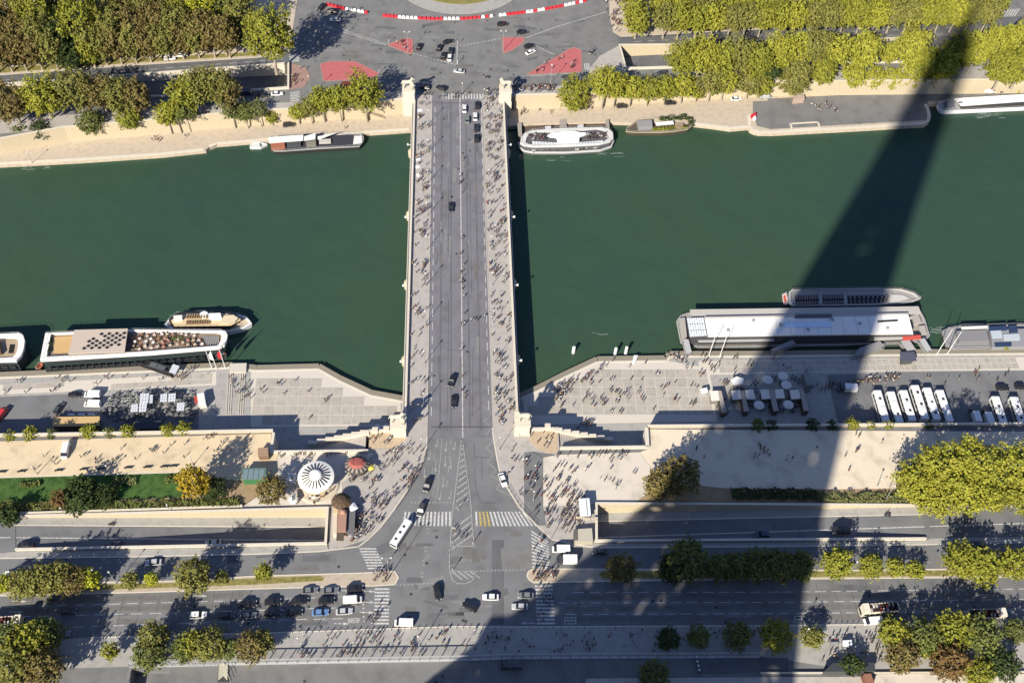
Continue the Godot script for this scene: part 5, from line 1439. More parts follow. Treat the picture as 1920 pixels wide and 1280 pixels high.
func tour_bus() -> Node3D:
	# open-topped double-decker full of seated sightseers
	var t := Node3D.new()
	var b := MB.new()
	loft(b, [[-5.2, 1.15, 0.4, 2.6], [-5.1, 1.25, 0.3, 2.7], [4.9, 1.25, 0.3, 2.7], [5.3, 1.2, 0.3, 2.5]], W(0.55, 0.5, 0.42))
	for s in [-1, 1]:
		b.box(Vector3(0, 2.68, s * 1.2), Vector3(10.2, 0.85, 0.1), W(0.6, 0.55, 0.45))
	b.box(Vector3(-5.1, 2.68, 0), Vector3(0.1, 0.9, 2.4), W(0.6, 0.55, 0.45))
	obj("body", b, mats["satin"], t)
	b = MB.new()
	b.box(Vector3(-0.2, 2.66, 0), Vector3(9.6, 0.06, 2.3), W(0.07, 0.05, 0.04))
	obj("upper_deck", b, mats["matte"], t)
	b = MB.new()
	b.box(Vector3(4.2, 2.7, 0), Vector3(1.7, 1.7, 2.45), W(0.66, 0.6, 0.5), 0.0, 0.94)
	obj("front_canopy", b, mats["satin"], t)
	for i in 9:
		for s in [-0.75, -0.3, 0.3, 0.75]:
			b = MB.new()
			b.box(Vector3(-4.5 + i * 0.9, 2.72, s), Vector3(0.42, 0.4 if (i * 5 + int(s * 7)) % 3 == 0 else 1.1, 0.36), [W(0.03), W(0.5, 0.45, 0.4), W(0.2, 0.05, 0.04), W(0.05, 0.06, 0.1), W(0.6)][absi(i * 3 + int(s * 11)) % 5], 0.0, 0.7)
			b.box(Vector3(-4.72 + i * 0.9, 2.72, s), Vector3(0.08, 0.85, 0.42), W(0.12, 0.05, 0.04))
			obj("seat", b, mats["matte"], t)
	for s in [-1, 1]:
		for i in 6:
			b = MB.new()
			b.box(Vector3(-4.2 + i * 1.6, 1.2, s * 1.245), Vector3(1.45, 1.1, 0.04), Color.WHITE)
			obj("side_window", b, mats["dark_glass"], t)
	b = MB.new()
	b.box(Vector3(5.25, 1.2, 0), Vector3(0.1, 1.2, 2.1), Color.WHITE)
	obj("windscreen", b, mats["dark_glass"], t)
	wheels(t, [-3.0, 3.3], 1.25, 0.48)
	lights(t, 5.25, -5.2, 0.6, 0.9)
	return t

var protos := {}

func car(kind: String, colour: String, x: float, z: float, yaw: float, label: String, group := "", y := 0.0, called := "") -> Node3D:
	if not protos.has(kind): protos[kind] = make_car(kind)
	var t: Node3D = protos[kind].duplicate()
	t.name = numbered(called if called else {"saloon": "parked_car" if group.contains("parked") else "car", "suv": "car", "van": "van", "coach": "coach", "bus": "bus", "tour_bus": "tour_bus", "truck": "box_truck"}[kind])
	add_child(t)
	t.position = Vector3(x, y, z)
	t.rotation.y = yaw
	tag(t, label, {"saloon": "car", "suv": "car", "van": "van", "coach": "coach", "bus": "bus", "tour_bus": "bus", "truck": "truck"}[kind], group)
	if kind == "bus": t.scale = Vector3(0.72, 0.9, 0.95)
	if kind == "truck" and colour == "black":
		for c in t.get_children():
			if String(c.name).begins_with("box_body") or String(c.name).begins_with("roof"): (c as MeshInstance3D).material_override = paint("dark grey")
	if kind in ["saloon", "suv", "van"]:
		for c in t.get_children():
			if String(c.name).begins_with("body") or String(c.name).begins_with("roof"): (c as MeshInstance3D).material_override = paint(colour)
	return t

func scooter(x: float, z: float, yaw: float, label: String, y := 0.0, rider := true) -> void:
	var t := thing("motor_scooter", label, "scooter", Vector3(x, y, z), yaw, "two-wheelers")
	if not lib.has("scooter_body"):
		var b := MB.new()
		loft(b, [[-0.8, 0.16, 0.5, 0.85], [-0.3, 0.2, 0.45, 0.8], [0.2, 0.17, 0.35, 0.5], [0.5, 0.2, 0.4, 1.0], [0.65, 0.1, 0.6, 0.95]], W(0.04))
		b.bar(Vector3(0.5, 1.05, -0.35), Vector3(0.5, 1.05, 0.35), 0.06, 0.06, W(0.05))
		lib["scooter_body"] = b.mesh()
		b = MB.new()
		b.tube(Vector3(0, 0, -0.07), Vector3(0, 0, 0.07), 0.28, 0.28, 12, W(0.02))
		lib["scooter_wheel"] = b.mesh()
	obj("body", lib["scooter_body"], mats["satin"], t)
	for s in [-0.62, 0.68]: obj("wheel", lib["scooter_wheel"], mats["satin"], t).position = Vector3(s, 0.28, 0)
	if rider:
		var p := MeshInstance3D.new()
		p.mesh = lib["sitter_dark"]
		p.material_override = mats["matte"]
		p.name = numbered("person")
		add_child(p)
		p.position = Vector3(x, y + 0.35, z)
		p.rotation.y = yaw - PI / 2
		tag(p, "person in dark clothes riding the " + label, "person", "riders")

func build_cars() -> void:
	var g := "cars waiting on the bridge"
	var up := "driving up the far end of the bridge"
	car("saloon", "white", 2.02,-307.91, PI / 2, "white car in the left of the two queueing lanes at the far bridge end", g)
	car("suv", "black", 7.05,-309.75, PI / 2, "black car first in the right lane at the far bridge end", g)
	car("saloon", "green grey", 3.07,-301.96, PI / 2, "greenish grey car behind the white one at the far bridge end", g)
	car("saloon", "white", 6.14,-303.45, PI / 2, "white car between two black ones in the right lane of the bridge", g)
	car("saloon", "black", 6.45,-297.28, PI / 2, "black car behind the white car in the right lane of the bridge", g)
	car("suv", "black", 6.47,-291.50, PI / 2, "black car last of the queue in the right lane of the bridge", g)
	car("saloon", "black", -3.16,-256.47, -PI / 2, "black car alone in the middle of the bridge", "cars coming over the bridge")
	car("suv", "black", -2.97,-182.31, -1.811, "black car turned a little, ahead of another black car near the bridge end", "cars coming over the bridge")
	car("saloon", "black", -2.31,-174.76, -PI / 2, "black car nearest the end of the bridge, left of its middle line", "cars coming over the bridge")
	car("suv", "black", -10.21,-145.75, -1.836, "black car in the curving lane before the crossing", "cars turning at the bridge head")
	car("suv", "dark grey", -11.88,-137.81, -1.850, "black car with bright roof edges on the wide pedestrian crossing", "cars turning at the bridge head")
	car("bus", "white", -17.40,-129.98, -2.097, "white city bus turning beside the wide pedestrian crossing")
	car("saloon", "white", 12.11,-147.16, -1.311, "white car with dark windscreen at the right kerb of the bridge head")
	g = "cars waiting at the avenue lights"
	car("saloon", "grey", -42.10,-113.75, 0.05, "grey car third from the front in the upper lane of the avenue queue", g)
	car("saloon", "grey", -36.42,-113.63, 0.05, "grey car second from the front in the upper lane of the avenue queue", g)
	car("suv", "black", -29.75,-114.11, 0.05, "black car at the front of the upper lane beside the white van", g)
	car("van", "white", -30.12,-110.77, 0.05, "white van at the front of the middle lane of the avenue queue", g)
	car("suv", "black", -51.82,-110.73, 0.05, "black car fourth in the middle lane of the avenue queue", g)
	car("saloon", "black", -44.48,-110.88, 0.05, "black car third in the middle lane of the avenue queue", g)
	car("suv", "black", -37.25,-110.73, 0.05, "black car right behind the white van in the avenue queue", g)
	car("suv", "black", -51.51,-107.56, 0.05, "black car half under the brown tree in the lower lane of the avenue queue", g)
	car("saloon", "black", -45.79,-107.59, 0.05, "black car right behind the blue car in the avenue queue", g)
	car("saloon", "blue", -38.75,-107.44, 0.05, "light blue car second in the lower lane of the avenue queue", g)
	car("saloon", "silver", -32.29,-107.60, 0.05, "silver car at the front of the lower lane of the avenue queue", g)
	car("suv", "white", -71.44,-107.38, 0.05, "white car under tree shade behind the avenue queue", g)
	car("saloon", "dark grey", -63.89,-107.22, 0.05, "dark car in tree shade ahead of the white car on the avenue", g)
	car("saloon", "grey", -58.16,-106.95, 0.05, "grey car in tree shade, fifth in the lower lane of the avenue", g)
	car("suv", "black", -58.38,-110.26, 0.05, "black car fifth in the middle lane of the avenue queue", g)
	car("saloon", "dark grey", -106.39,-109.16, 0.05, "dark car in deep tree shade on the left avenue", g)
	car("saloon", "grey", -106.77,-102.99, 0.05, "grey car parked by the trees at the lower left", "cars parked along the avenue")
	car("tour_bus", "red", -121.96,-105.75, 0.05, "open-topped tour bus cut by the left edge of the photo")
	car("saloon", "black", -122.04,-128.84, 3.2, "black car leaving the sunken road at the far left", "cars on the sunken road")
	car("saloon", "dark grey", -97.62,-129.24, 3.2, "dark car in tree shade on the sunken road", "cars on the sunken road", -1.7)
	car("saloon", "silver", -71.14,-130.09, 3.2, "silver car in the wall's shadow on the sunken road", "cars on the sunken road", -3.55)
	car("saloon", "silver", -85.86,-122.89, 3.2, "silver car in tree shade on the side road left of the junction", "cars on the side roads")
	car("saloon", "white", -123.37,-120.32, 3.2, "white car half under the trees at the far left of the side road", "cars on the side roads")
	car("suv", "black", -7.01,-112.57, -1.370, "black car crossing the middle of the junction below the round island", "cars in the junction")
	car("suv", "black", 1.90,-108.25, 2.598, "black car slanting left in the lower junction", "cars in the junction")
	car("saloon", "white", 7.66,-110.88, 3.1, "white car with a dark sunroof in the junction", "cars in the junction")
	car("van", "white", -16.01,-104.00, 3.1, "white van at the bollards below the junction")
	car("saloon", "grey", 17.38,-111.14, 3.1, "grey car waiting right of the junction, upper of two", "cars in the junction")
	car("saloon", "silver", 15.63,-107.96, 3.1, "silver car waiting right of the junction, lower of two", "cars in the junction")
	car("van", "white", 27.95,-124.62, 3.12, "white van beside the crossing and above the box truck")
	car("truck", "white", 29.22,-121.10, 3.12, "box truck with white load body and dark cab by the right crossing")
	car("van", "black", 109.66,-128.75, 3.1, "black van just out of the tower shadow on the sunken road")
	car("suv", "dark blue", 87.16,-129.09, 3.1, "dark car deep in the tower shadow on the sunken road", "cars on the sunken road", -2.2)
	car("tour_bus", "red", 114.77,-104.57, 3.2, "open-topped tour bus full of seats in the sun on the right avenue")
	car("van", "white", 112.62,-101.69, 3.2, "white van beside the sunlit tour bus")
	car("tour_bus", "red", 144.16,-102.27, 0.0, "open-topped tour bus beside the trees at the lower right")
	car("saloon", "dark blue", 149.02,-123.98, 3.1, "dark car in tree shade at the right end of the side road", "cars on the side roads")
	car("suv", "dark grey", 118.40,-101.68, 3.1, "dark car behind the white van on the right avenue", "cars parked along the avenue")
	car("saloon", "dark grey", 39.01,-123.73, 3.1, "dark car at the edge of the tower shadow right of the box truck", "cars on the side roads")
	car("truck", "black", 12.57,-91.65, 3.14, "dark works truck in the shadow by the glass wall")
	g = "vehicles parked on the left lower quay"
	car("saloon", "black", -121.30,-182.79, 0.0, "black car behind the white vans on the left lower quay", g, QY + 0.02)
	car("van", "white", -116.01,-182.73, 3.1, "white van, upper of two on the left lower quay", g, QY + 0.02)
	car("van", "white", -115.31,-179.15, 3.1, "white van, lower of two on the left lower quay", g, QY + 0.02)
	car("saloon", "dark grey", -125.49,-177.71, 1.2, "dark car beside the yellow awning on the left lower quay", g, QY + 0.02)
	car("van", "red", -142.31,-175.98, 1.2, "red van cut by the left edge of the photo", g, QY + 0.02)
	car("van", "white", -117.24,-158.64, -1.575, "white van alone on the left sand promenade", "", 0.13)
	g = "white coaches parked side by side under the river wall"
	for i in 6:
		var p: Array = [[134.32,-172.54], [138.70,-172.68], [142.92,-172.83], [147.14,-172.97], [150.97,-172.92], [154.97,-172.87]][i]
		var co := car("coach", "white", p[0], p[1] - 1.5 + [0.0, 0.5, 0.2, -0.8, -0.3, 0.4][i], 1.581, "white coach, %s from the left of the six parked side by side" % ordinal(i + 1), g, QY + 0.02)
		co.scale = Vector3([1.0, 0.98, 0.97, 1.08, 1.02, 1.0][i], [1.0, 0.96, 1.0, 1.06, 1.0, 0.97][i], 1.0)
		for h in co.get_children():
			if String(h.name).begins_with("air_conditioner"): (h as Node3D).position.x = [-1.5, 1.0, 0.0, -3.0, 2.0, -2.5][i]
			if String(h.name).begins_with("roof_hatch"): (h as Node3D).position.x = [0.6, -0.8, 0.0, 1.2, -1.4, 0.3][i]
	car("truck", "white", 125.39,-181.86, 3.05, "small truck with white load body in the tower shadow on the lower quay", "", QY + 0.02)
	car("truck", "white", 164.66,-170.97, 1.572, "small white truck in tree shade, left of two on the lower quay", "trucks in the tree shade", QY + 0.02)
	car("truck", "white", 168.57,-170.52, 1.565, "small white truck in tree shade, right of two on the lower quay", "trucks in the tree shade", QY + 0.02)
	car("coach", "white", 172.34,-171.24, 1.540, "white coach half in tree shade right of the small trucks", "coaches at the right edge", QY + 0.02)
	car("coach", "white", 178.39,-170.96, 1.529, "white coach at the right edge of the photo under the river wall", "coaches at the right edge", QY + 0.02)
	car("suv", "black", 177.41,-181.86, 0.0, "black car, left of two above the coaches at the right edge", "", QY + 0.02)
	car("suv", "black", 183.81,-182.21, 0.0, "black car, right of two above the coaches at the right edge", "", QY + 0.02)
	g = "cars parked on the far lower quay"
	car("suv", "black", -65.78,-305.71, 0.15, "black car parked under the far wall behind the barge with awnings", g, QY)
	car("suv", "black", 64.75,-316.88, 0.1, "black car parked under yellow trees, left of two on the far quay", g, QY)
	car("suv", "black", 84.49,-318.85, 0.1, "black car parked under yellow trees, right of two on the far quay", g, QY)
	car("saloon", "white", 111.48,-321.51, 0.1, "white car parked under the far yellow trees by the platform", g, QY)
	car("van", "silver", 123.69,-322.85, 0.08, "grey roofed van parked under the far trees by the platform", g, QY)
	car("saloon", "white", 167.78,-327.27, 0.08, "small white car parked above the far platform", g, QY + 0.04)
	car("van", "white", 217.58,-326.59, 0.08, "white van parked behind the white river boat", g, QY + 0.04)
	car("suv", "black", 223.75,-326.95, 0.08, "black car parked behind the white river boat", g, QY + 0.04)
	car("saloon", "yellow", 230.62,-327.32, 0.5, "yellow car parked at the right edge behind the white river boat", g, QY + 0.04)
	g = "cars on the far riverside lane"
	car("saloon", "white", -70.20,-316.02, 0.1, "white car on the far lane before the small crossing", g)
	car("saloon", "black", -75.60,-315.07, 0.1, "black car behind the white one on the far lane", g)
	car("van", "dark blue", -81.77,-316.22, 0.1, "dark van in tree shade on the far lane", g)
	car("suv", "white", -114.09,-336.39, 0.1, "white car parked among the far trunks, left of two", "cars parked under the far trees", 0.13)
	car("suv", "white", -109.81,-338.36, 0.1, "white car parked among the far trunks, right of two", "cars parked under the far trees", 0.13)
	car("suv", "dark blue", 42.62,-326.07, 3.2, "dark car below the large pink island on the far square", g)
	car("suv", "dark grey", 81.14,-328.90, 3.2, "dark car beside the far yellow trees", g)
	car("suv", "silver", 198.67,-344.75, 0.1, "silver car under the far yellow trees at the tower's shadow", g)
	g = "cars on the far square"
	car("suv", "black", -56.82,-369.40, -2.196, "black car, upper of two at the left end of the red barriers", g)
	car("suv", "black", -52.47,-366.98, 2.9, "black car, lower of two at the left end of the red barriers", g)
	car("saloon", "white", -50.80,-361.41, 3.0, "white car below the left end of the red barriers", g)
	car("suv", "black", -15.90,-344.45, 1.3, "black car right of the small pink triangle island", g)
	car("suv", "black", -7.73,-343.86, 1.3, "black car, left of two in the middle of the far square", g)
	car("suv", "black", -4.29,-347.57, 0.5, "black car slanting right in the middle of the far square", g)
	car("suv", "black", -6.20,-338.93, 1.4, "black car beside the white one in the middle of the far square", g)
	car("saloon", "white", -3.64,-337.97, 1.5, "white car beside the black one in the middle of the far square", g)
	car("suv", "black", -3.21,-341.92, 1.5, "black car ahead of the white one in the middle of the far square", g)
	car("saloon", "silver", 0.17,-329.59, 3.0, "silver car alone above the far bridge end", g)
	car("suv", "black", -13.41,-320.05, 2.9, "black car by the far left pylon, left of two", g)
	car("suv", "black", -6.97,-319.47, 2.6, "black car by the far left pylon, right of two", g)
	car("suv", "black", 18.18,-359.07, 0.2, "black car below the right part of the red barriers", g)
	car("suv", "black", 28.63,-345.20, 0.5, "black car above the white one by the right pink triangle", g)
	car("saloon", "white", 29.11,-341.54, 0.6, "white car below the black one by the right pink triangle", g)
	car("suv", "black", 26.16,-353.98, 0.2, "black car above the right pink triangle island", g)
	car("saloon", "grey", 54.13,-342.43, 1.0, "grey car right of the large pink island", g)
	scooter(-111.86,-112.56, 0.05, "dark scooter at the planted median on the left avenue")
	scooter(11.32,-326.37, 3.0, "scooter alone above the far bridge end")
	scooter(124.90,-133.57, 3.0, "scooter in the sun on the sunken road on the right")
	scooter(-100.31,-135.43, 3.1, "bicycle lane scooter on the sunken road on the left", -1.6)
	scooter(237.50,-373.31, 1.2, "scooter by the far crossing at the upper right")

# ---------- street furniture ----------
func lamp_post(x: float, z: float, h: float, label: String, group: String, y := 0.13, arm := 0.0, yaw := 0.0) -> void:
	var key := "lamp%.1f_%.1f" % [h, arm]
	if not protos.has(key):
		var t := Node3D.new()
		var b := MB.new()
		var k := W(0.3, 0.31, 0.3)
		b.tube(Vector3.ZERO, Vector3(0, 0.8, 0), 0.2, 0.14, 8, k)
		b.tube(Vector3(0, 0.8, 0), Vector3(0, h, 0), 0.1, 0.065, 8, k)
		obj("post", b, mats["satin"], t)
		var ends := [Vector3(0, h, 0)]
		if arm > 0.0:
			ends = [Vector3(arm, h + 0.2, 0), Vector3(-arm, h + 0.2, 0)]
			for e in ends:
				b = MB.new()
				b.bar(Vector3(0, h - 0.1, 0), e, 0.09, 0.09, k)
				obj("arm", b, mats["satin"], t)
		for e in ends:
			b = MB.new()
			b.lathe(e, [[0.0, -0.12], [0.2, 0.0], [0.3, 0.35], [0.22, 0.5], [0.05, 0.62], [0.0, 0.7]], 8, W(0.55, 0.55, 0.52))
			obj("lantern", b, mats["satin"], t)
		protos[key] = t
	var o: Node3D = protos[key].duplicate()
	o.name = numbered("street_lamp")
	add_child(o)
	o.position = Vector3(x, y, z)
	o.rotation.y = yaw
	tag(o, label, "street lamp", group)

func sign_post(x: float, z: float, label: String, h := 3.2, y := 0.1) -> void:
	var t := thing("traffic_light", label, "traffic light", Vector3(x, y, z), 0.0, "traffic lights and bollards of the junctions")
	var b := MB.new()
	b.tube(Vector3.ZERO, Vector3(0, h, 0), 0.08, 0.07, 8, W(0.55))
	obj("post", b, mats["satin"], t)
	b = MB.new()
	b.box(Vector3(0, h - 0.9, 0.15), Vector3(0.3, 0.9, 0.25), W(0.05))
	obj("signal_head", b, mats["satin"], t)

func bollards(called: String, label: String, a: Array, n: int, y := 0.13, group := "") -> void:
	var p := pg(a)
	var b := MB.new()
	b.tube(Vector3.ZERO, Vector3(0, 0.95, 0), 0.11, 0.1, 8, W(0.42, 0.41, 0.39))
	b.lathe(Vector3(0, 0.95, 0), [[0.14, 0.0], [0.14, 0.06], [0.0, 0.16]], 8, W(0.42, 0.41, 0.39))
	var m := b.mesh()
	var l := 0.0
	for i in p.size() - 1: l += p[i].distance_to(p[i + 1])
	for j in n:
		var d := l * j / maxf(1, n - 1)
		for i in p.size() - 1:
			var s := p[i].distance_to(p[i + 1])
			if d <= s + 0.001:
				var q := p[i].lerp(p[i + 1], d / s)
				var o := obj(called, m, mats["satin"])
				o.position = Vector3(q.x, y, q.y)
				tag(o, "%s, %s from left" % [label, ordinal(mini(j + 1, 49))], "bollard", group if group else label)
				break
			d -= s

func build_lamps() -> void:
	var zs := [-299.7, -284.0, -268.7, -252.7, -237.0, -221.0, -205.2, -189.4, -173.8]
	for i in zs.size():
		for s in [-1, 1]:
			lamp_post(-11.6 if s < 0 else 10.6, zs[i], 6.6, "slim lamp post on the %s bridge pavement, %s counted from the far end" % ["left" if s < 0 else "right", ordinal(i + 1)], "lamp posts along the bridge", 0.15)
			marks.append([-14.0 if s < 0 else 13.0, zs[i], "%s %s bridge lamp" % [ordinal(i + 1), "left" if s < 0 else "right"]])
	var g := "tall lamp posts of the bridge head and avenue"
	lamp_post(-20.40,-117.65, 12.0, "very tall double lamp post on the left crossing island", g, 0.13, 1.2)
	lamp_post(20.33,-119.71, 13.5, "very tall double lamp post by the right crossing", g, 0.13, 1.2)
	lamp_post(-11.77,-97.65, 7.4, "lamp post with a long slanting shadow below the junction", g)
	lamp_post(-43.07,-97.77, 7.6, "lamp post among the walkers on the sunlit avenue walk", g)
	lamp_post(-11.98,-157.48, 7.2, "lamp post at the left kerb near the bridge end", g)
	lamp_post(11.31,-157.51, 7.2, "lamp post at the right kerb near the bridge end", g)
	lamp_post(20.85,-140.54, 5.2, "short lamp post on the dark path right of the bridge", g)
	g = "lamp posts along the promenades"
	lamp_post(-124.14,-151.45, 4.2, "lamp post beside the lawn, left of three", g)
	lamp_post(-103.15,-151.47, 4.2, "lamp post beside the lawn by the tree shadow", g)
	lamp_post(-79.39,-153.77, 4.2, "lamp post beside the golden tree", g)
	lamp_post(-113.23,-138.05, 4.2, "lamp post on the path above the sunken road, left of two", g)
	lamp_post(-83.75,-138.55, 4.2, "lamp post on the path above the sunken road, right of two", g)
	lamp_post(125.59,-138.95, 8.5, "tall lamp post rising from the hedge left of the yellow trees", g)
	lamp_post(124.24,-143.41, 4.2, "lamp post on the sand left of the yellow trees", g)
	lamp_post(109.64,-116.20, 7.2, "lamp post on the right median beside the third sunlit tree", g)
	lamp_post(91.53,-96.82, 9.0, "lamp post standing at the edge of the tower shadow on the right walk", g)
	lamp_post(-123.47,-116.14, 7.5, "lamp post on the left median", g)
	lamp_post(-99.64,-117.82, 7.5, "lamp post on the left median beside the lime tree", g)
	lamp_post(-95.05,-117.11, 7.5, "lamp post on the left median beside the olive shrub", g)
	g = "lamp posts of the far square"
	lamp_post(36.13,-323.06, 9.0, "tall lamp post on the far right pavement above the crowd", g)
	lamp_post(-20.38,-341.64, 9.5, "tall double lamp post on the small pink triangle island", g, 0.1, 1.0)
	lamp_post(17.93,-342.64, 9.5, "tall double lamp post on the right pink triangle island", g, 0.1, 1.0)
	lamp_post(-57.22,-315.98, 9.0, "tall lamp post at the far left of the square", g)
	lamp_post(1.34,-316.92, 5.0, "lamp post at the left end of the far crossing", g, 0.02)
	lamp_post(-158.19,-285.71, 5.0, "lamp post on the far quay at the far left", g, QY)
	for a in [[-2.89,-127.45, "traffic light at the left foot of the hatched island"], [2.87,-127.01, "traffic light at the right foot of the hatched island"], [-2.75,-119.04, "traffic light on the rounded lower island"], [-20.98,-121.79, "traffic light by the left crossing"], [-1.17,-137.64, "traffic light at the hatched island by the wide crossing"], [-45.39,-353.45, "white post on the painted line of the far square"], [-28.27,-347.22, "post at the tip of the small pink island"], [-0.40,-346.48, "post at the upper end of the far lane divider"], [-0.45,-334.62, "post at the lower end of the far lane divider"], [-31.43,-328.92, "post at the tip of the large red island"]]:
		sign_post(a[0], a[1], a[2])
	bollards("bollard", "low grey bollard along the kerb of the sunlit avenue walk", [-47.68,-102.10, 10.37,-102.31], 34)
	bollards("bollard", "pale bollard along the kerb in the tower shadow", [13.98,-102.09, 83.49,-101.18], 34)
	bollards("bollard", "grey bollard along the kerb of the left avenue walk", [-97.57,-101.88, -78.01,-102.03], 12)
	bollards("bollard", "grey bollard along the kerb of the right avenue walk", [99.05,-101.00, 114.71,-100.96], 11)
	bollards("bollard", "grey bollard along the edge of the coach park", [119.67,-187.35, 119.75,-176.19, 119.65,-167.79], 10, QY + 0.02)
	# railing along the curving kerb left of the bridge
	for e in [["pedestrian_railing", "dark railing along the curving kerb left of the bridge head", [-10.70,-157.46, -11.75,-153.10, -14.02,-147.24, -16.57,-142.55, -19.23,-137.95]], ["pedestrian_railing", "dark railing along the curving kerb right of the bridge head", [13.63,-144.67, 16.86,-138.53, 21.71,-132.49]]]:
		var p := pg(e[2])
		var t := thing(e[0], e[1], "railing", Vector3(p[0].x, 0.13, p[0].y))
		for i in p.size() - 1:
			var n := int(p[i].distance_to(p[i + 1]) / 1.6)
			for j in n:
				var q := p[i].lerp(p[i + 1], float(j) / n) - p[0]
				var r := p[i].lerp(p[i + 1], float(j + 1) / n) - p[0]
				var b := MB.new()
				b.tube(Vector3(q.x, 0, q.y), Vector3(q.x, 1.0, q.y), 0.05, 0.05, 5, W(0.05))
				for y in [0.45, 0.95]: b.bar(Vector3(q.x, y, q.y), Vector3(r.x, y, r.y), 0.05, 0.05, W(0.05))
				obj("panel", b, mats["satin"], t)


# ---------- boats: outlines are given at deck height, in world metres ----------
var home := Vector3.ZERO

func boat(called: String, label: String, category: String, a: Array, deck: float, hull: Color, deckc: Color, rim := 0.5, rimc := W(0.72), rimh := 0.7, group := "") -> Node3D:
	var p := pg(a)
	var c := Vector2.ZERO
	for q in p: c += q / p.size()
	home = Vector3(c.x, WY, c.y)
	var t := thing(called, label, category, home, 0.0, group)
	var b := MB.new()
	var low := PackedVector2Array()
	for q in p: low.append(c + (q - c) * 0.955)
	var n := p.size()
	var area := 0.0
	for i in n: area += p[i].cross(p[(i + 1) % n])
	for i in n:
		var j := (i + 1) % n
		var u := i if area < 0 else j
		var w := j if area < 0 else i
		b.quad(Vector3(low[u].x, WY - 1.0, low[u].y), Vector3(low[w].x, WY - 1.0, low[w].y), Vector3(p[w].x, deck, p[w].y), Vector3(p[u].x, deck, p[u].y), hull)
	part("hull", b, t)
	b = MB.new()
	b.cap(p, deck - 0.02, deckc)
	part("deck", b, t, "matte")
	if rim > 0.0:
		b = MB.new()
		for i in n:
			var m := maxi(1, int(p[i].distance_to(p[(i + 1) % n]) / 2.0))
			for j in m:
				var q := p[i].lerp(p[(i + 1) % n], float(j) / m).lerp(c, 0.012)
				var r := p[i].lerp(p[(i + 1) % n], float(j + 1) / m).lerp(c, 0.012)
				b.bar(Vector3(q.x, deck + rimh, q.y), Vector3(q.x, deck + rimh + 0.7, q.y), 0.05, 0.05, W(0.4))
				b.bar(Vector3(q.x, deck + rimh + 0.7, q.y), Vector3(r.x, deck + rimh + 0.7, r.y), 0.06, 0.06, W(0.45))
		part("railing", b, t)
		b = MB.new()
		for i in n:
			var q := p[i]
			var r := p[(i + 1) % n]
			var qi := q + (c - q).normalized() * rim * 1.2
			var ri := r + (c - r).normalized() * rim * 1.2
			b.quad(Vector3(q.x, deck + rimh, q.y), Vector3(qi.x, deck + rimh, qi.y), Vector3(ri.x, deck + rimh, ri.y), Vector3(r.x, deck + rimh, r.y), rimc)
			b.quad(Vector3(q.x, deck - 0.1, q.y), Vector3(r.x, deck - 0.1, r.y), Vector3(r.x, deck + rimh, r.y), Vector3(q.x, deck + rimh, q.y), rimc)
			b.quad(Vector3(qi.x, deck - 0.1, qi.y), Vector3(ri.x, deck - 0.1, ri.y), Vector3(ri.x, deck + rimh, ri.y), Vector3(qi.x, deck + rimh, qi.y), rimc)
		part("gunwale", b, t)
	return t

func part(called: String, b, t: Node3D, m := "satin", smooth := false) -> MeshInstance3D:
	# a part built in world coordinates under the thing t
	var o := obj(called, b, mats[m], t, smooth)
	o.position = -t.position
	return o

func block(called: String, t: Node3D, a: Array, y0: float, y1: float, k: Color, m := "satin") -> MeshInstance3D:
	var b := MB.new()
	b.prism(pg(a), y0, y1, k)
	return part(called, b, t, m)

func band(called: String, t: Node3D, a: Array, y0: float, y1: float, k := W(0.02), m := "dark_glass", out := 0.03) -> void:
	# a row of window panes along the edge between consecutive points of a
	var p := pg(a)
	var c := Vector2(t.position.x, t.position.z)
	for i in p.size() - 1:
		var n := maxi(1, int(p[i].distance_to(p[i + 1]) / 2.2))
		for j in n:
			var q := p[i].lerp(p[i + 1], (j + 0.08) / n)
			var r := p[i].lerp(p[i + 1], (j + 0.92) / n)
			var o := (p[i + 1] - p[i]).normalized().orthogonal() * out
			if o.dot(p[i] - c) < 0: o = -o
			var b := MB.new()
			b.quad(Vector3(q.x + o.x, y0, q.y + o.y), Vector3(r.x + o.x, y0, r.y + o.y), Vector3(r.x + o.x, y1, r.y + o.y), Vector3(q.x + o.x, y1, q.y + o.y), k)
			part(called, b, t, m)

func seats(t: Node3D, a: Array, nx: int, nz: int, y: float, s: Vector3, k: Color, gap_row := -1) -> void:
	# nx by nz seats inside the quadrilateral a
	var p := pg(a)
	var u := (p[1] - p[0]).angle()
	for i in nx:
		for j in nz:
			if j == gap_row: continue
			var f := (i + 0.5) / nx
			var g := (j + 0.5) / nz
			var q := p[0].lerp(p[1], f).lerp(p[3].lerp(p[2], f), g)
			var b := MB.new()
			b.box(Vector3(q.x, y, q.y), s, k, -u)
			part("seat", b, t, "matte")

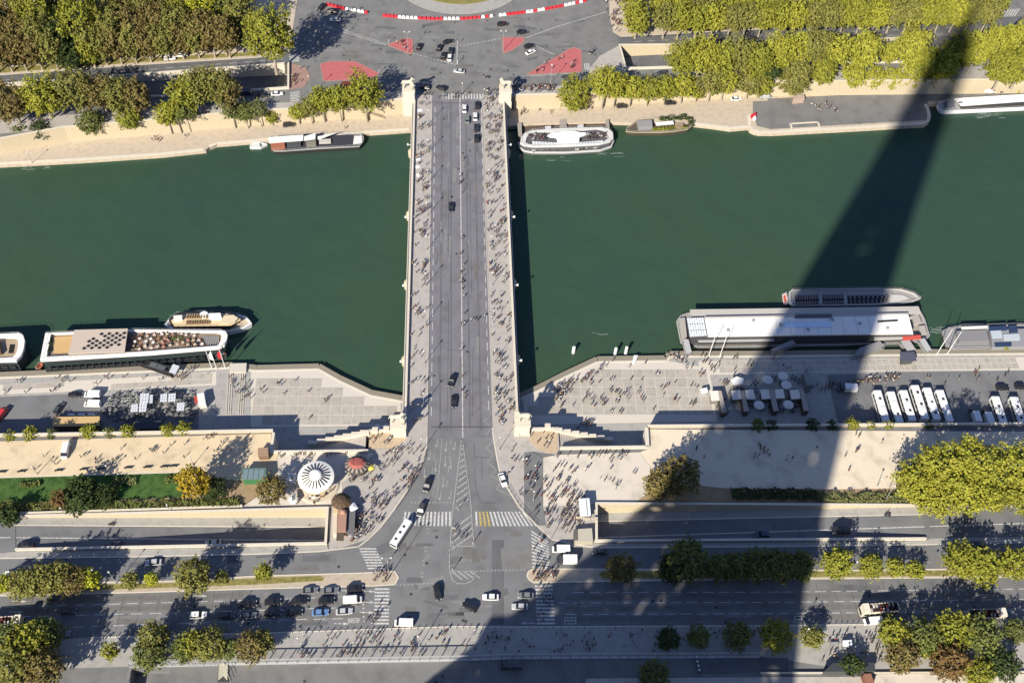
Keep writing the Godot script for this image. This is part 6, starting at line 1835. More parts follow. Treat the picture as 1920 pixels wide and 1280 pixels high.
func tables(t: Node3D, a: Array, n: int, y: float, ks: Array, sitters := true) -> void:
	# restaurant tables strewn inside the polygon a, each a part; chairs are their sub-parts
	var p := pg(a)
	var lo := p[0]
	var hi := p[0]
	for q in p:
		lo = lo.min(q); hi = hi.max(q)
	var put := []
	var tries := 0
	while put.size() < n and tries < n * 40:
		tries += 1
		var q := Vector2(rng.randf_range(lo.x, hi.x), rng.randf_range(lo.y, hi.y))
		if not Geometry2D.is_point_in_polygon(q, p): continue
		var ok := true
		for e in put:
			if e.distance_squared_to(q) < 2.6: ok = false
		if not ok: continue
		put.append(q)
		var k: Array = ks[rng.randi() % ks.size()]
		var b := MB.new()
		b.box(Vector3(0, 0.7, 0), Vector3(0.9, 0.05, 0.9), W(k[0], k[1], k[2]))
		b.tube(Vector3.ZERO, Vector3(0, 0.7, 0), 0.06, 0.06, 6, W(0.05))
		var o := obj("table", b, mats["matte"], t)
		o.position = Vector3(q.x, y, q.y) - t.position
		o.rotation.y = rng.randf() * TAU
		for s in 4:
			if rng.randf() < 0.2: continue
			var c := MB.new()
			c.box(Vector3(0.72, 0.4, 0), Vector3(0.42, 0.06, 0.42), W(0.16, 0.1, 0.06))
			c.box(Vector3(0.92, 0.42, 0), Vector3(0.05, 0.45, 0.42), W(0.16, 0.1, 0.06))
			if rng.randf() < 0.4: c.box(Vector3(0.74, 0.42, 0), Vector3(0.34, 0.75, 0.4), [W(0.03), W(0.5), W(0.3, 0.1, 0.08), W(0.05, 0.06, 0.12)][rng.randi() % 4], 0.0, 0.5)
			var ch := obj("chair", c, mats["matte"], o)
			ch.rotation.y = s * PI / 2

func build_boats() -> void:
	var t: Node3D
	var b: MB
	# the two restaurant boats of the left lower quay
	var y := -2.8
	t = boat("restaurant_boat", "white rimmed restaurant boat cut by the left edge of the photo", "boat", [-163.31,-202.89, -142.48,-204.19, -140.93,-203.32, -139.93,-201.19, -139.49,-197.83, -139.70,-195.14, -140.76,-193.29, -160.67,-193.10], y, W(0.03, 0.04, 0.05), W(0.3, 0.24, 0.18), 1.6, W(0.78, 0.76, 0.73), 0.9)
	block("sun_deck", t, [-162.80,-201.27, -142.39,-201.92, -141.30,-200.85, -140.91,-195.63, -161.11,-195.01], y, y + 0.2, W(0.36, 0.28, 0.2), "matte")
	block("cabin", t, [-162.51,-200.22, -147.62,-200.70, -145.83,-196.09, -161.27,-195.63], y, y + 1.6, W(0.12, 0.07, 0.05), "matte")
	block("stairwell", t, [-144.45,-200.04, -142.94,-200.03, -142.65,-196.68, -144.15,-196.70], y, y + 0.35, W(0.02), "matte")
	band("window", t, [-156.46,-192.71, -141.60,-192.96], -6.4, -4.2)
	y = -2.8
	t = boat("restaurant_boat", "long white restaurant boat with tan roof of black diamond panes and a crowded terrace", "boat", [-134.00,-204.00, -107.06,-205.15, -78.03,-204.57, -76.41,-204.01, -75.74,-202.72, -75.80,-200.37, -76.27,-198.68, -78.18,-197.64, -99.67,-195.56, -133.33,-193.42], y, W(0.035, 0.045, 0.05), W(0.22, 0.17, 0.13), 1.5, W(0.8, 0.78, 0.74), 1.0)
	block("hull_band", t, [-132.85,-193.97, -99.80,-196.01, -78.28,-198.10, -79.00,-198.43, -99.88,-196.53, -132.32,-194.58], -3.6, -1.7, W(0.8, 0.78, 0.74))
	block("terrace", t, [-131.16,-203.01, -125.32,-203.38, -124.82,-196.85, -130.13,-196.70], y, y + 0.15, W(0.5, 0.34, 0.16), "matte")
	hedge("planter", "dark planted border at the stern of the long restaurant boat", [-132.17,-203.02, -131.30,-196.71], 1.0, 1.0, "dark green", y + 0.1)
	block("saloon_roof", t, [-124.15,-203.78, -107.35,-204.17, -106.76,-195.12, -124.23,-194.47], -0.5, 0.1, W(0.46, 0.39, 0.33), "matte")
	block("saloon", t, [-123.66,-203.04, -107.56,-203.42, -107.20,-195.75, -124.03,-195.09], y, -0.5, W(0.05, 0.05, 0.055))
	var o0 := Vector2(-120.59,-202.09)
	var ux := (Vector2(-107.56,-202.60) - o0) / 11.0
	var uz := (Vector2(-120.16,-195.80) - o0) / 7.0
	for i in 11:
		for j in 7:
			if (i + j) % 2 == 1 or i + j * 0.6 < 2.6 and j < 6: continue
			if rng.randf() < 0.1: continue
			var c := o0 + ux * (i + 0.5) + uz * (j + 0.3)
			var q := PackedVector2Array([c - ux * 0.66, c - uz * 0.68, c + ux * 0.66, c + uz * 0.68])
			b = MB.new()
			b.prism(q, 0.1, 0.18, W(0.02, 0.022, 0.025))
			part("diamond_pane", b, t, "gloss")
	tables(t, [-106.76,-203.43, -85.29,-203.66, -83.31,-199.17, -105.69,-197.29], 64, y + 0.05, [[0.6, 0.5, 0.42], [0.5, 0.42, 0.3], [0.42, 0.2, 0.14], [0.7, 0.66, 0.6], [0.3, 0.16, 0.1]])
	hedge("planter", "green planter in the middle of the long restaurant boat's terrace", [-93.46,-201.60, -89.74,-201.78], 1.6, 1.0, "green", y + 0.1)
	block("bow_terrace", t, [-83.63,-203.07, -78.46,-202.81, -78.33,-200.46, -82.62,-199.45], y, y + 0.25, W(0.17, 0.165, 0.16), "matte")
	for i in 9: block("tread", t, [-83.42,-203.00 , -83.25,-203.00, -82.42,-199.37, -82.59,-199.37], y + 0.25, y + 0.3, W(0.3), "matte").position += Vector3(i * 0.55, 0, 0)
	band("window", t, [-132.64,-192.38, -101.85,-194.53, -80.12,-196.82], -6.9, -4.4, W(0.02), "dark_glass", 0.5)
	block("lower_deck", t, [-131.15,-192.70, -100.52,-194.65, -76.40,-197.76, -76.05,-200.52, -80.97,-201.21, -132.01,-196.65], -9, -6.9, W(0.045, 0.055, 0.055), "matte")
	tables(t, [-92.24,-196.17, -77.06,-197.69, -76.93,-199.39, -92.49,-197.85], 10, -6.85, [[0.3, 0.3, 0.3], [0.5, 0.5, 0.45]])
	# small cruise boat alongside
	t = boat("cruise_boat", "small white cruise boat with tan decks lying outside the long restaurant boat", "boat", [-97.97,-209.75, -96.95,-212.16, -94.55,-214.81, -86.18,-215.30, -78.93,-215.13, -73.68,-213.97, -71.04,-212.39, -69.41,-210.38, -71.99,-208.42, -76.38,-207.15, -85.09,-207.22, -94.77,-208.18], -6.2, W(0.75), W(0.5, 0.42, 0.3), 0.5, W(0.8), 0.4)
	block("saloon", t, [-96.39,-210.83, -94.06,-213.91, -79.00,-214.24, -74.26,-212.86, -73.35,-211.08, -76.22,-208.68, -94.70,-208.84], -6.2, -4.2, W(0.03))
	block("upper_deck", t, [-95.46,-210.28, -93.43,-212.91, -78.47,-213.23, -73.78,-212.09, -72.70,-210.31, -75.75,-208.14, -94.09,-208.08], -4.2, -4.0, W(0.56, 0.44, 0.28), "matte")
	block("bow_roof", t, [-79.46,-208.45, -78.13,-211.74, -75.19,-211.94, -73.47,-210.60, -74.33,-209.07, -76.31,-208.21], -4.0, -3.2, W(0.6, 0.5, 0.34))
	seats(t, [-90.89,-212.23, -82.90,-212.38, -82.44,-208.86, -90.38,-208.71], 10, 3, -4.0, Vector3(0.5, 0.5, 1.3), W(0.22, 0.15, 0.08), 1)
	block("wheelhouse", t, [-83.22,-212.16, -79.40,-212.35, -78.83,-210.58, -82.96,-210.18], -4.0, -2.6, W(0.72))
	block("stern_roof", t, [-94.56,-211.50, -91.81,-211.70, -91.59,-210.16, -94.29,-209.74], -4.0, -2.8, W(0.7, 0.66, 0.6))
	b = MB.new()
	b.lathe(Vector3.ZERO, [[1.6, 0.0], [1.3, 0.35], [0.0, 0.55]], 14, W(0.8))
	var dm := part("life_raft", b, t)
	dm.position += Vector3(-85.0, -4.0, -212.6)
	band("window", t, [-94.33,-207.88, -75.95,-207.94], -5.9, -4.5)
	# far-bank barge with awnings
	t = boat("barge", "long black barge with white awnings moored at the far quay left of the bridge", "boat", [-72.74,-297.94, -71.90,-299.69, -61.47,-300.60, -45.27,-301.23, -37.92,-300.96, -36.61,-299.20, -36.69,-296.58, -37.99,-294.26, -52.82,-293.08, -66.72,-291.63, -70.11,-291.62], -6.4, W(0.03), W(0.045, 0.047, 0.055), 0.3, W(0.34), 0.4)
	for e in [[-71.95,-295.58, -59.11,-297.06, -58.85,-293.89, -71.44,-292.43], [-58.66,-296.12, -54.59,-297.87, -54.35,-294.69, -58.47,-293.81]]: block("awning", t, e, -3.0, -2.85, W(0.78, 0.75, 0.68), "matte")
	block("awning", t, [-53.66,-296.13, -46.77,-298.18, -53.33,-294.40], -3.1, -2.95, W(0.78, 0.75, 0.68), "matte")
	block("cabin", t, [-71.41,-294.74, -66.23,-295.04, -65.83,-292.75, -70.92,-291.88], -6.4, -4.6, W(0.32, 0.13, 0.09))
	block("hatch", t, [-65.87,-296.09, -60.29,-296.68, -60.07,-294.09, -65.63,-293.50], -6.4, -5.4, W(0.07, 0.075, 0.09))
	block("wheelhouse", t, [-58.24,-295.35, -54.47,-295.93, -54.35,-294.20, -57.91,-293.62], -6.4, -4.6, W(0.2, 0.19, 0.17))
	block("foredeck", t, [-40.26,-299.64, -37.41,-299.65, -37.04,-296.16, -40.45,-295.57], -6.4, -5.8, W(0.66))
	seats(t, [-53.50,-297.57, -49.07,-297.87, -48.94,-295.84, -53.35,-295.54], 5, 2, -6.35, Vector3(0.9, 0.7, 0.9), W(0.45, 0.44, 0.42))
	t = boat("dinghy", "small white tender moored at the left end of the black barge", "boat", [-79.46,-297.24, -76.07,-297.54, -73.14,-296.39, -75.57,-294.65, -79.58,-294.64], -7.4, W(0.6), W(0.6, 0.62, 0.6), 0.25, W(0.75), 0.3)
	block("canopy", t, [-79.01,-296.11, -76.03,-296.41, -75.62,-294.39, -78.99,-294.10], -6.7, -6.6, W(0.6, 0.63, 0.6))
	t = boat("dinghy", "orange dinghy behind the stern of the long restaurant boat", "boat", [-136.63,-194.33, -136.00,-195.99, -135.03,-196.19, -134.63,-195.14, -135.27,-193.49, -136.28,-193.50], -7.7, W(0.45, 0.1, 0.04), W(0.3, 0.08, 0.04), 0.3, W(0.5, 0.14, 0.05), 0.35)
	# oval restaurant boat
	t = boat("oval_boat", "white oval restaurant boat with a white curved roof beside the far bridge end", "boat", [23.19,-294.58, 23.73,-297.79, 25.27,-300.15, 28.02,-301.64, 39.07,-302.86, 55.36,-303.51, 58.00,-302.62, 59.45,-300.24, 59.36,-297.00, 57.99,-295.53, 53.74,-294.06, 40.51,-293.02, 28.22,-292.70, 24.78,-293.42], -5.2, W(0.12, 0.125, 0.13), W(0.1, 0.1, 0.11), 1.8, W(0.55, 0.55, 0.54), 0.6)
	block("waterline_deck", t, [22.76,-297.26, 23.06,-294.34, 24.84,-292.60, 28.28,-291.74, 40.59,-291.76, 54.26,-292.94, 58.58,-294.99, 59.94,-298.52, 57.80,-300.29, 26.55,-299.03], -9.0, -7.2, W(0.1, 0.105, 0.11), "matte")
	var rp := pg([22.76,-297.26, 23.06,-294.34, 24.84,-292.60, 28.28,-291.74, 40.59,-291.76, 54.26,-292.94, 58.58,-294.99, 59.94,-298.52])
	for i in rp.size() - 1:
		b = MB.new()
		b.bar(Vector3(rp[i].x, -6.9, rp[i].y), Vector3(rp[i + 1].x, -6.9, rp[i + 1].y), 0.45, 0.7, W(0.5, 0.5, 0.49))
		part("bulwark", b, t)
	block("roof", t, [33.92,-297.88, 35.43,-299.06, 38.33,-299.36, 40.86,-300.25, 44.58,-300.27, 46.58,-299.38, 48.64,-299.39, 48.99,-298.51, 47.27,-297.62, 46.20,-297.03, 45.83,-294.69, 41.69,-294.10, 37.61,-294.38, 37.14,-296.71, 34.90,-297.00], -4.2, -3.6, W(0.82), "satin")
	block("saloon", t, [35.46,-298.73, 48.07,-299.06, 45.59,-296.12, 37.78,-296.10], -5.2, -4.2, W(0.1))
	for i in 24:
		var f := i / 24.0
		var xx := lerpf(998.0, 1131.0, f)
		var a0 := Vector2(27.90,-295.49).lerp(Vector2(55.27,-296.14), f)
		var a1 := Vector2(27.90,-295.49).lerp(Vector2(55.27,-296.14), f + 0.036)
		var sag := 1.1 * sin(PI * f)
		b = MB.new()
		b.prism(PackedVector2Array([a0 + Vector2(0, sag), a1 + Vector2(0, sag), a1 + Vector2(0, sag + 1.7), a0 + Vector2(0, sag + 1.7)]), -4.7, -4.5, W(0.62, 0.64, 0.64))
		part("roof_pane", b, t, "gloss")
	tables(t, [26.46,-299.16, 33.90,-299.47, 34.59,-297.12, 26.74,-296.23], 16, -5.15, [[0.05, 0.05, 0.06], [0.3, 0.3, 0.3]])
	tables(t, [50.11,-300.41, 56.78,-300.72, 56.94,-297.77, 49.05,-297.45], 16, -5.15, [[0.05, 0.05, 0.06], [0.35, 0.35, 0.34]])
	tables(t, [27.56,-293.95, 54.28,-295.75, 54.09,-293.42, 27.89,-292.21], 30, -7.15, [[0.06, 0.06, 0.07], [0.5, 0.5, 0.5], [0.3, 0.28, 0.25]])
	t = boat("pontoon", "brown landing pontoon between the oval boat and the far quay", "pontoon", [24.61,-306.99, 58.56,-308.62, 58.95,-305.89, 24.90,-303.99], -7.4, W(0.08, 0.06, 0.05), W(0.1, 0.075, 0.06), 0.0)
	for e in [[22.62,-306.78, 24.29,-306.79, 24.23,-300.23, 22.77,-299.63], [57.47,-308.73, 58.76,-309.04, 58.66,-303.30, 57.59,-303.00]]: block("mooring_frame", t, e, -9.0, -5.6, W(0.3, 0.28, 0.25), "matte")
	for e in [[33.40,-304.60, 35.71,-304.91, 35.59,-302.81, 33.29,-302.51], [46.19,-305.54, 48.52,-305.85, 48.38,-304.05, 46.07,-303.74]]: block("canopy", t, e, -7.4, -5.4, W(0.6), "matte")
	block("gangway", t, [39.36,-309.58, 42.12,-309.90, 41.93,-303.86, 39.20,-303.55], -6.6, -6.35, W(0.3, 0.27, 0.24), "matte")
	# planted barge
	t = boat("barge", "brown barge overgrown with green plants moored at the far quay", "boat", [64.89,-302.95, 65.73,-305.05, 70.38,-309.31, 77.74,-310.56, 89.74,-311.22, 91.92,-310.00, 92.57,-306.96, 89.66,-304.23, 84.44,-303.01, 78.89,-302.39, 68.39,-302.36], -6.6, W(0.07, 0.055, 0.04), W(0.1, 0.085, 0.065), 0.35, W(0.34, 0.29, 0.21), 0.4)
	block("wheelhouse", t, [69.67,-307.12, 75.43,-307.75, 75.44,-304.13, 69.92,-303.51], -6.6, -4.6, W(0.26, 0.26, 0.27))
	band("window", t, [70.01,-303.56, 75.53,-304.17], -5.9, -4.9)
	block("canopy", t, [76.78,-306.46, 83.85,-307.39, 84.05,-305.58, 76.99,-304.65], -5.0, -4.85, W(0.78), "matte")
	block("roof", t, [84.76,-306.95, 88.18,-307.26, 87.61,-304.54, 84.80,-303.93], -6.6, -5.6, W(0.3, 0.22, 0.17), "matte")
	hedge("planter", "green plants along the quay side of the brown barge", [78.77,-309.30, 89.96,-310.41, 91.56,-308.13, 91.02,-305.70], 2.2, 1.8, "dark green", -6.5)
	hedge("planter", "green plants along the river side of the brown barge", [75.15,-303.53, 83.64,-304.16, 89.25,-305.08], 1.8, 1.3, "yellow green", -6.5)
	# white river boat at the far right
	t = boat("river_boat", "long white passenger boat moored at the far quay by the right edge", "boat", [193.15,-318.23, 194.56,-320.14, 198.56,-321.76, 240.77,-325.21, 259.21,-326.29, 256.73,-319.49, 229.23,-317.45, 194.48,-315.08, 193.29,-316.33], -6.6, W(0.72), W(0.4, 0.41, 0.43), 0.5, W(0.74), 0.4)
	block("saloon", t, [202.66,-319.65, 227.69,-321.70, 255.14,-323.46, 253.74,-319.59, 226.34,-317.54, 202.87,-315.85], -6.6, -4.6, W(0.05))
	block("roof", t, [200.62,-320.43, 227.30,-322.82, 255.44,-325.25, 253.92,-321.04, 226.61,-318.66, 201.98,-316.00], -4.6, -4.3, W(0.82))
	block("wheelhouse", t, [197.19,-320.07, 200.60,-320.41, 200.40,-318.18, 197.13,-317.53], -6.6, -5.0, W(0.2, 0.22, 0.25))
	for i in 12:
		var v := Vector2(204.89,-319.18).lerp(Vector2(245.19,-321.63), i / 11.0)
		b = MB.new()
		b.bar(Vector3(v.x - 0.3, -4.27, v.y - 2.2), Vector3(v.x + 0.5, -4.27, v.y + 2.3), 0.12, 0.08, W(0.5))
		part("roof_seam", b, t, "matte")
	band("window", t, [203.30,-316.52, 227.04,-318.22, 245.20,-319.91], -6.2, -5.0, W(0.02), "dark_glass", 0.06)
	seats(t, [196.45,-319.79, 201.07,-320.45, 200.68,-317.59, 196.00,-316.62], 4, 3, -6.5, Vector3(0.6, 0.5, 0.9), W(0.15, 0.16, 0.2))
	block("skylight", t, [201.45,-318.10, 203.31,-318.43, 203.12,-317.79, 201.27,-317.46], -4.3, -4.2, W(0.03))
	band("window", t, [197.05,-316.39, 229.93,-318.76], -7.5, -6.9, W(0.02), "dark_glass", 0.12)
	# the long pier building of the right lower quay
	t = boat("landing_stage", "long landing stage with a white roof half crossed by the tower shadow", "landing stage", [73.13,-210.51, 74.92,-212.99, 78.77,-214.33, 158.67,-215.08, 159.49,-210.46, 159.33,-203.67, 157.06,-201.46, 148.57,-200.65, 124.63,-200.00, 79.32,-199.78, 73.44,-201.59], -6.8, W(0.1), W(0.3, 0.285, 0.26), 0.3, W(0.35), 0.3)
	block("back_platform_roof", t, [77.53,-212.81, 156.72,-213.57, 156.79,-210.36, 77.50,-209.87], -3.3, -3.0, W(0.42, 0.4, 0.37), "matte")
	block("saloon", t, [76.40,-207.86, 151.42,-209.04, 151.03,-201.22, 76.46,-200.37], -6.8, -2.5, W(0.06, 0.06, 0.065))
	block("roof", t, [81.70,-208.86, 151.68,-209.87, 151.29,-201.36, 81.81,-200.90], -2.5, -2.0, W(0.82, 0.79, 0.74), "matte")
	block("roof_edge", t, [81.67,-208.78, 151.63,-209.80, 151.45,-209.12, 81.76,-208.11], -2.0, -1.7, W(0.42, 0.4, 0.38), "matte")
	block("roof_strip", t, [112.61,-209.36, 125.24,-209.48, 124.95,-208.13, 112.34,-208.01], -2.0, -1.5, W(0.12, 0.125, 0.13), "matte")
	block("skylight", t, [108.15,-206.03, 124.20,-206.34, 124.08,-204.12, 107.78,-204.04], -2.0, -1.6, W(0.6, 0.72, 0.85), "gloss")
	block("roof_slot", t, [140.33,-206.50, 147.38,-206.89, 147.27,-206.45, 140.22,-206.06], -2.0, -1.6, W(0.03), "matte")
	for i in 16:
		var q0 := Vector2(83.23,-208.18).lerp(Vector2(150.95,-209.20), i / 15.0)
		var q1 := Vector2(82.91,-201.11).lerp(Vector2(150.80,-201.59), i / 15.0)
		b = MB.new()
		b.bar(Vector3(q0.x, -1.99, q0.y), Vector3(q1.x, -1.99, q1.y), 0.14, 0.08, W(0.5, 0.48, 0.45))
		part("roof_seam", b, t, "matte")
		if i % 2 == 1:
			var v := q0.lerp(q1, [0.2, 0.75, 0.45][i % 3])
			b = MB.new()
			b.box(Vector3(v.x + 1.2, -2.0, v.y), Vector3(0.9, 0.5, 0.9), W(0.35))
			part("roof_vent", b, t, "matte")
	block("glass_roof_frame", t, [75.57,-208.76, 81.55,-208.94, 81.66,-200.98, 75.55,-200.60], -2.5, -2.1, W(0.1, 0.105, 0.11))
	var g0 := Vector2(75.70,-208.57)
	var g1 := Vector2(81.42,-208.75)
	var g2 := Vector2(81.47,-201.01)
	var g3 := Vector2(75.71,-200.63)
	for i in 7:
		for j in 3:
			var fs := [(i + 0.09) / 7.0, (i + 0.91) / 7.0, (j + 0.05) / 3.0, (j + 0.95) / 3.0]
			b = MB.new()
			b.prism(PackedVector2Array([g0.lerp(g1, fs[0]).lerp(g3.lerp(g2, fs[0]), fs[2]), g0.lerp(g1, fs[1]).lerp(g3.lerp(g2, fs[1]), fs[2]), g0.lerp(g1, fs[1]).lerp(g3.lerp(g2, fs[1]), fs[3]), g0.lerp(g1, fs[0]).lerp(g3.lerp(g2, fs[0]), fs[3])]), -2.1, -2.02, W(0.7, 0.74, 0.78))
			part("roof_pane", b, t, "gloss")
	block("front_roof", t, [78.64,-201.65, 104.20,-201.86, 104.20,-199.88, 78.72,-199.69], -3.8, -3.6, W(0.4, 0.4, 0.4), "matte")
	block("front_roof", t, [138.63,-201.76, 151.86,-202.08, 152.12,-200.31, 138.16,-199.78], -3.8, -3.6, W(0.42, 0.4, 0.37), "matte")
	block("red_awning", t, [148.12,-201.31, 154.25,-201.69, 154.20,-200.15, 147.85,-199.55], -3.6, -3.3, W(0.5, 0.09, 0.07), "matte")
	seats(t, [80.94,-201.23, 104.55,-201.67, 104.27,-200.13, 81.12,-199.91], 26, 2, -6.75, Vector3(0.7, 1.1, 0.7), W(0.1, 0.09, 0.09))
	for e in [[154.87,-211.73, 157.23,-212.17, 157.37,-208.51, 154.66,-208.08], [155.90,-207.17, 158.18,-207.37, 158.01,-204.00, 155.68,-203.57], [73.98,-211.03, 76.05,-211.47, 75.71,-203.42, 73.85,-202.99]]: block("deck_house", t, e, -6.8, -5.6, W(0.36, 0.34, 0.31), "matte")
	# gangways of that landing stage
	for e in [["covered gangway in the tower shadow, left of two by the landing stage", [103.17,-195.97, 102.83,-197.06, 110.75,-200.91, 111.49,-199.15], 0.24], ["grey covered gangway behind the boarding queue", [129.76,-193.98, 132.66,-197.20, 140.22,-199.97, 141.55,-197.99, 133.86,-194.59], 0.24], ["narrow gangway at the left end of the landing stage", [73.88,-201.10, 75.70,-201.30, 76.07,-196.08, 74.23,-195.67], 0.4], ["narrow gangway at the right end of the landing stage", [153.96,-200.56, 155.91,-200.98, 156.98,-196.13, 155.22,-195.72], 0.4], ["broad pale gangway right of the boarding queue", [147.48,-199.96, 150.51,-200.37, 151.66,-196.41, 148.65,-196.01], 0.36]]:
		var p := pg(e[1])
		var w := thing("gangway", e[0], "gangway", Vector3(p[0].x, -6.5, p[0].y))
		block("deck", w, e[1], -6.3, -6.0, W(0.25), "matte")
		block("roof", w, e[1], -4.4, -4.2, W(e[2]), "matte")
		for q in p:
			b = MB.new()
			b.tube(Vector3(q.x, -6.5, q.y), Vector3(q.x, -4.4, q.y), 0.08, 0.08, 6, W(0.3))
			part("post", b, w)
	# sightseeing boat outside it
	t = boat("sightseeing_boat", "long open sightseeing boat lying outside the white roofed landing stage", "boat", [114.15,-222.52, 115.32,-223.70, 144.97,-224.09, 154.40,-223.67, 158.53,-221.97, 160.37,-219.60, 157.16,-218.21, 152.77,-217.30, 143.19,-216.68, 113.92,-216.44, 113.26,-217.83], -6.6, W(0.2), W(0.3, 0.29, 0.28), 0.7, W(0.42, 0.41, 0.39), 0.5)
	for e in [[116.17,-221.09, 124.29,-221.27, 123.64,-217.29, 115.76,-217.12], [125.79,-221.26, 133.18,-221.44, 132.67,-217.46, 125.14,-217.28], [134.58,-220.96, 149.36,-221.09, 147.85,-218.05, 134.17,-217.45]]:
		block("well", t, e, -6.6, -6.4, W(0.04, 0.042, 0.05), "matte")
		seats(t, e, 9, 4, -6.4, Vector3(0.45, 0.6, 0.9), W(0.2, 0.19, 0.19), 2)
	block("foredeck", t, [149.84,-221.25, 154.33,-220.98, 156.23,-219.55, 152.91,-218.40, 148.70,-218.19], -6.6, -6.1, W(0.5, 0.48, 0.45))
	block("crossbeam", t, [124.64,-222.60, 125.77,-222.59, 124.58,-216.05, 123.46,-216.06], -6.0, -5.6, W(0.26))
	block("crossbeam", t, [133.31,-222.54, 134.44,-222.54, 133.34,-215.98, 132.22,-215.99], -6.0, -5.6, W(0.26))
	t = boat("dinghy", "small red and white dinghy at the stern of the sightseeing boat", "boat", [112.11,-222.38, 113.57,-223.08, 113.68,-220.71, 112.96,-217.91, 111.88,-218.15], -7.6, W(0.5, 0.08, 0.08), W(0.5, 0.12, 0.1), 0.3, W(0.7), 0.3)
	# houseboat at the right edge
	t = boat("houseboat", "grey decked houseboat with solar panels at the right edge of the photo", "boat", [163.54,-204.99, 166.15,-206.32, 171.30,-207.41, 208.26,-208.00, 204.86,-198.35, 165.89,-197.63, 163.39,-199.20], -6.2, W(0.12), W(0.24, 0.24, 0.25), 0.3, W(0.3), 0.3)
	block("roof", t, [167.96,-204.08, 178.24,-204.44, 177.99,-199.98, 167.60,-199.64], -6.2, -4.4, W(0.2, 0.2, 0.215), "matte")
	block("roof", t, [179.41,-204.28, 204.37,-204.96, 201.73,-197.40, 178.14,-197.19], -6.2, -4.2, W(0.24, 0.25, 0.26), "matte")
	block("canopy", t, [169.60,-205.42, 178.78,-205.79, 178.62,-204.67, 169.45,-204.30], -4.1, -3.8, W(0.6, 0.6, 0.58), "matte")
	for e in [[179.32,-205.26, 185.38,-205.66, 185.18,-203.86, 179.14,-203.47], [186.12,-205.65, 189.16,-205.85, 188.59,-202.94, 185.56,-202.74], [179.10,-198.59, 185.02,-198.75, 184.53,-197.21, 178.99,-197.05]]: block("solar_panel", t, e, -4.2, -3.8, W(0.03, 0.05, 0.1), "gloss")
	for e in [[183.14,-202.09, 188.74,-202.26, 188.31,-199.82, 182.74,-199.65], [179.20,-203.54, 182.96,-203.73, 182.42,-200.84, 179.05,-200.65]]: block("skylight", t, e, -4.2, -3.8, W(0.42, 0.47, 0.5), "gloss")
	hedge("planter", "yellowish plants at the quay side of the grey houseboat", [182.18,-197.11, 183.93,-197.97], 2.0, 2.2, "yellow green", QY)
	# landing bits of the right quay
	t = boat("jetty", "small pale jetty with two white mooring piles right of the bridge", "jetty", [50.73,-196.67, 56.07,-196.83, 55.84,-194.47, 50.51,-194.32], -6.9, W(0.4), W(0.5, 0.48, 0.44), 0.0)
	for q in [[51.15,-197.90], [54.75,-198.29]]:
		b = MB.new()
		b.tube(Vector3(q[0], -9.5, q[1]), Vector3(q[0], -4.4, q[1]), 0.5, 0.5, 12, W(0.75))
		part("mooring_pile", b, t, "matte", false)
	block("ramp", t, [57.08,-196.27, 58.50,-196.26, 57.18,-193.20, 56.12,-193.21], -6.4, -6.0, W(0.6, 0.63, 0.62), "matte")
	t = thing("mooring_pile", "lone white mooring pile in the water right of the bridge", "pile", Vector3.ZERO)
	var mp := Vector2(37.34,-199.01)
	t.position = Vector3(mp.x, WY, mp.y)
	b = MB.new()
	b.tube(Vector3(0, -1, 0), Vector3(0, 3.0, 0), 0.55, 0.55, 12, W(0.75))
	obj("pile", b, mats["matte"], t)


func slabs(parent: Node3D, a: Array, o: Array, along: Array, size: float, gap: float, rows: Array, y: float, skip := 0.0) -> void:
	# square paving slabs laid over the polygon a in a grid from o towards along; each slab a part of the pavement
	var p := pg(a)
	var o2 := Vector2(o[0], o[1])
	var u := (Vector2(along[0], along[1]) - o2).normalized()
	var w := u.orthogonal()
	if w.y < 0: w = -w
	var key := "slab%.2f" % size
	if not lib.has(key):
		for i in 3:
			var b := MB.new()
			b.box(Vector3.ZERO, Vector3(size - gap, 0.05, size - gap), W([0.93, 1.0, 1.06][i]), 0.0, 0.995)
			lib[key + str(i)] = b.mesh()
		lib[key] = true
	for i in rows[0]:
		for j in rows[1]:
			var c: Vector2 = o2 + u * size * (i + 0.5) + w * size * (j + 0.5)
			var inside := true
			for e in [[-0.5, -0.5], [0.5, -0.5], [0.5, 0.5], [-0.5, 0.5]]:
				if not Geometry2D.is_point_in_polygon(c + u * size * e[0] + w * size * e[1], p): inside = false
			if not inside or rng.randf() < skip: continue
			var s := obj("slab", lib[key + str(rng.randi() % 3)], mats["slab"], parent)
			s.position = Vector3(c.x, y, c.y)
			s.rotation.y = -u.angle()

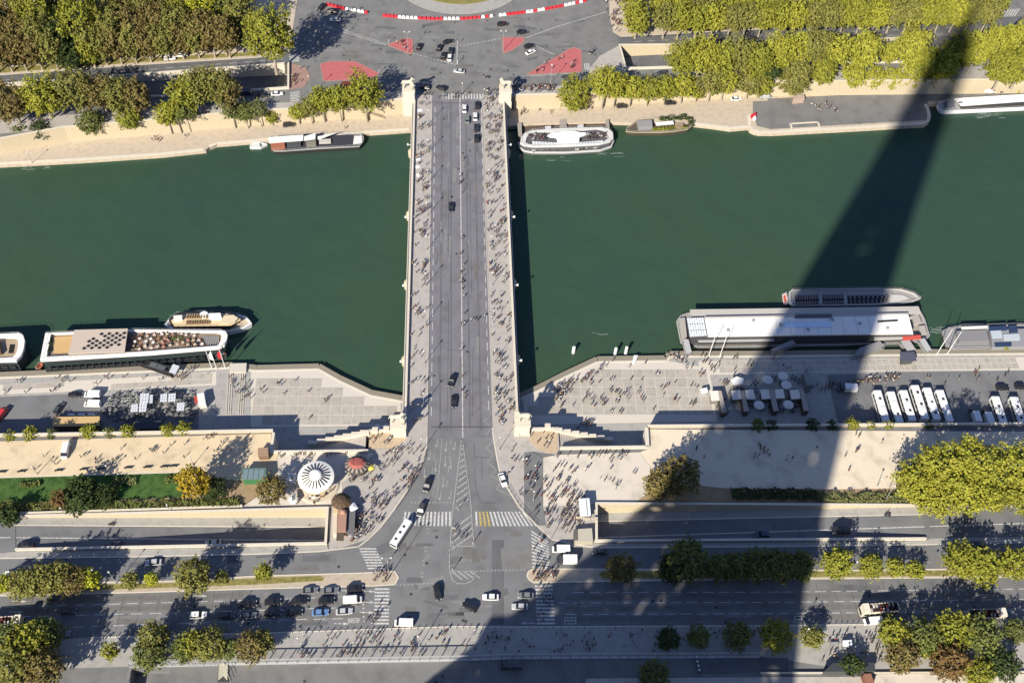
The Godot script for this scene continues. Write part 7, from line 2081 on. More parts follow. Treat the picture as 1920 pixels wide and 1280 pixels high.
func statue_mesh() -> ArrayMesh:
	# a warrior standing at the head of his horse
	var k := W(0.5, 0.46, 0.38)
	var c := []
	c.append([Vector3(-0.9, 2.0, 0), Vector3(0.75, 2.05, 0), 0.5, 0.48, k])
	c.append([Vector3(0.75, 2.15, 0), Vector3(1.3, 3.1, 0), 0.42, 0.26, k])
	c.append([Vector3(1.3, 3.15, 0), Vector3(1.85, 2.85, 0), 0.24, 0.15, k])
	c.append([Vector3(1.22, 3.3, 0.1), Vector3(1.2, 3.5, 0.1), 0.08, 0.04, k])
	c.append([Vector3(0.85, 2.7, 0), Vector3(1.2, 3.4, 0), 0.16, 0.12, k])
	for s in [-0.28, 0.28]:
		c.append([Vector3(-0.95, 1.8, s), Vector3(-0.7, 1.15, s), 0.34, 0.18, k]); c.append([Vector3(-0.7, 1.15, s), Vector3(-1.05, 0.75, s), 0.16, 0.11, k]); c.append([Vector3(-1.05, 0.75, s), Vector3(-0.95, 0.08, s), 0.11, 0.13, k])
		c.append([Vector3(0.75, 1.85, s), Vector3(0.8, 1.0, s), 0.24, 0.13, k]); c.append([Vector3(0.8, 1.0, s), Vector3(0.75, 0.08, s), 0.12, 0.13, k])
	c.append([Vector3(-1.35, 2.15, 0), Vector3(-1.75, 1.2, 0), 0.16, 0.1, k])
	# the man
	var m := Vector3(1.25, 0, 0.85)
	for s in [-0.16, 0.16]:
		c.append([m + Vector3(s, 1.35, 0), m + Vector3(s * 1.2, 0.7, -0.06), 0.2, 0.14, k]); c.append([m + Vector3(s * 1.2, 0.7, -0.06), m + Vector3(s * 1.3, 0.08, 0), 0.13, 0.11, k])
		c.append([m + Vector3(s * 0.7, 1.45, 0), m + Vector3(s * 1.3, 2.15, 0), 0.22, 0.22, k])
	c.append([m + Vector3(-0.3, 2.2, 0), m + Vector3(-0.45, 2.5, -0.55), 0.13, 0.1, k]); c.append([m + Vector3(0.3, 2.2, 0), m + Vector3(0.42, 1.5, 0.1), 0.13, 0.09, k])
	c.append([m + Vector3(0, 2.3, 0), m + Vector3(0, 2.75, 0), 0.12, 0.19, k])
	return nets(c, 0.115, 0.16).mesh(true)

func build_pylons() -> void:
	lib["statue"] = statue_mesh()
	for e in [["near left", -19.0, -164.6, 1], ["near right", 18.4, -164.6, -1], ["far left", -19.3, -313.8, 1], ["far right", 17.9, -313.8, -1]]:
		var t := thing("pylon", "tall white stone pedestal at the %s corner of the bridge" % e[0], "pedestal", Vector3(e[1], -8.0, e[2]), 0.0, "pylons of the bridge")
		var b := MB.new()
		b.box(Vector3.ZERO, Vector3(4.9, 8.6, 4.6), Color.WHITE)
		obj("plinth", b, mats["stone_pale"], t)
		b = MB.new()
		b.box(Vector3(0, 8.6, 0), Vector3(4.4, 4.6, 4.1), Color.WHITE)
		obj("shaft", b, mats["stone_pale"], t)
		b = MB.new()
		b.box(Vector3(0, 13.2, 0), Vector3(4.9, 0.45, 4.6), Color.WHITE)
		obj("cornice", b, mats["stone_pale"], t)
		var s := obj("statue", lib["statue"], mats["matte"])
		s.position = Vector3(e[1] - e[3] * 0.3, 5.65, e[2])
		s.rotation.y = 0.0 if e[3] > 0 else PI
		s.scale = Vector3.ONE * 1.45
		tag(s, "stone statue of a warrior standing beside his horse on the %s pedestal" % e[0], "statue", "warrior statues of the bridge")

var nearby := []

func near_name(p: Vector3) -> String:
	var best := 1e9
	var s := "cafe"
	for m in nearby:
		var d := Vector2(p.x - m[0], p.z - m[1])
		if d.length() < best:
			best = d.length()
			s = ("right of" if d.x > 0 else "left of") if absf(d.x) > absf(d.y) else ("in front of" if d.y > 0 else "behind")
			s = "%d m %s the %s" % [maxi(1, roundi(best)), s, m[2]]
	return s

func carousel() -> void:
	var c := Vector2(-42.26,-146.48)
	var t := thing("carousel", "round white carousel with black ribs on its roof beside the sunken road", "carousel", Vector3(c.x, 0.13, c.y))
	var b := MB.new()
	b.lathe(Vector3.ZERO, [[6.2, 0.0], [6.2, 0.25], [5.8, 0.45], [0.0, 0.45]], 40, W(0.5, 0.44, 0.35))
	obj("platform", b, mats["matte"], t)
	b = MB.new()
	b.lathe(Vector3(0, 5.0, 0), [[5.2, 0.0], [5.25, 0.15], [1.6, 1.35], [0.0, 1.4]], 44, W(0.78, 0.76, 0.7))
	obj("roof", b, mats["matte"], t)
	b = MB.new()
	b.lathe(Vector3(0, 6.35, 0), [[1.7, 0.0], [1.7, 0.3], [1.2, 0.6], [0.0, 0.8]], 24, W(0.82, 0.8, 0.74))
	obj("cap", b, mats["matte"], t)
	for i in 22:
		var a := TAU * i / 22
		var d := Vector3(cos(a), 0, sin(a))
		b = MB.new()
		b.bar(d * 1.9 + Vector3(0, 6.36, 0), d * 4.1 + Vector3(0, 5.62, 0), 0.24, 0.16, W(0.02))
		obj("rib", b, mats["satin"], t)
	for i in 22:
		var a := TAU * i / 22
		var d := Vector3(cos(a), 0, sin(a))
		b = MB.new()
		b.box(d * 5.15 + Vector3(0, 4.2, 0), Vector3(0.1, 0.95, 1.4), W(0.62, 0.5, 0.28) if i % 2 == 0 else W(0.7, 0.66, 0.55), -a)
		obj("valance", b, mats["satin"], t)
		if i % 2 == 0:
			b = MB.new()
			b.tube(d * 4.8 + Vector3(0, 0.4, 0), d * 4.8 + Vector3(0, 5.0, 0), 0.06, 0.06, 6, W(0.6, 0.45, 0.15))
			obj("pole", b, mats["satin"], t)
			b = MB.new()
			loft(b, [[-0.7, 0.12, 0.8, 1.2], [-0.3, 0.2, 0.7, 1.3], [0.4, 0.2, 0.75, 1.35], [0.7, 0.12, 1.2, 1.9], [1.0, 0.08, 1.5, 1.8]], [W(0.7), W(0.3, 0.15, 0.08), W(0.55, 0.5, 0.4)][i % 3])
			var h := obj("wooden_horse", b, mats["satin"], t)
			h.position = d * 4.8 + Vector3(0, 0.5, 0)
			h.rotation.y = -a - PI / 2
	b = MB.new()
	b.lathe(Vector3(0, 0.45, 0), [[2.0, 0.0], [2.0, 4.5]], 16, W(0.5, 0.42, 0.3))
	obj("drum", b, mats["satin"], t)
	# two striped sunshades beside it
	for e in [[-49.59,-147.64, "upper"], [-48.70,-140.89, "lower"]]:
		var s := thing("sunshade", "white sunshade with two black stripes left of the carousel, the %s of two" % e[2], "sunshade", Vector3(e[0], 0.13, e[1]), 0.2, "striped sunshades")
		b = MB.new()
		b.lathe(Vector3(0, 2.5, 0), [[1.5, 0.0], [0.0, 0.6]], 8, W(0.75, 0.73, 0.68), 0.9, 1.2)
		obj("canopy", b, mats["matte"], s)
		b = MB.new()
		b.tube(Vector3.ZERO, Vector3(0, 2.6, 0), 0.06, 0.06, 6, W(0.4))
		obj("pole", b, mats["satin"], s)
		for q in [-0.2, 0.2]:
			b = MB.new()
			b.bar(Vector3(q, 3.1, -0.9), Vector3(q, 3.1, 0.9), 0.14, 0.1, W(0.02))
			obj("stripe", b, mats["satin"], s)

func kiosk(called: String, label: String, a: Array, y0: float, h: float, wall: Color, roof: Color, over := 0.3, category := "kiosk", m := "matte") -> Node3D:
	# a plain walled hut under an overhanging roof; a is the roof's outline
	var p := pg(a)
	var c := Vector2.ZERO
	for q in p: c += q / p.size()
	var t := thing(called, label, category, Vector3(c.x, y0, c.y))
	var inner := PackedVector2Array()
	for q in p: inner.append(q + (c - q).normalized() * over)
	var b := MB.new()
	b.prism(inner, y0, y0 + h, wall)
	part("wall", b, t, "matte")
	b = MB.new()
	b.prism(p, y0 + h, y0 + h + 0.22, roof)
	part("roof", b, t, m)
	return t

func build_kiosks() -> void:
	carousel()
	# round red kiosk: striped awning ring round a red roof
	var c := Vector2(-30.80,-151.53)
	var t := thing("round_kiosk", "round kiosk with a red roof and a striped awning beside the carousel", "kiosk", Vector3(c.x, 0.13, c.y))
	var b := MB.new()
	b.lathe(Vector3.ZERO, [[2.4, 0.0], [2.4, 3.6]], 20, W(0.1, 0.09, 0.08), 1.25, 1.0)
	obj("wall", b, mats["matte"], t)
	for i in 30:
		var a0 := TAU * i / 30
		var a1 := TAU * (i + 0.96) / 30
		b = MB.new()
		var q := func(a: float, r: float, y: float) -> Vector3: return Vector3(cos(a) * r * 1.2, y, sin(a) * r)
		var k := W(0.05, 0.06, 0.055) if i % 2 == 0 else W(0.3, 0.22, 0.19)
		b.quad(q.call(a1, 3.0, 3.1), q.call(a0, 3.0, 3.1), q.call(a0, 2.0, 4.0), q.call(a1, 2.0, 4.0), k)
		obj("awning_stripe", b, mats["matte"], t)
	b = MB.new()
	b.lathe(Vector3(0, 3.9, 0), [[2.1, 0.0], [1.5, 0.5], [0.0, 0.62]], 8, W(0.36, 0.12, 0.1), 1.25, 1.0)
	obj("roof", b, mats["matte"], t)
	for i in 8:
		b = MB.new()
		b.bar(Vector3(-1.5 + i * 0.43, 4.55, -0.9), Vector3(-1.5 + i * 0.43, 4.55, 1.0), 0.08, 0.06, W(0.3, 0.06, 0.06))
		obj("rib", b, mats["matte"], t)
	tag(obj("parasol", yellow_parasol(), mats["matte"]), "small yellow parasol beside the round red kiosk", "parasol")
	# brown kiosk
	c = Vector2(-34.74,-139.43)
	t = thing("brown_kiosk", "brown kiosk with a half-dome roof, cream front and grey awning by the tunnel mouth", "kiosk", Vector3(c.x, 0.13, c.y))
	b = MB.new()
	b.lathe(Vector3.ZERO, [[2.5, 0.0], [2.5, 3.2]], 16, W(0.24, 0.17, 0.1))
	obj("wall", b, mats["matte"], t)
	for i in 20:
		var a0 := TAU * i / 20
		var a1 := TAU * (i + 0.94) / 20
		b = MB.new()
		var q := func(a: float, r: float, y: float) -> Vector3: return Vector3(cos(a) * r, y, sin(a) * r)
		b.quad(q.call(a1, 2.9, 3.1), q.call(a0, 2.9, 3.1), q.call(a0, 1.5, 4.2), q.call(a1, 1.5, 4.2), W(0.085, 0.06, 0.04) if i % 2 == 0 else W(0.13, 0.09, 0.055))
		b.tri(q.call(a1, 1.5, 4.2), q.call(a0, 1.5, 4.2), Vector3(0, 4.6, 0), W(0.1, 0.07, 0.045))
		obj("roof_panel", b, mats["matte"], t)
	for e in [["front", [-36.81,-137.56, -33.78,-137.68, -33.53,-135.83, -36.84,-135.72], 0.1, 3.4, W(0.55, 0.42, 0.25)], ["side_roof", [-36.94,-136.59, -35.73,-136.57, -35.44,-129.59, -36.64,-129.62], 0.1, 3.0, W(0.56, 0.48, 0.38)], ["roof", [-35.53,-136.77, -32.95,-136.72, -32.87,-129.92, -35.26,-129.96], 0.1, 3.7, W(0.34, 0.2, 0.15)], ["rear_awning", [-35.47,-130.09, -33.38,-130.05, -33.37,-127.44, -35.46,-127.48], 2.8, 3.0, W(0.1, 0.075, 0.06)], ["awning", [-32.87,-136.62, -30.59,-136.58, -30.52,-129.44, -32.76,-129.48], 2.6, 2.8, W(0.13, 0.13, 0.135)]]:
		block(e[0], t, e[1], e[2], e[3], e[4], "matte")
	b = MB.new()
	b.lathe(Vector3(0.8, 3.75, 3.6) + Vector3.ZERO, [[0.9, 0.0], [0.6, 0.5], [0.0, 0.8]], 10, W(0.4, 0.22, 0.16))
	obj("cupola", b, mats["matte"], t)
	c = Vector2(-31.40,-137.84)
	t = thing("parasol", "square white parasol beside the brown kiosk", "parasol", Vector3(c.x, 0.13, c.y), 0.6)
	b = MB.new()
	b.box(Vector3(0, 2.6, 0), Vector3(2.3, 0.5, 2.3), W(0.72, 0.72, 0.76), 0.0, 0.08)
	obj("canopy", b, mats["matte"], t)
	b = MB.new()
	b.tube(Vector3.ZERO, Vector3(0, 2.7, 0), 0.05, 0.05, 6, W(0.4))
	obj("pole", b, mats["satin"], t)
	t = kiosk("green_kiosk", "green kiosk with a glazed roof left of the carousel", [-64.30,-150.71, -57.36,-150.78, -56.68,-147.09, -63.72,-147.02], 0.13, 3.0, W(0.05, 0.16, 0.07), W(0.1, 0.16, 0.13), 0.1)
	for i in 4:
		var p0 := Vector2(-63.75,-150.24).lerp(Vector2(-57.59,-150.32), i / 4.0 + 0.02)
		var p1 := Vector2(-63.75,-150.24).lerp(Vector2(-57.59,-150.32), i / 4.0 + 0.23)
		b = MB.new()
		b.prism(PackedVector2Array([p0, p1, p1 + Vector2(0, 3.2), p0 + Vector2(0, 3.2)]), 3.35, 3.42, W(0.16, 0.22, 0.24))
		part("roof_pane", b, t, "gloss")
	t = kiosk("ticket_booth", "white roofed booth at the tunnel mouth right of the bridge", [33.80,-139.10, 36.92,-139.22, 36.95,-133.76, 33.87,-133.65], 0.13, 3.2, W(0.4, 0.4, 0.4), W(0.72, 0.75, 0.78), 0.25, "booth")
	block("ridge", t, [35.79,-138.96, 36.10,-138.96, 36.16,-133.68, 35.85,-133.68], 3.5, 3.62, W(0.3))
	t = kiosk("stone_shelter", "low beige stone shelter below the white booth", [32.03,-130.08, 37.11,-130.32, 37.09,-126.35, 31.91,-126.28], 0.13, 1.9, W(0.4, 0.36, 0.29), W(0.42, 0.39, 0.32), 0.0, "shelter")
	block("doorway", t, [31.90,-129.94, 32.97,-129.92, 32.73,-126.61, 31.67,-126.63], 0.1, 2.4, W(0.12, 0.11, 0.1), "matte")
	for i in 3: block("awning", t, [32.72,-133.89, 34.57,-133.86, 34.52,-133.19, 32.67,-133.22], 2.4, 2.5, W(0.5, 0.42, 0.32), "matte").position += Vector3(i * 2.2, 0, i * 0.3)
	kiosk("brown_hut", "brown roofed hut on the sand by the sunken stair court", [-60.52,-157.80, -57.55,-157.94, -57.12,-155.22, -60.23,-155.08], 0.13, 2.4, W(0.2, 0.13, 0.09), W(0.3, 0.2, 0.14), 0.1, "hut")
	# far-bank bits
	kiosk("far_kiosk", "small red roofed kiosk on the far pavement behind trees", [-45.52,-320.57, -41.01,-320.91, -40.66,-318.13, -45.15,-317.79], 0.13, 2.6, W(0.2, 0.05, 0.05), W(0.16, 0.05, 0.04), 0.1)
	kiosk("far_kiosk", "white roofed kiosk beside the tree at the far left pylon", [-33.56,-320.03, -30.31,-321.29, -30.38,-317.58, -33.44,-317.25], 0.13, 2.6, W(0.5), W(0.7), 0.1)
	kiosk("quay_hut", "pale hut under the far yellow trees right of the platform", [134.41,-321.64, 138.90,-322.30, 138.82,-319.76, 133.92,-319.10], QY, 2.2, W(0.4, 0.3, 0.25), W(0.42, 0.33, 0.28), 0.1, "hut")
	# cafe on the left lower quay
	t = kiosk("awning_hut", "long hut with tan awning in wall shade on the left lower quay", [-125.51,-173.27, -111.35,-173.28, -110.73,-170.02, -124.92,-169.83], QY, 2.8, W(0.12, 0.1, 0.08), W(0.5, 0.35, 0.17), 0.3, "hut")
	for i in 3: block("counter", t, [-122.17,-175.76, -120.22,-175.73, -120.06,-174.96, -122.01,-174.98], QY, QY + 1.0, W(0.6), "matte").position += Vector3(i * 3.1, 0, 0)
	kiosk("container", "dark container under the left river wall behind the cafe", [-104.00,-171.32, -92.41,-171.55, -91.83,-168.87, -103.36,-168.64], QY, 2.6, W(0.05, 0.055, 0.06), W(0.06, 0.07, 0.08), 0.0, "container")
	t = thing("food_truck", "small red and white food truck at the right end of the left cafe", "truck", Vector3.ZERO)
	food_truck(t)
	var pi := 0
	for e in [[-100.47,-181.54, -97.71,-181.70, -97.42,-177.95, -100.03,-177.99], [-97.44,-181.11, -96.46,-181.09, -96.11,-177.94, -97.09,-177.95], [-94.18,-181.26, -92.07,-181.44, -91.75,-178.27, -93.88,-178.30], [-91.74,-181.43, -89.46,-181.60, -89.15,-178.44, -91.42,-178.27], [-102.42,-177.62, -100.49,-177.79, -100.15,-174.87, -102.40,-174.71], [-100.20,-177.99, -97.78,-178.15, -97.55,-174.84, -99.80,-174.67], [-88.60,-178.04, -86.14,-178.01, -86.04,-175.08, -88.29,-174.91]]:
		pi += 1
		t = pergola("pergola", "pale gridded pergola of the left cafe, %s of seven" % ordinal(pi), e)
	cafe("tables of the left cafe", "dark cafe table", [-110.80,-182.26, -106.15,-184.01, -86.23,-184.37, -83.69,-181.73, -83.09,-173.84, -107.49,-173.20, -111.41,-176.75], 110, "on the left lower quay")
	# food stands of the right lower quay
	pi = 0
	for e in [[79.64,-180.32, 82.61,-180.48, 82.40,-176.84, 79.62,-176.67], [86.58,-180.44, 89.56,-180.61, 89.51,-177.16, 86.55,-176.99], [91.11,-180.59, 93.92,-180.76, 93.99,-177.10, 91.06,-177.14], [96.17,-180.73, 98.95,-180.70, 99.02,-177.24, 96.05,-177.08], [100.86,-180.68, 103.68,-180.85, 103.55,-177.39, 100.57,-177.22], [105.69,-180.41, 108.86,-180.58, 108.69,-177.12, 105.54,-176.96]]:
		pi += 1
		kiosk("food_stand", "white square roofed food stand, %s from the left of six on the lower quay" % ordinal(pi), e, QY, 2.7, W(0.2, 0.19, 0.18), W(0.66, 0.62, 0.55), 0.5, "food stand")
		nearby.append([e[0] + 1.5, e[1] + 1.5, ordinal(pi) + " food stand"])
	pi = 0
	for e in [[82.32,-180.23, 83.35,-180.22, 83.83,-172.18, 82.27,-172.00], [89.57,-180.14, 90.78,-180.13, 91.05,-172.48, 89.48,-172.30], [98.98,-180.44, 100.37,-180.42, 100.65,-172.56, 98.90,-172.38], [108.92,-180.53, 110.13,-180.51, 110.41,-172.43, 108.65,-172.26]]:
		pi += 1
		kiosk("trailer", "long brown roofed sales trailer, %s from the left of four on the lower quay" % ordinal(pi), e, QY + 0.3, 2.7, W(0.1, 0.09, 0.08), W(0.34, 0.3, 0.26), 0.05, "trailer")
	kiosk("green_stall", "long grey-green roofed stall in the tower shadow right of the parasols", [111.44,-187.39, 113.55,-187.37, 114.29,-182.37, 111.80,-182.19], QY, 2.6, W(0.2), W(0.22, 0.24, 0.22), 0.1, "stall")
	kiosk("canvas_stall", "crumpled white canvas stall above the first food stands", [87.39,-185.01, 89.51,-186.23, 91.65,-185.38, 91.13,-183.31, 87.96,-183.14], QY, 2.2, W(0.4), W(0.74, 0.73, 0.7), 0.2, "stall")
	kiosk("canvas_stall", "small white canvas stall in the crowd left of the food stands", [76.87,-181.69, 79.21,-182.27, 79.29,-180.43, 77.13,-179.85], QY, 1.9, W(0.4), W(0.74, 0.73, 0.7), 0.2, "stall")
	kiosk("queue_shelter", "dark blue canopy over the right end of the boarding queue", [145.64,-194.91, 150.56,-195.08, 150.49,-191.42, 145.07,-191.26], QY, 2.7, W(0.08), W(0.08, 0.085, 0.12), 1.0, "canopy")
	kiosk("quay_cabin", "square pale stone block at the end of the left lower quay", [-74.72,-194.04, -69.29,-194.19, -69.09,-190.86, -74.32,-190.71], QY, 0.7, W(0.45, 0.42, 0.37), W(0.5, 0.46, 0.4), 0.0, "block")
	for i in 6:
		var x: float = [428.0, 432.0, 436.0, 451.0, 455.0, 459.0][i]
		var p0 := Vector2(-74.79,-190.78).lerp(Vector2(-69.53,-190.72), (x - 428) / 31.0)
		var p1 := Vector2(-73.54,-175.08).lerp(Vector2(-68.44,-175.21), (x - 428) / 31.0)
		b = MB.new()
		b.bar(Vector3(p0.x, QY + 0.1, p0.y), Vector3(p1.x, QY + 0.1, p1.y), 0.16, 0.2, W(1.0))
		tag(obj("quay_step", b, mats["stone_pale"]), "long low stone step across the left lower quay, %s of six" % ordinal(i + 1), "step", "low steps across the left quay")
	pi = 0
	for e in [[99.38,-184.74], [104.72,-186.14], [105.11,-182.61], [94.87,-175.00], [104.37,-175.09]]:
		pi += 1
		t = thing("parasol", "octagonal pale parasol, %s of five among the food stands" % ordinal(pi), "parasol", Vector3(e[0], QY, e[1]), 0.2 * pi, "parasols of the food stands")
		nearby.append([e[0], e[1], ordinal(pi) + " parasol"])
		b = MB.new()
		b.lathe(Vector3(0, 2.6, 0), [[1.75, 0.0], [0.0, 0.7]], 8, W(0.6, 0.59, 0.56))
		obj("canopy", b, mats["matte"], t)
		b = MB.new()
		b.tube(Vector3.ZERO, Vector3(0, 2.8, 0), 0.05, 0.05, 6, W(0.3))
		obj("pole", b, mats["satin"], t)
	cafe("tables of the food stands", "dark cafe table", [96.77,-186.35, 112.92,-187.43, 111.15,-174.28, 80.77,-173.67, 82.85,-181.75, 92.79,-183.69], 26, "among the food stands")
	# stands on the right avenue walk
	kiosk("white_stand", "white square stand among walkers on the right avenue walk", [102.56,-96.01, 105.08,-96.10, 104.86,-94.49, 102.35,-94.40], 0.13, 1.9, W(0.5), W(0.76), 0.1, "stand")
	kiosk("grey_stand", "low grey stand left of the white one on the right avenue walk", [99.47,-95.99, 101.70,-96.09, 101.59,-94.91, 99.36,-94.82], 0.13, 0.8, W(0.25), W(0.28), 0.1, "stand")
	kiosk("dark_pavilion", "dark flat roofed pavilion by the wall at the lower right", [98.25,-89.66, 109.50,-89.54, 109.24,-87.26, 95.34,-87.44], 0.13, 2.8, W(0.08), W(0.05, 0.052, 0.06), 0.2, "pavilion")
	kiosk("red_brown_roof", "red-brown roofed gate hut at the bottom edge on the right", [105.92,-86.63, 107.96,-86.73, 108.33,-83.48, 106.30,-83.39], 0.13, 2.6, W(0.2, 0.1, 0.07), W(0.26, 0.13, 0.09), 0.1, "hut")

func yellow_parasol() -> MB:
	var b := MB.new()
	var c := Vector2(-26.82,-150.82)
	b.lathe(Vector3(c.x, 2.5, c.y), [[1.1, 0.0], [0.0, 0.55]], 8, W(0.62, 0.5, 0.1))
	b.tube(Vector3(c.x, 0.13, c.y), Vector3(c.x, 2.6, c.y), 0.05, 0.05, 6, W(0.3))
	return b

func food_truck(t: Node3D) -> void:
	var c := Vector2(-81.37,-179.32)
	t.position = Vector3(c.x, QY, c.y)
	t.rotation.y = -1.3
	var b := MB.new()
	b.box(Vector3(-0.2, 0.4, 0), Vector3(4.4, 2.2, 2.2), W(0.68, 0.66, 0.62))
	obj("body", b, mats["satin"], t)
	b = MB.new()
	b.box(Vector3(1.2, 2.6, 0), Vector3(1.4, 0.1, 2.2), W(0.7))
	obj("roof", b, mats["satin"], t)
	b = MB.new()
	b.box(Vector3(-0.6, 2.2, 1.5), Vector3(2.6, 0.12, 1.2), W(0.4, 0.06, 0.04))
	obj("awning", b, mats["matte"], t)
	wheels(t, [-1.5, 1.4], 1.0, 0.36)

func pergola(called: String, label: String, a: Array) -> Node3D:
	var p := pg(a)
	var t := thing(called, label, "pergola", Vector3(p[0].x, QY, p[0].y), 0.0, "pergolas of the left cafe")
	nearby.append([p[0].x + 1.5, p[0].y + 1.5, label.get_slice(", ", 1).get_slice(" ", 0) + " pergola"])
	for i in 3:
		for j in 3:
			var f := [(i + 0.06) / 3.0, (i + 0.94) / 3.0, (j + 0.06) / 3.0, (j + 0.94) / 3.0]
			var b := MB.new()
			b.prism(PackedVector2Array([p[0].lerp(p[1], f[0]).lerp(p[3].lerp(p[2], f[0]), f[2]), p[0].lerp(p[1], f[1]).lerp(p[3].lerp(p[2], f[1]), f[2]), p[0].lerp(p[1], f[1]).lerp(p[3].lerp(p[2], f[1]), f[3]), p[0].lerp(p[1], f[0]).lerp(p[3].lerp(p[2], f[0]), f[3])]), -3.62, -3.55, W(0.56, 0.58, 0.62))
			part("roof_panel", b, t, "matte")
	for q in p:
		var b := MB.new()
		b.tube(Vector3(q.x, QY, q.y), Vector3(q.x, -3.6, q.y), 0.07, 0.07, 6, W(0.1))
		part("post", b, t)
	for i in 4:
		var b := MB.new()
		b.bar(Vector3(p[i].x, -3.7, p[i].y), Vector3(p[(i + 1) % 4].x, -3.7, p[(i + 1) % 4].y), 0.1, 0.14, W(0.1))
		part("beam", b, t)
	return t

func cafe(group: String, label: String, a: Array, n: int, where: String) -> void:
	var p := pg(a)
	var lo := p[0]
	var hi := p[0]
	for q in p:
		lo = lo.min(q); hi = hi.max(q)
	var put := []
	var tries := 0
	var proto := Node3D.new()
	var b := MB.new()
	b.box(Vector3(0, 0.7, 0), Vector3(0.85, 0.05, 0.85), W(0.16, 0.17, 0.18))
	b.tube(Vector3.ZERO, Vector3(0, 0.7, 0), 0.05, 0.05, 6, W(0.03))
	obj("table_top", b, mats["matte"], proto)
	for s in 4:
		b = MB.new()
		b.box(Vector3(0.75, 0.42, 0), Vector3(0.44, 0.06, 0.44), W(0.07, 0.075, 0.08))
		b.box(Vector3(0.96, 0.44, 0), Vector3(0.05, 0.5, 0.44), W(0.07, 0.075, 0.08))
		obj("chair", b, mats["matte"], proto).rotation.y = s * PI / 2 + 0.4
	while put.size() < n and tries < n * 40:
		tries += 1
		var q := Vector2(rng.randf_range(lo.x, hi.x), rng.randf_range(lo.y, hi.y))
		if not Geometry2D.is_point_in_polygon(q, p): continue
		var ok := true
		for e in put:
			if e.distance_squared_to(q) < 2.9: ok = false
		if not ok: continue
		put.append(q)
		var o: Node3D = proto.duplicate()
		o.name = numbered("cafe_table")
		add_child(o)
		o.position = Vector3(q.x, QY + 0.02, q.y)
		o.rotation.y = rng.randf() * TAU
		tag(o, "%s %s" % [label, near_name(o.position)], "table", group)
		if rng.randf() < 0.55:
			var s := MeshInstance3D.new()
			s.mesh = lib["sitter" if rng.randf() < 0.4 else "sitter_dark"]
			s.material_override = mats["matte"]
			s.name = numbered("person")
			add_child(s)
			var d := Vector3(0.75, 0, 0).rotated(Vector3.UP, o.rotation.y + 0.4)
			s.position = o.position + d
			s.rotation.y = o.rotation.y + 0.4 + PI / 2
			tag(s, "person sitting %s" % near_name(s.position), "person", "people at the " + group)

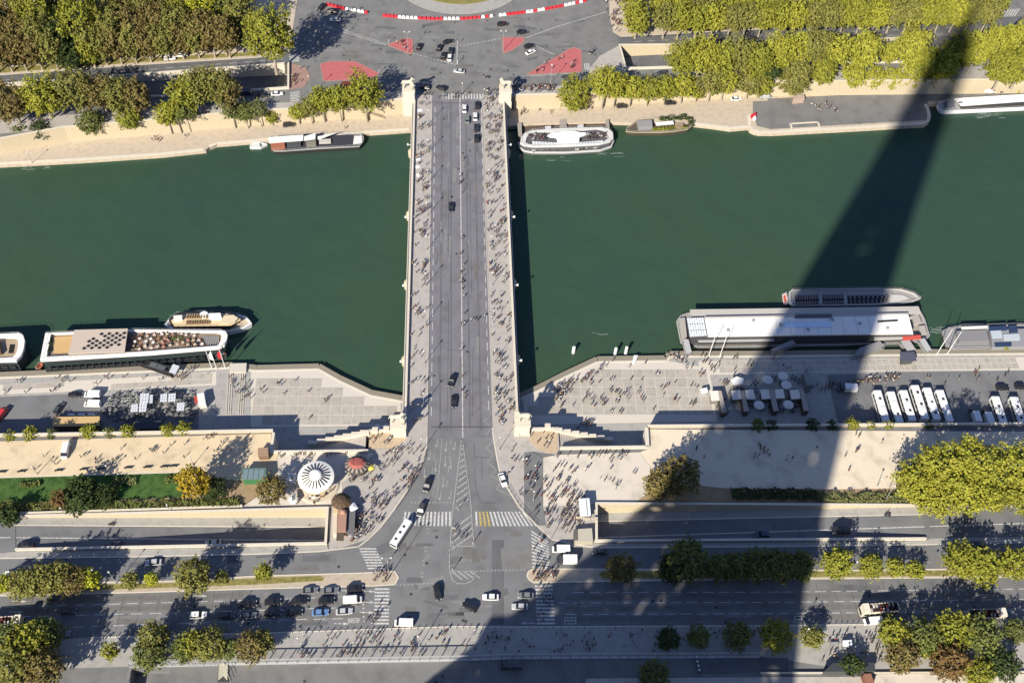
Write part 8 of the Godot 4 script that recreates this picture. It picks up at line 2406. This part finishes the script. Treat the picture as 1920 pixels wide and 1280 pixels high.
func build_glass_wall() -> void:
	var gm := mat("pane", Color(0.75, 0.82, 0.82), 0.05, null, 1.0, false, 0.5)
	gm.transparency = BaseMaterial3D.TRANSPARENCY_ALPHA
	gm.albedo_color.a = 0.14
	var p := pg([-87.39,-93.93, -54.61,-94.02, 1.60,-93.74, 12.97,-93.91, 62.43,-93.08, 79.66,-92.83])
	var t := thing("glass_wall", "long transparent security wall of glass panes between grey posts along the avenue walk", "wall")
	for i in p.size() - 1:
		var l := p[i].distance_to(p[i + 1])
		var n := maxi(1, int(l / 2.6))
		for j in n:
			var a := p[i].lerp(p[i + 1], float(j) / n)
			var e := p[i].lerp(p[i + 1], float(j + 1) / n)
			var b := MB.new()
			b.quad(Vector3(a.x, 0.2, a.y), Vector3(e.x, 0.2, e.y), Vector3(e.x, 3.1, e.y), Vector3(a.x, 3.1, a.y), Color.WHITE)
			obj("pane", b, gm, t)
			b = MB.new()
			b.box(Vector3(a.x, 0, a.y), Vector3(0.14, 3.2, 0.3), W(0.33))
			obj("post", b, mats["satin"], t)
		var r := MB.new()
		r.bar(Vector3(p[i].x, 3.2, p[i].y), Vector3(p[i + 1].x, 3.2, p[i + 1].y), 0.3, 0.12, W(0.36))
		r.bar(Vector3(p[i].x, 0.15, p[i].y), Vector3(p[i + 1].x, 0.15, p[i + 1].y), 0.6, 0.3, W(0.4))
		obj("rail", r, mats["satin"], t)
	var b: MB
	wall_run("boundary_wall", "low wall at the edge of the grounds at the lower right", [78.89,-88.38, 110.74,-87.64, 151.55,-86.98], 0.0, 0.8, 0.3, "stone_dark", 0.05)
	# pit with railings at the lower left
	t = thing("steel_fence", "grey steel fence round the lowered service road at the lower left", "fence")
	p = pg([-87.11,-90.01, -86.97,-93.92, -62.64,-93.78, -60.73,-89.39])
	for i in p.size() - 1:
		var n := maxi(1, int(p[i].distance_to(p[i + 1]) / 1.8))
		for j in n:
			var a := p[i].lerp(p[i + 1], float(j) / n)
			var e := p[i].lerp(p[i + 1], float(j + 1) / n)
			var q := MB.new()
			q.tube(Vector3(a.x, 0, a.y), Vector3(a.x, 1.8, a.y), 0.06, 0.06, 6, W(0.3))
			for y in [0.3, 1.0, 1.75]: q.bar(Vector3(a.x, y, a.y), Vector3(e.x, y, e.y), 0.07, 0.07, W(0.3))
			obj("panel", q, mats["satin"], t)
	t = thing("striped_ramp", "raised ramp plate with black and white chevrons on the service road at the lower left", "ramp")
	for i in 7:
		var a := Vector2(-63.93,-89.75).lerp(Vector2(-64.28,-93.54), i / 7.0)
		var e := Vector2(-61.59,-89.69).lerp(Vector2(-61.91,-93.48), i / 7.0)
		var q := MB.new()
		q.prism(PackedVector2Array([a, (a + e) * 0.5 + Vector2(0, -1.2), e, e + Vector2(0, -0.4), (a + e) * 0.5 + Vector2(0, -1.6), a + Vector2(0, -0.4)]), 0.3, 0.36, W(0.55, 0.53, 0.42))
		obj("chevron", q, mats["matte"], t)
	b = MB.new()
	b.prism(pg([-64.02,-89.33, -64.45,-93.82, -61.81,-93.76, -61.26,-89.27]), 0.0, 0.3, W(0.06))
	obj("plate", b, mats["matte"], t)
	t = thing("barrier_gate", "striped barrier gate in the tower shadow at the bottom edge", "barrier")
	var g0 := Vector2(62.43,-93.08)
	var g1 := Vector2(62.80,-88.47)
	for i in 8:
		var a := g0.lerp(g1, i / 8.0)
		var e := g0.lerp(g1, (i + 1) / 8.0)
		var q := MB.new()
		q.bar(Vector3(a.x, 0.8, a.y), Vector3(e.x, 0.8, e.y), 0.5, 0.5, W(0.6) if i % 2 == 0 else W(0.05))
		obj("bar", q, mats["satin"], t)

func build_barriers() -> void:
	var runs := [[-55.07,-371.79, -48.72,-369.38, -37.53,-366.34], [-31.50,-364.65, -21.98,-363.36, -9.83,-362.63, 2.33,-362.94, 14.58,-364.84], [16.82,-365.22, 31.48,-368.23, 42.93,-371.60, 54.57,-375.73]]
	var m := []
	for k in [W(0.55, 0.035, 0.05), W(0.75)]:
		var b := MB.new()
		b.box(Vector3.ZERO, Vector3(1.45, 0.35, 0.6), k)
		b.box(Vector3(0, 0.35, 0), Vector3(1.42, 0.7, 0.42), k, 0.0, 0.8)
		m.append(b.mesh())
	var n := 0
	for r in runs:
		var p := pg(r)
		for i in p.size() - 1:
			var l := p[i].distance_to(p[i + 1])
			var c := int(l / 1.55)
			for j in c:
				var q := p[i].lerp(p[i + 1], (j + 0.5) / c)
				var red := (n / 5) % 2 == 0 or n % 11 == 3
				var o := obj("traffic_barrier", m[0 if red else 1], mats["satin"])
				o.position = Vector3(q.x, 0, q.y)
				o.rotation.y = -(p[i + 1] - p[i]).angle()
				o.scale = Vector3(1, 1.1, 1.3)
				n += 1
				tag(o, "%s plastic barrier in the curved line across the far square" % ["red" if red else "white"], "barrier", "red and white barriers across the far square")

func build_details() -> void:
	var gw := thing("gangway", "dark glazed gangway slanting from the long restaurant boat down to the left quay", "gangway", Vector3.ZERO)
	for e in [["deck", [-104.25,-194.91, -102.47,-196.35, -91.14,-191.99, -92.52,-189.95], -6.4, -6.1, W(0.05)], ["roof_pane", [-99.34,-194.37, -97.18,-193.52, -97.96,-192.08, -100.11,-192.93], -4.9, -4.8, W(0.09, 0.1, 0.11)], ["roof_pane", [-96.99,-193.41, -94.30,-192.35, -95.08,-190.91, -97.77,-191.97], -4.9, -4.8, W(0.08, 0.09, 0.1)], ["canopy", [-92.15,-192.99, -90.00,-192.14, -90.88,-189.07, -93.02,-189.91], -4.2, -4.05, W(0.5, 0.52, 0.56)]]:
		block(e[0], gw, e[1], e[2], e[3], e[4])
	for e in [[[-103.30,-195.87, -90.81,-191.59]], [[-104.74,-194.43, -92.15,-189.34]]]:
		var gb := MB.new()
		gb.bar(Vector3(e[0][0], -4.9, e[0][1]), Vector3(e[0][2], -4.9, e[0][3]), 0.3, 0.3, W(0.03))
		gb.bar(Vector3(e[0][0], -6.1, e[0][1]), Vector3(e[0][2], -6.1, e[0][3]), 0.3, 0.3, W(0.03))
		part("truss", gb, gw)
	# flagpoles
	for e in [[-80.29,-192.70, 11.5, "left of three beside the long restaurant boat", W(0), false], [-78.74,-192.48, 11.5, "with a white flag, middle of three beside the long restaurant boat", W(0.72), true], [-76.07,-192.86, 11.5, "with a red flag, right of three beside the long restaurant boat", W(0.5, 0.03, 0.05), true], [82.11,-195.86, 12.0, "left of two before the glass canopy of the landing stage", W(0), false], [85.86,-195.82, 12.0, "right of two before the glass canopy of the landing stage", W(0), false], [159.48,-195.94, 14.0, "left of two leaning over the grey houseboat", W(0), false], [162.94,-195.90, 13.0, "right of two leaning over the grey houseboat", W(0), false]]:
		var t := thing("flagpole", "white flagpole " + e[3], "flagpole", Vector3(e[0], QY, e[1]), 0.0, "flagpoles of the quays")
		var b := MB.new()
		b.tube(Vector3.ZERO, Vector3(0, e[2], 0), 0.14, 0.09, 8, W(0.75))
		obj("pole", b, mats["satin"], t)
		if e[5]:
			b = MB.new()
			for i in 4:
				b.quad(Vector3(-i * 0.28, 4.9 + i * 0.2, 0.12 * (i % 2)), Vector3(-i * 0.28 - 0.28, 5.1 + i * 0.2, 0.12 * ((i + 1) % 2)), Vector3(-i * 0.28 - 0.28, 9.6 - i * 0.5, 0.12 * ((i + 1) % 2)), Vector3(-i * 0.28, 10.1 - i * 0.5, 0.12 * (i % 2)), e[4])
			obj("flag", b, mats["matte"], t)
	# benches along the lawn
	var n := 0
	for e in [[-134.38,-152.14], [-128.75,-152.23], [-118.08,-152.41], [-110.91,-152.66], [-105.89,-152.93], [-98.19,-152.99], [-92.63,-153.08], [-87.69,-153.19], [-85.08,-153.33]]:
		n += 1
		var t := thing("park_bench", "dark bench on the sand along the lawn, %s from the left" % ordinal(n), "bench", Vector3(e[0], 0.13, e[1]), 0.05, "benches along the lawn")
		var b := MB.new()
		b.box(Vector3(0, 0.42, 0), Vector3(2.2, 0.08, 0.5), W(0.04, 0.035, 0.03))
		obj("seat", b, mats["satin"], t)
		b = MB.new()
		b.box(Vector3(0, 0.5, 0.25), Vector3(2.2, 0.45, 0.07), W(0.04, 0.035, 0.03))
		obj("backrest", b, mats["satin"], t)
		for s in [-0.9, 0.9]:
			b = MB.new()
			b.box(Vector3(s, 0, 0), Vector3(0.1, 0.42, 0.45), W(0.03))
			obj("leg", b, mats["satin"], t)
	# street sellers' cloths
	n = 0
	for e in [[-15.10,-307.12, 0.16], [-14.91,-272.71, 0.16], [-15.25,-280.64, 0.16], [-15.57,-277.06, 0.16], [-26.34,-170.11, QY + 0.04], [-23.86,-170.08, QY + 0.04]]:
		n += 1
		var b := MB.new()
		b.prism(pg([-0.9, -0.8, 0.9, -0.9, 0.95, 0.8, -0.85, 0.9]), 0.0, 0.05, W(0.72))
		var o := obj("seller_cloth", b, mats["matte"])
		o.position = Vector3(e[0], e[2], e[1])
		o.rotation.y = 0.1 * n
		tag(o, "white cloth spread on the pavement by a street seller, %s from the far bank" % ordinal(n), "cloth", "street sellers' cloths")
	# white boxes on the wall by the near pylons, manholes, bins
	for e in [[-26.23,-164.41, "left of two on the parapet by the near left pylon"], [-22.86,-164.74, "right of two on the parapet by the near left pylon"], [26.35,-165.02, "on the parapet by the near right pylon"]]:
		var b := MB.new()
		b.box(Vector3.ZERO, Vector3(1.7, 1.7, 1.5), W(1.0))
		var o := obj("parapet_block", b, mats["stone_pale"])
		o.position = Vector3(e[0], 0.0, e[1])
		tag(o, "square white block " + e[2], "stone block")
	var t := thing("pop_up_stand", "red and white stand on the far platform edge", "stand", Vector3.ZERO)
	var c := Vector2(116.90,-311.22)
	t.position = Vector3(c.x, QY, c.y)
	for q in [[-0.6, 0.0, W(0.5, 0.02, 0.04)], [0.5, -0.7, W(0.55, 0.03, 0.05)], [0.1, 1.2, W(0.75)]]:
		var b := MB.new()
		b.box(Vector3(q[0], 0, q[1]), Vector3(1.1, 1.6, 1.1), q[2], 0.3, 0.6)
		obj("panel", b, mats["matte"], t)
	var frame := thing("picnic_frame", "pale rectangular stone frame let into the edge of the far platform", "frame")
	var p := pg([131.04,-307.59, 142.40,-308.55, 142.56,-305.19, 131.25,-304.25])
	for i in 4:
		var b := MB.new()
		b.bar(Vector3(p[i].x, QY + 0.06, p[i].y), Vector3(p[(i + 1) % 4].x, QY + 0.06, p[(i + 1) % 4].y), 0.7, 0.2, Color.WHITE)
		obj("kerbstone", b, mats["stone_pale"], frame)
	# pale quay edges
	for e in [["quay_edge", [-156.52,-190.76, -146.62,-190.96, -76.19,-193.91, -74.86,-194.10, -66.18,-192.76, -46.20,-193.17, -39.40,-188.62, -28.89,-182.78, -18.65,-180.44]], ["quay_edge", [18.79,-180.99, 24.41,-183.78, 33.91,-189.26, 44.87,-195.06, 67.94,-195.25, 69.22,-196.96, 102.17,-196.73, 152.98,-196.88, 197.08,-196.88]], ["quay_edge", [-181.05,-284.59, -169.68,-285.29, -141.10,-287.54, -112.21,-290.38, -96.35,-292.82]], ["quay_edge", [-94.57,-294.40, -92.18,-295.98, -61.42,-299.83, -19.19,-304.08]], ["quay_edge", [92.24,-307.76, 99.50,-306.57, 106.73,-305.20, 114.09,-306.01]], ["quay_edge", [115.44,-312.76, 114.57,-306.32, 115.49,-304.20, 118.07,-303.15, 123.35,-303.01, 155.94,-305.54, 185.09,-308.09, 187.47,-309.64, 188.50,-311.82, 189.17,-315.89, 189.01,-319.37]]]:
		var b := MB.new()
		var a: Array = e[1]
		for i in range(0, a.size() - 2, 2):
			var dn := 1.1 if a[1] > -250.0 else 0.0
			b.bar(Vector3(a[i], QY + 0.03, a[i + 1] + dn), Vector3(a[i + 2], QY + 0.03, a[i + 3] + dn), 0.7 if dn > 0 else 1.3, 0.14, Color.WHITE)
			if dn > 0:
				var q := MB.new()
				q.bar(Vector3(a[i], QY - 0.02, a[i + 1] - 0.2), Vector3(a[i + 2], QY - 0.02, a[i + 3] - 0.2), 2.0, 0.12, Color.WHITE)
				struct("quay_revetment", q, mats["stone_dark"])
		struct(e[0], b, mats["stone_pale"])
	# faint foam and floating scraps on the river
	var fr := RandomNumberGenerator.new()
	fr.seed = 17
	var fb := MB.new()
	for e in [[162.34,-207.37, 16], [57.23,-292.52, 7], [-93.54,-214.52, 5], [26.26,-291.32, 4], [37.48,-290.18, 3], [213.53,-314.73, 18], [42.49,-207.99, 2], [-158.70,-285.48, 9]]:
		for i in e[2]:
			var q := Vector2(e[0] + fr.randf_range(-5, 5), e[1] + fr.randf_range(-1.6, 1.6))
			var l := fr.randf_range(0.5, 2.4)
			var a := fr.randf_range(-0.4, 0.4)
			ribbon(fb, [q.x, q.y, q.x + l, q.y + a, q.x + l * 2, q.y + a * 0.3], fr.randf_range(0.08, 0.28), WY + 0.012)
	tag(obj("foam", fb, mats["foam"]), "thin streaks of foam on the river beside the boats", "foam", "", "stuff")
	# paving slabs
	var pl := struct("pavement", tiny(), mats["slab"])
	slabs(pl, [-67.79,-191.94, -46.97,-191.92, -39.83,-187.29, -29.69,-181.68, -19.29,-178.94, -18.90,-170.65, -65.49,-170.89], [-69.20,-192.37], [-18.09,-191.82], 3.5, 0.2, [19, 9], QY + 0.02)
	pl = struct("pavement", tiny(), mats["slab"])
	slabs(pl, [19.94,-179.66, 25.21,-182.44, 45.09,-193.46, 67.74,-193.65, 81.19,-190.74, 80.73,-171.08, 20.41,-170.71], [21.09,-194.77], [83.82,-194.12], 3.5, 0.2, [19, 9], QY + 0.02)
	pl = struct("pavement", tiny(), mats["slab"])
	slabs(pl, [-147.00,-187.11, -106.26,-189.38, -78.92,-191.23, -78.28,-186.31, -146.11,-183.49], [-146.97,-187.00], [-78.90,-191.13], 2.1, 0.18, [36, 2], QY + 0.02)
	pl = struct("pavement", tiny(), mats["slab"])
	slabs(pl, [84.69,-194.00, 188.93,-194.55, 187.24,-189.37, 83.85,-188.39], [84.84,-193.79], [187.03,-194.35], 2.3, 0.18, [44, 2], QY + 0.022)

func tiny() -> MB:
	var b := MB.new()
	b.box(Vector3(0, -11.3, -200), Vector3(0.1, 0.1, 0.1), Color.WHITE)
	return b
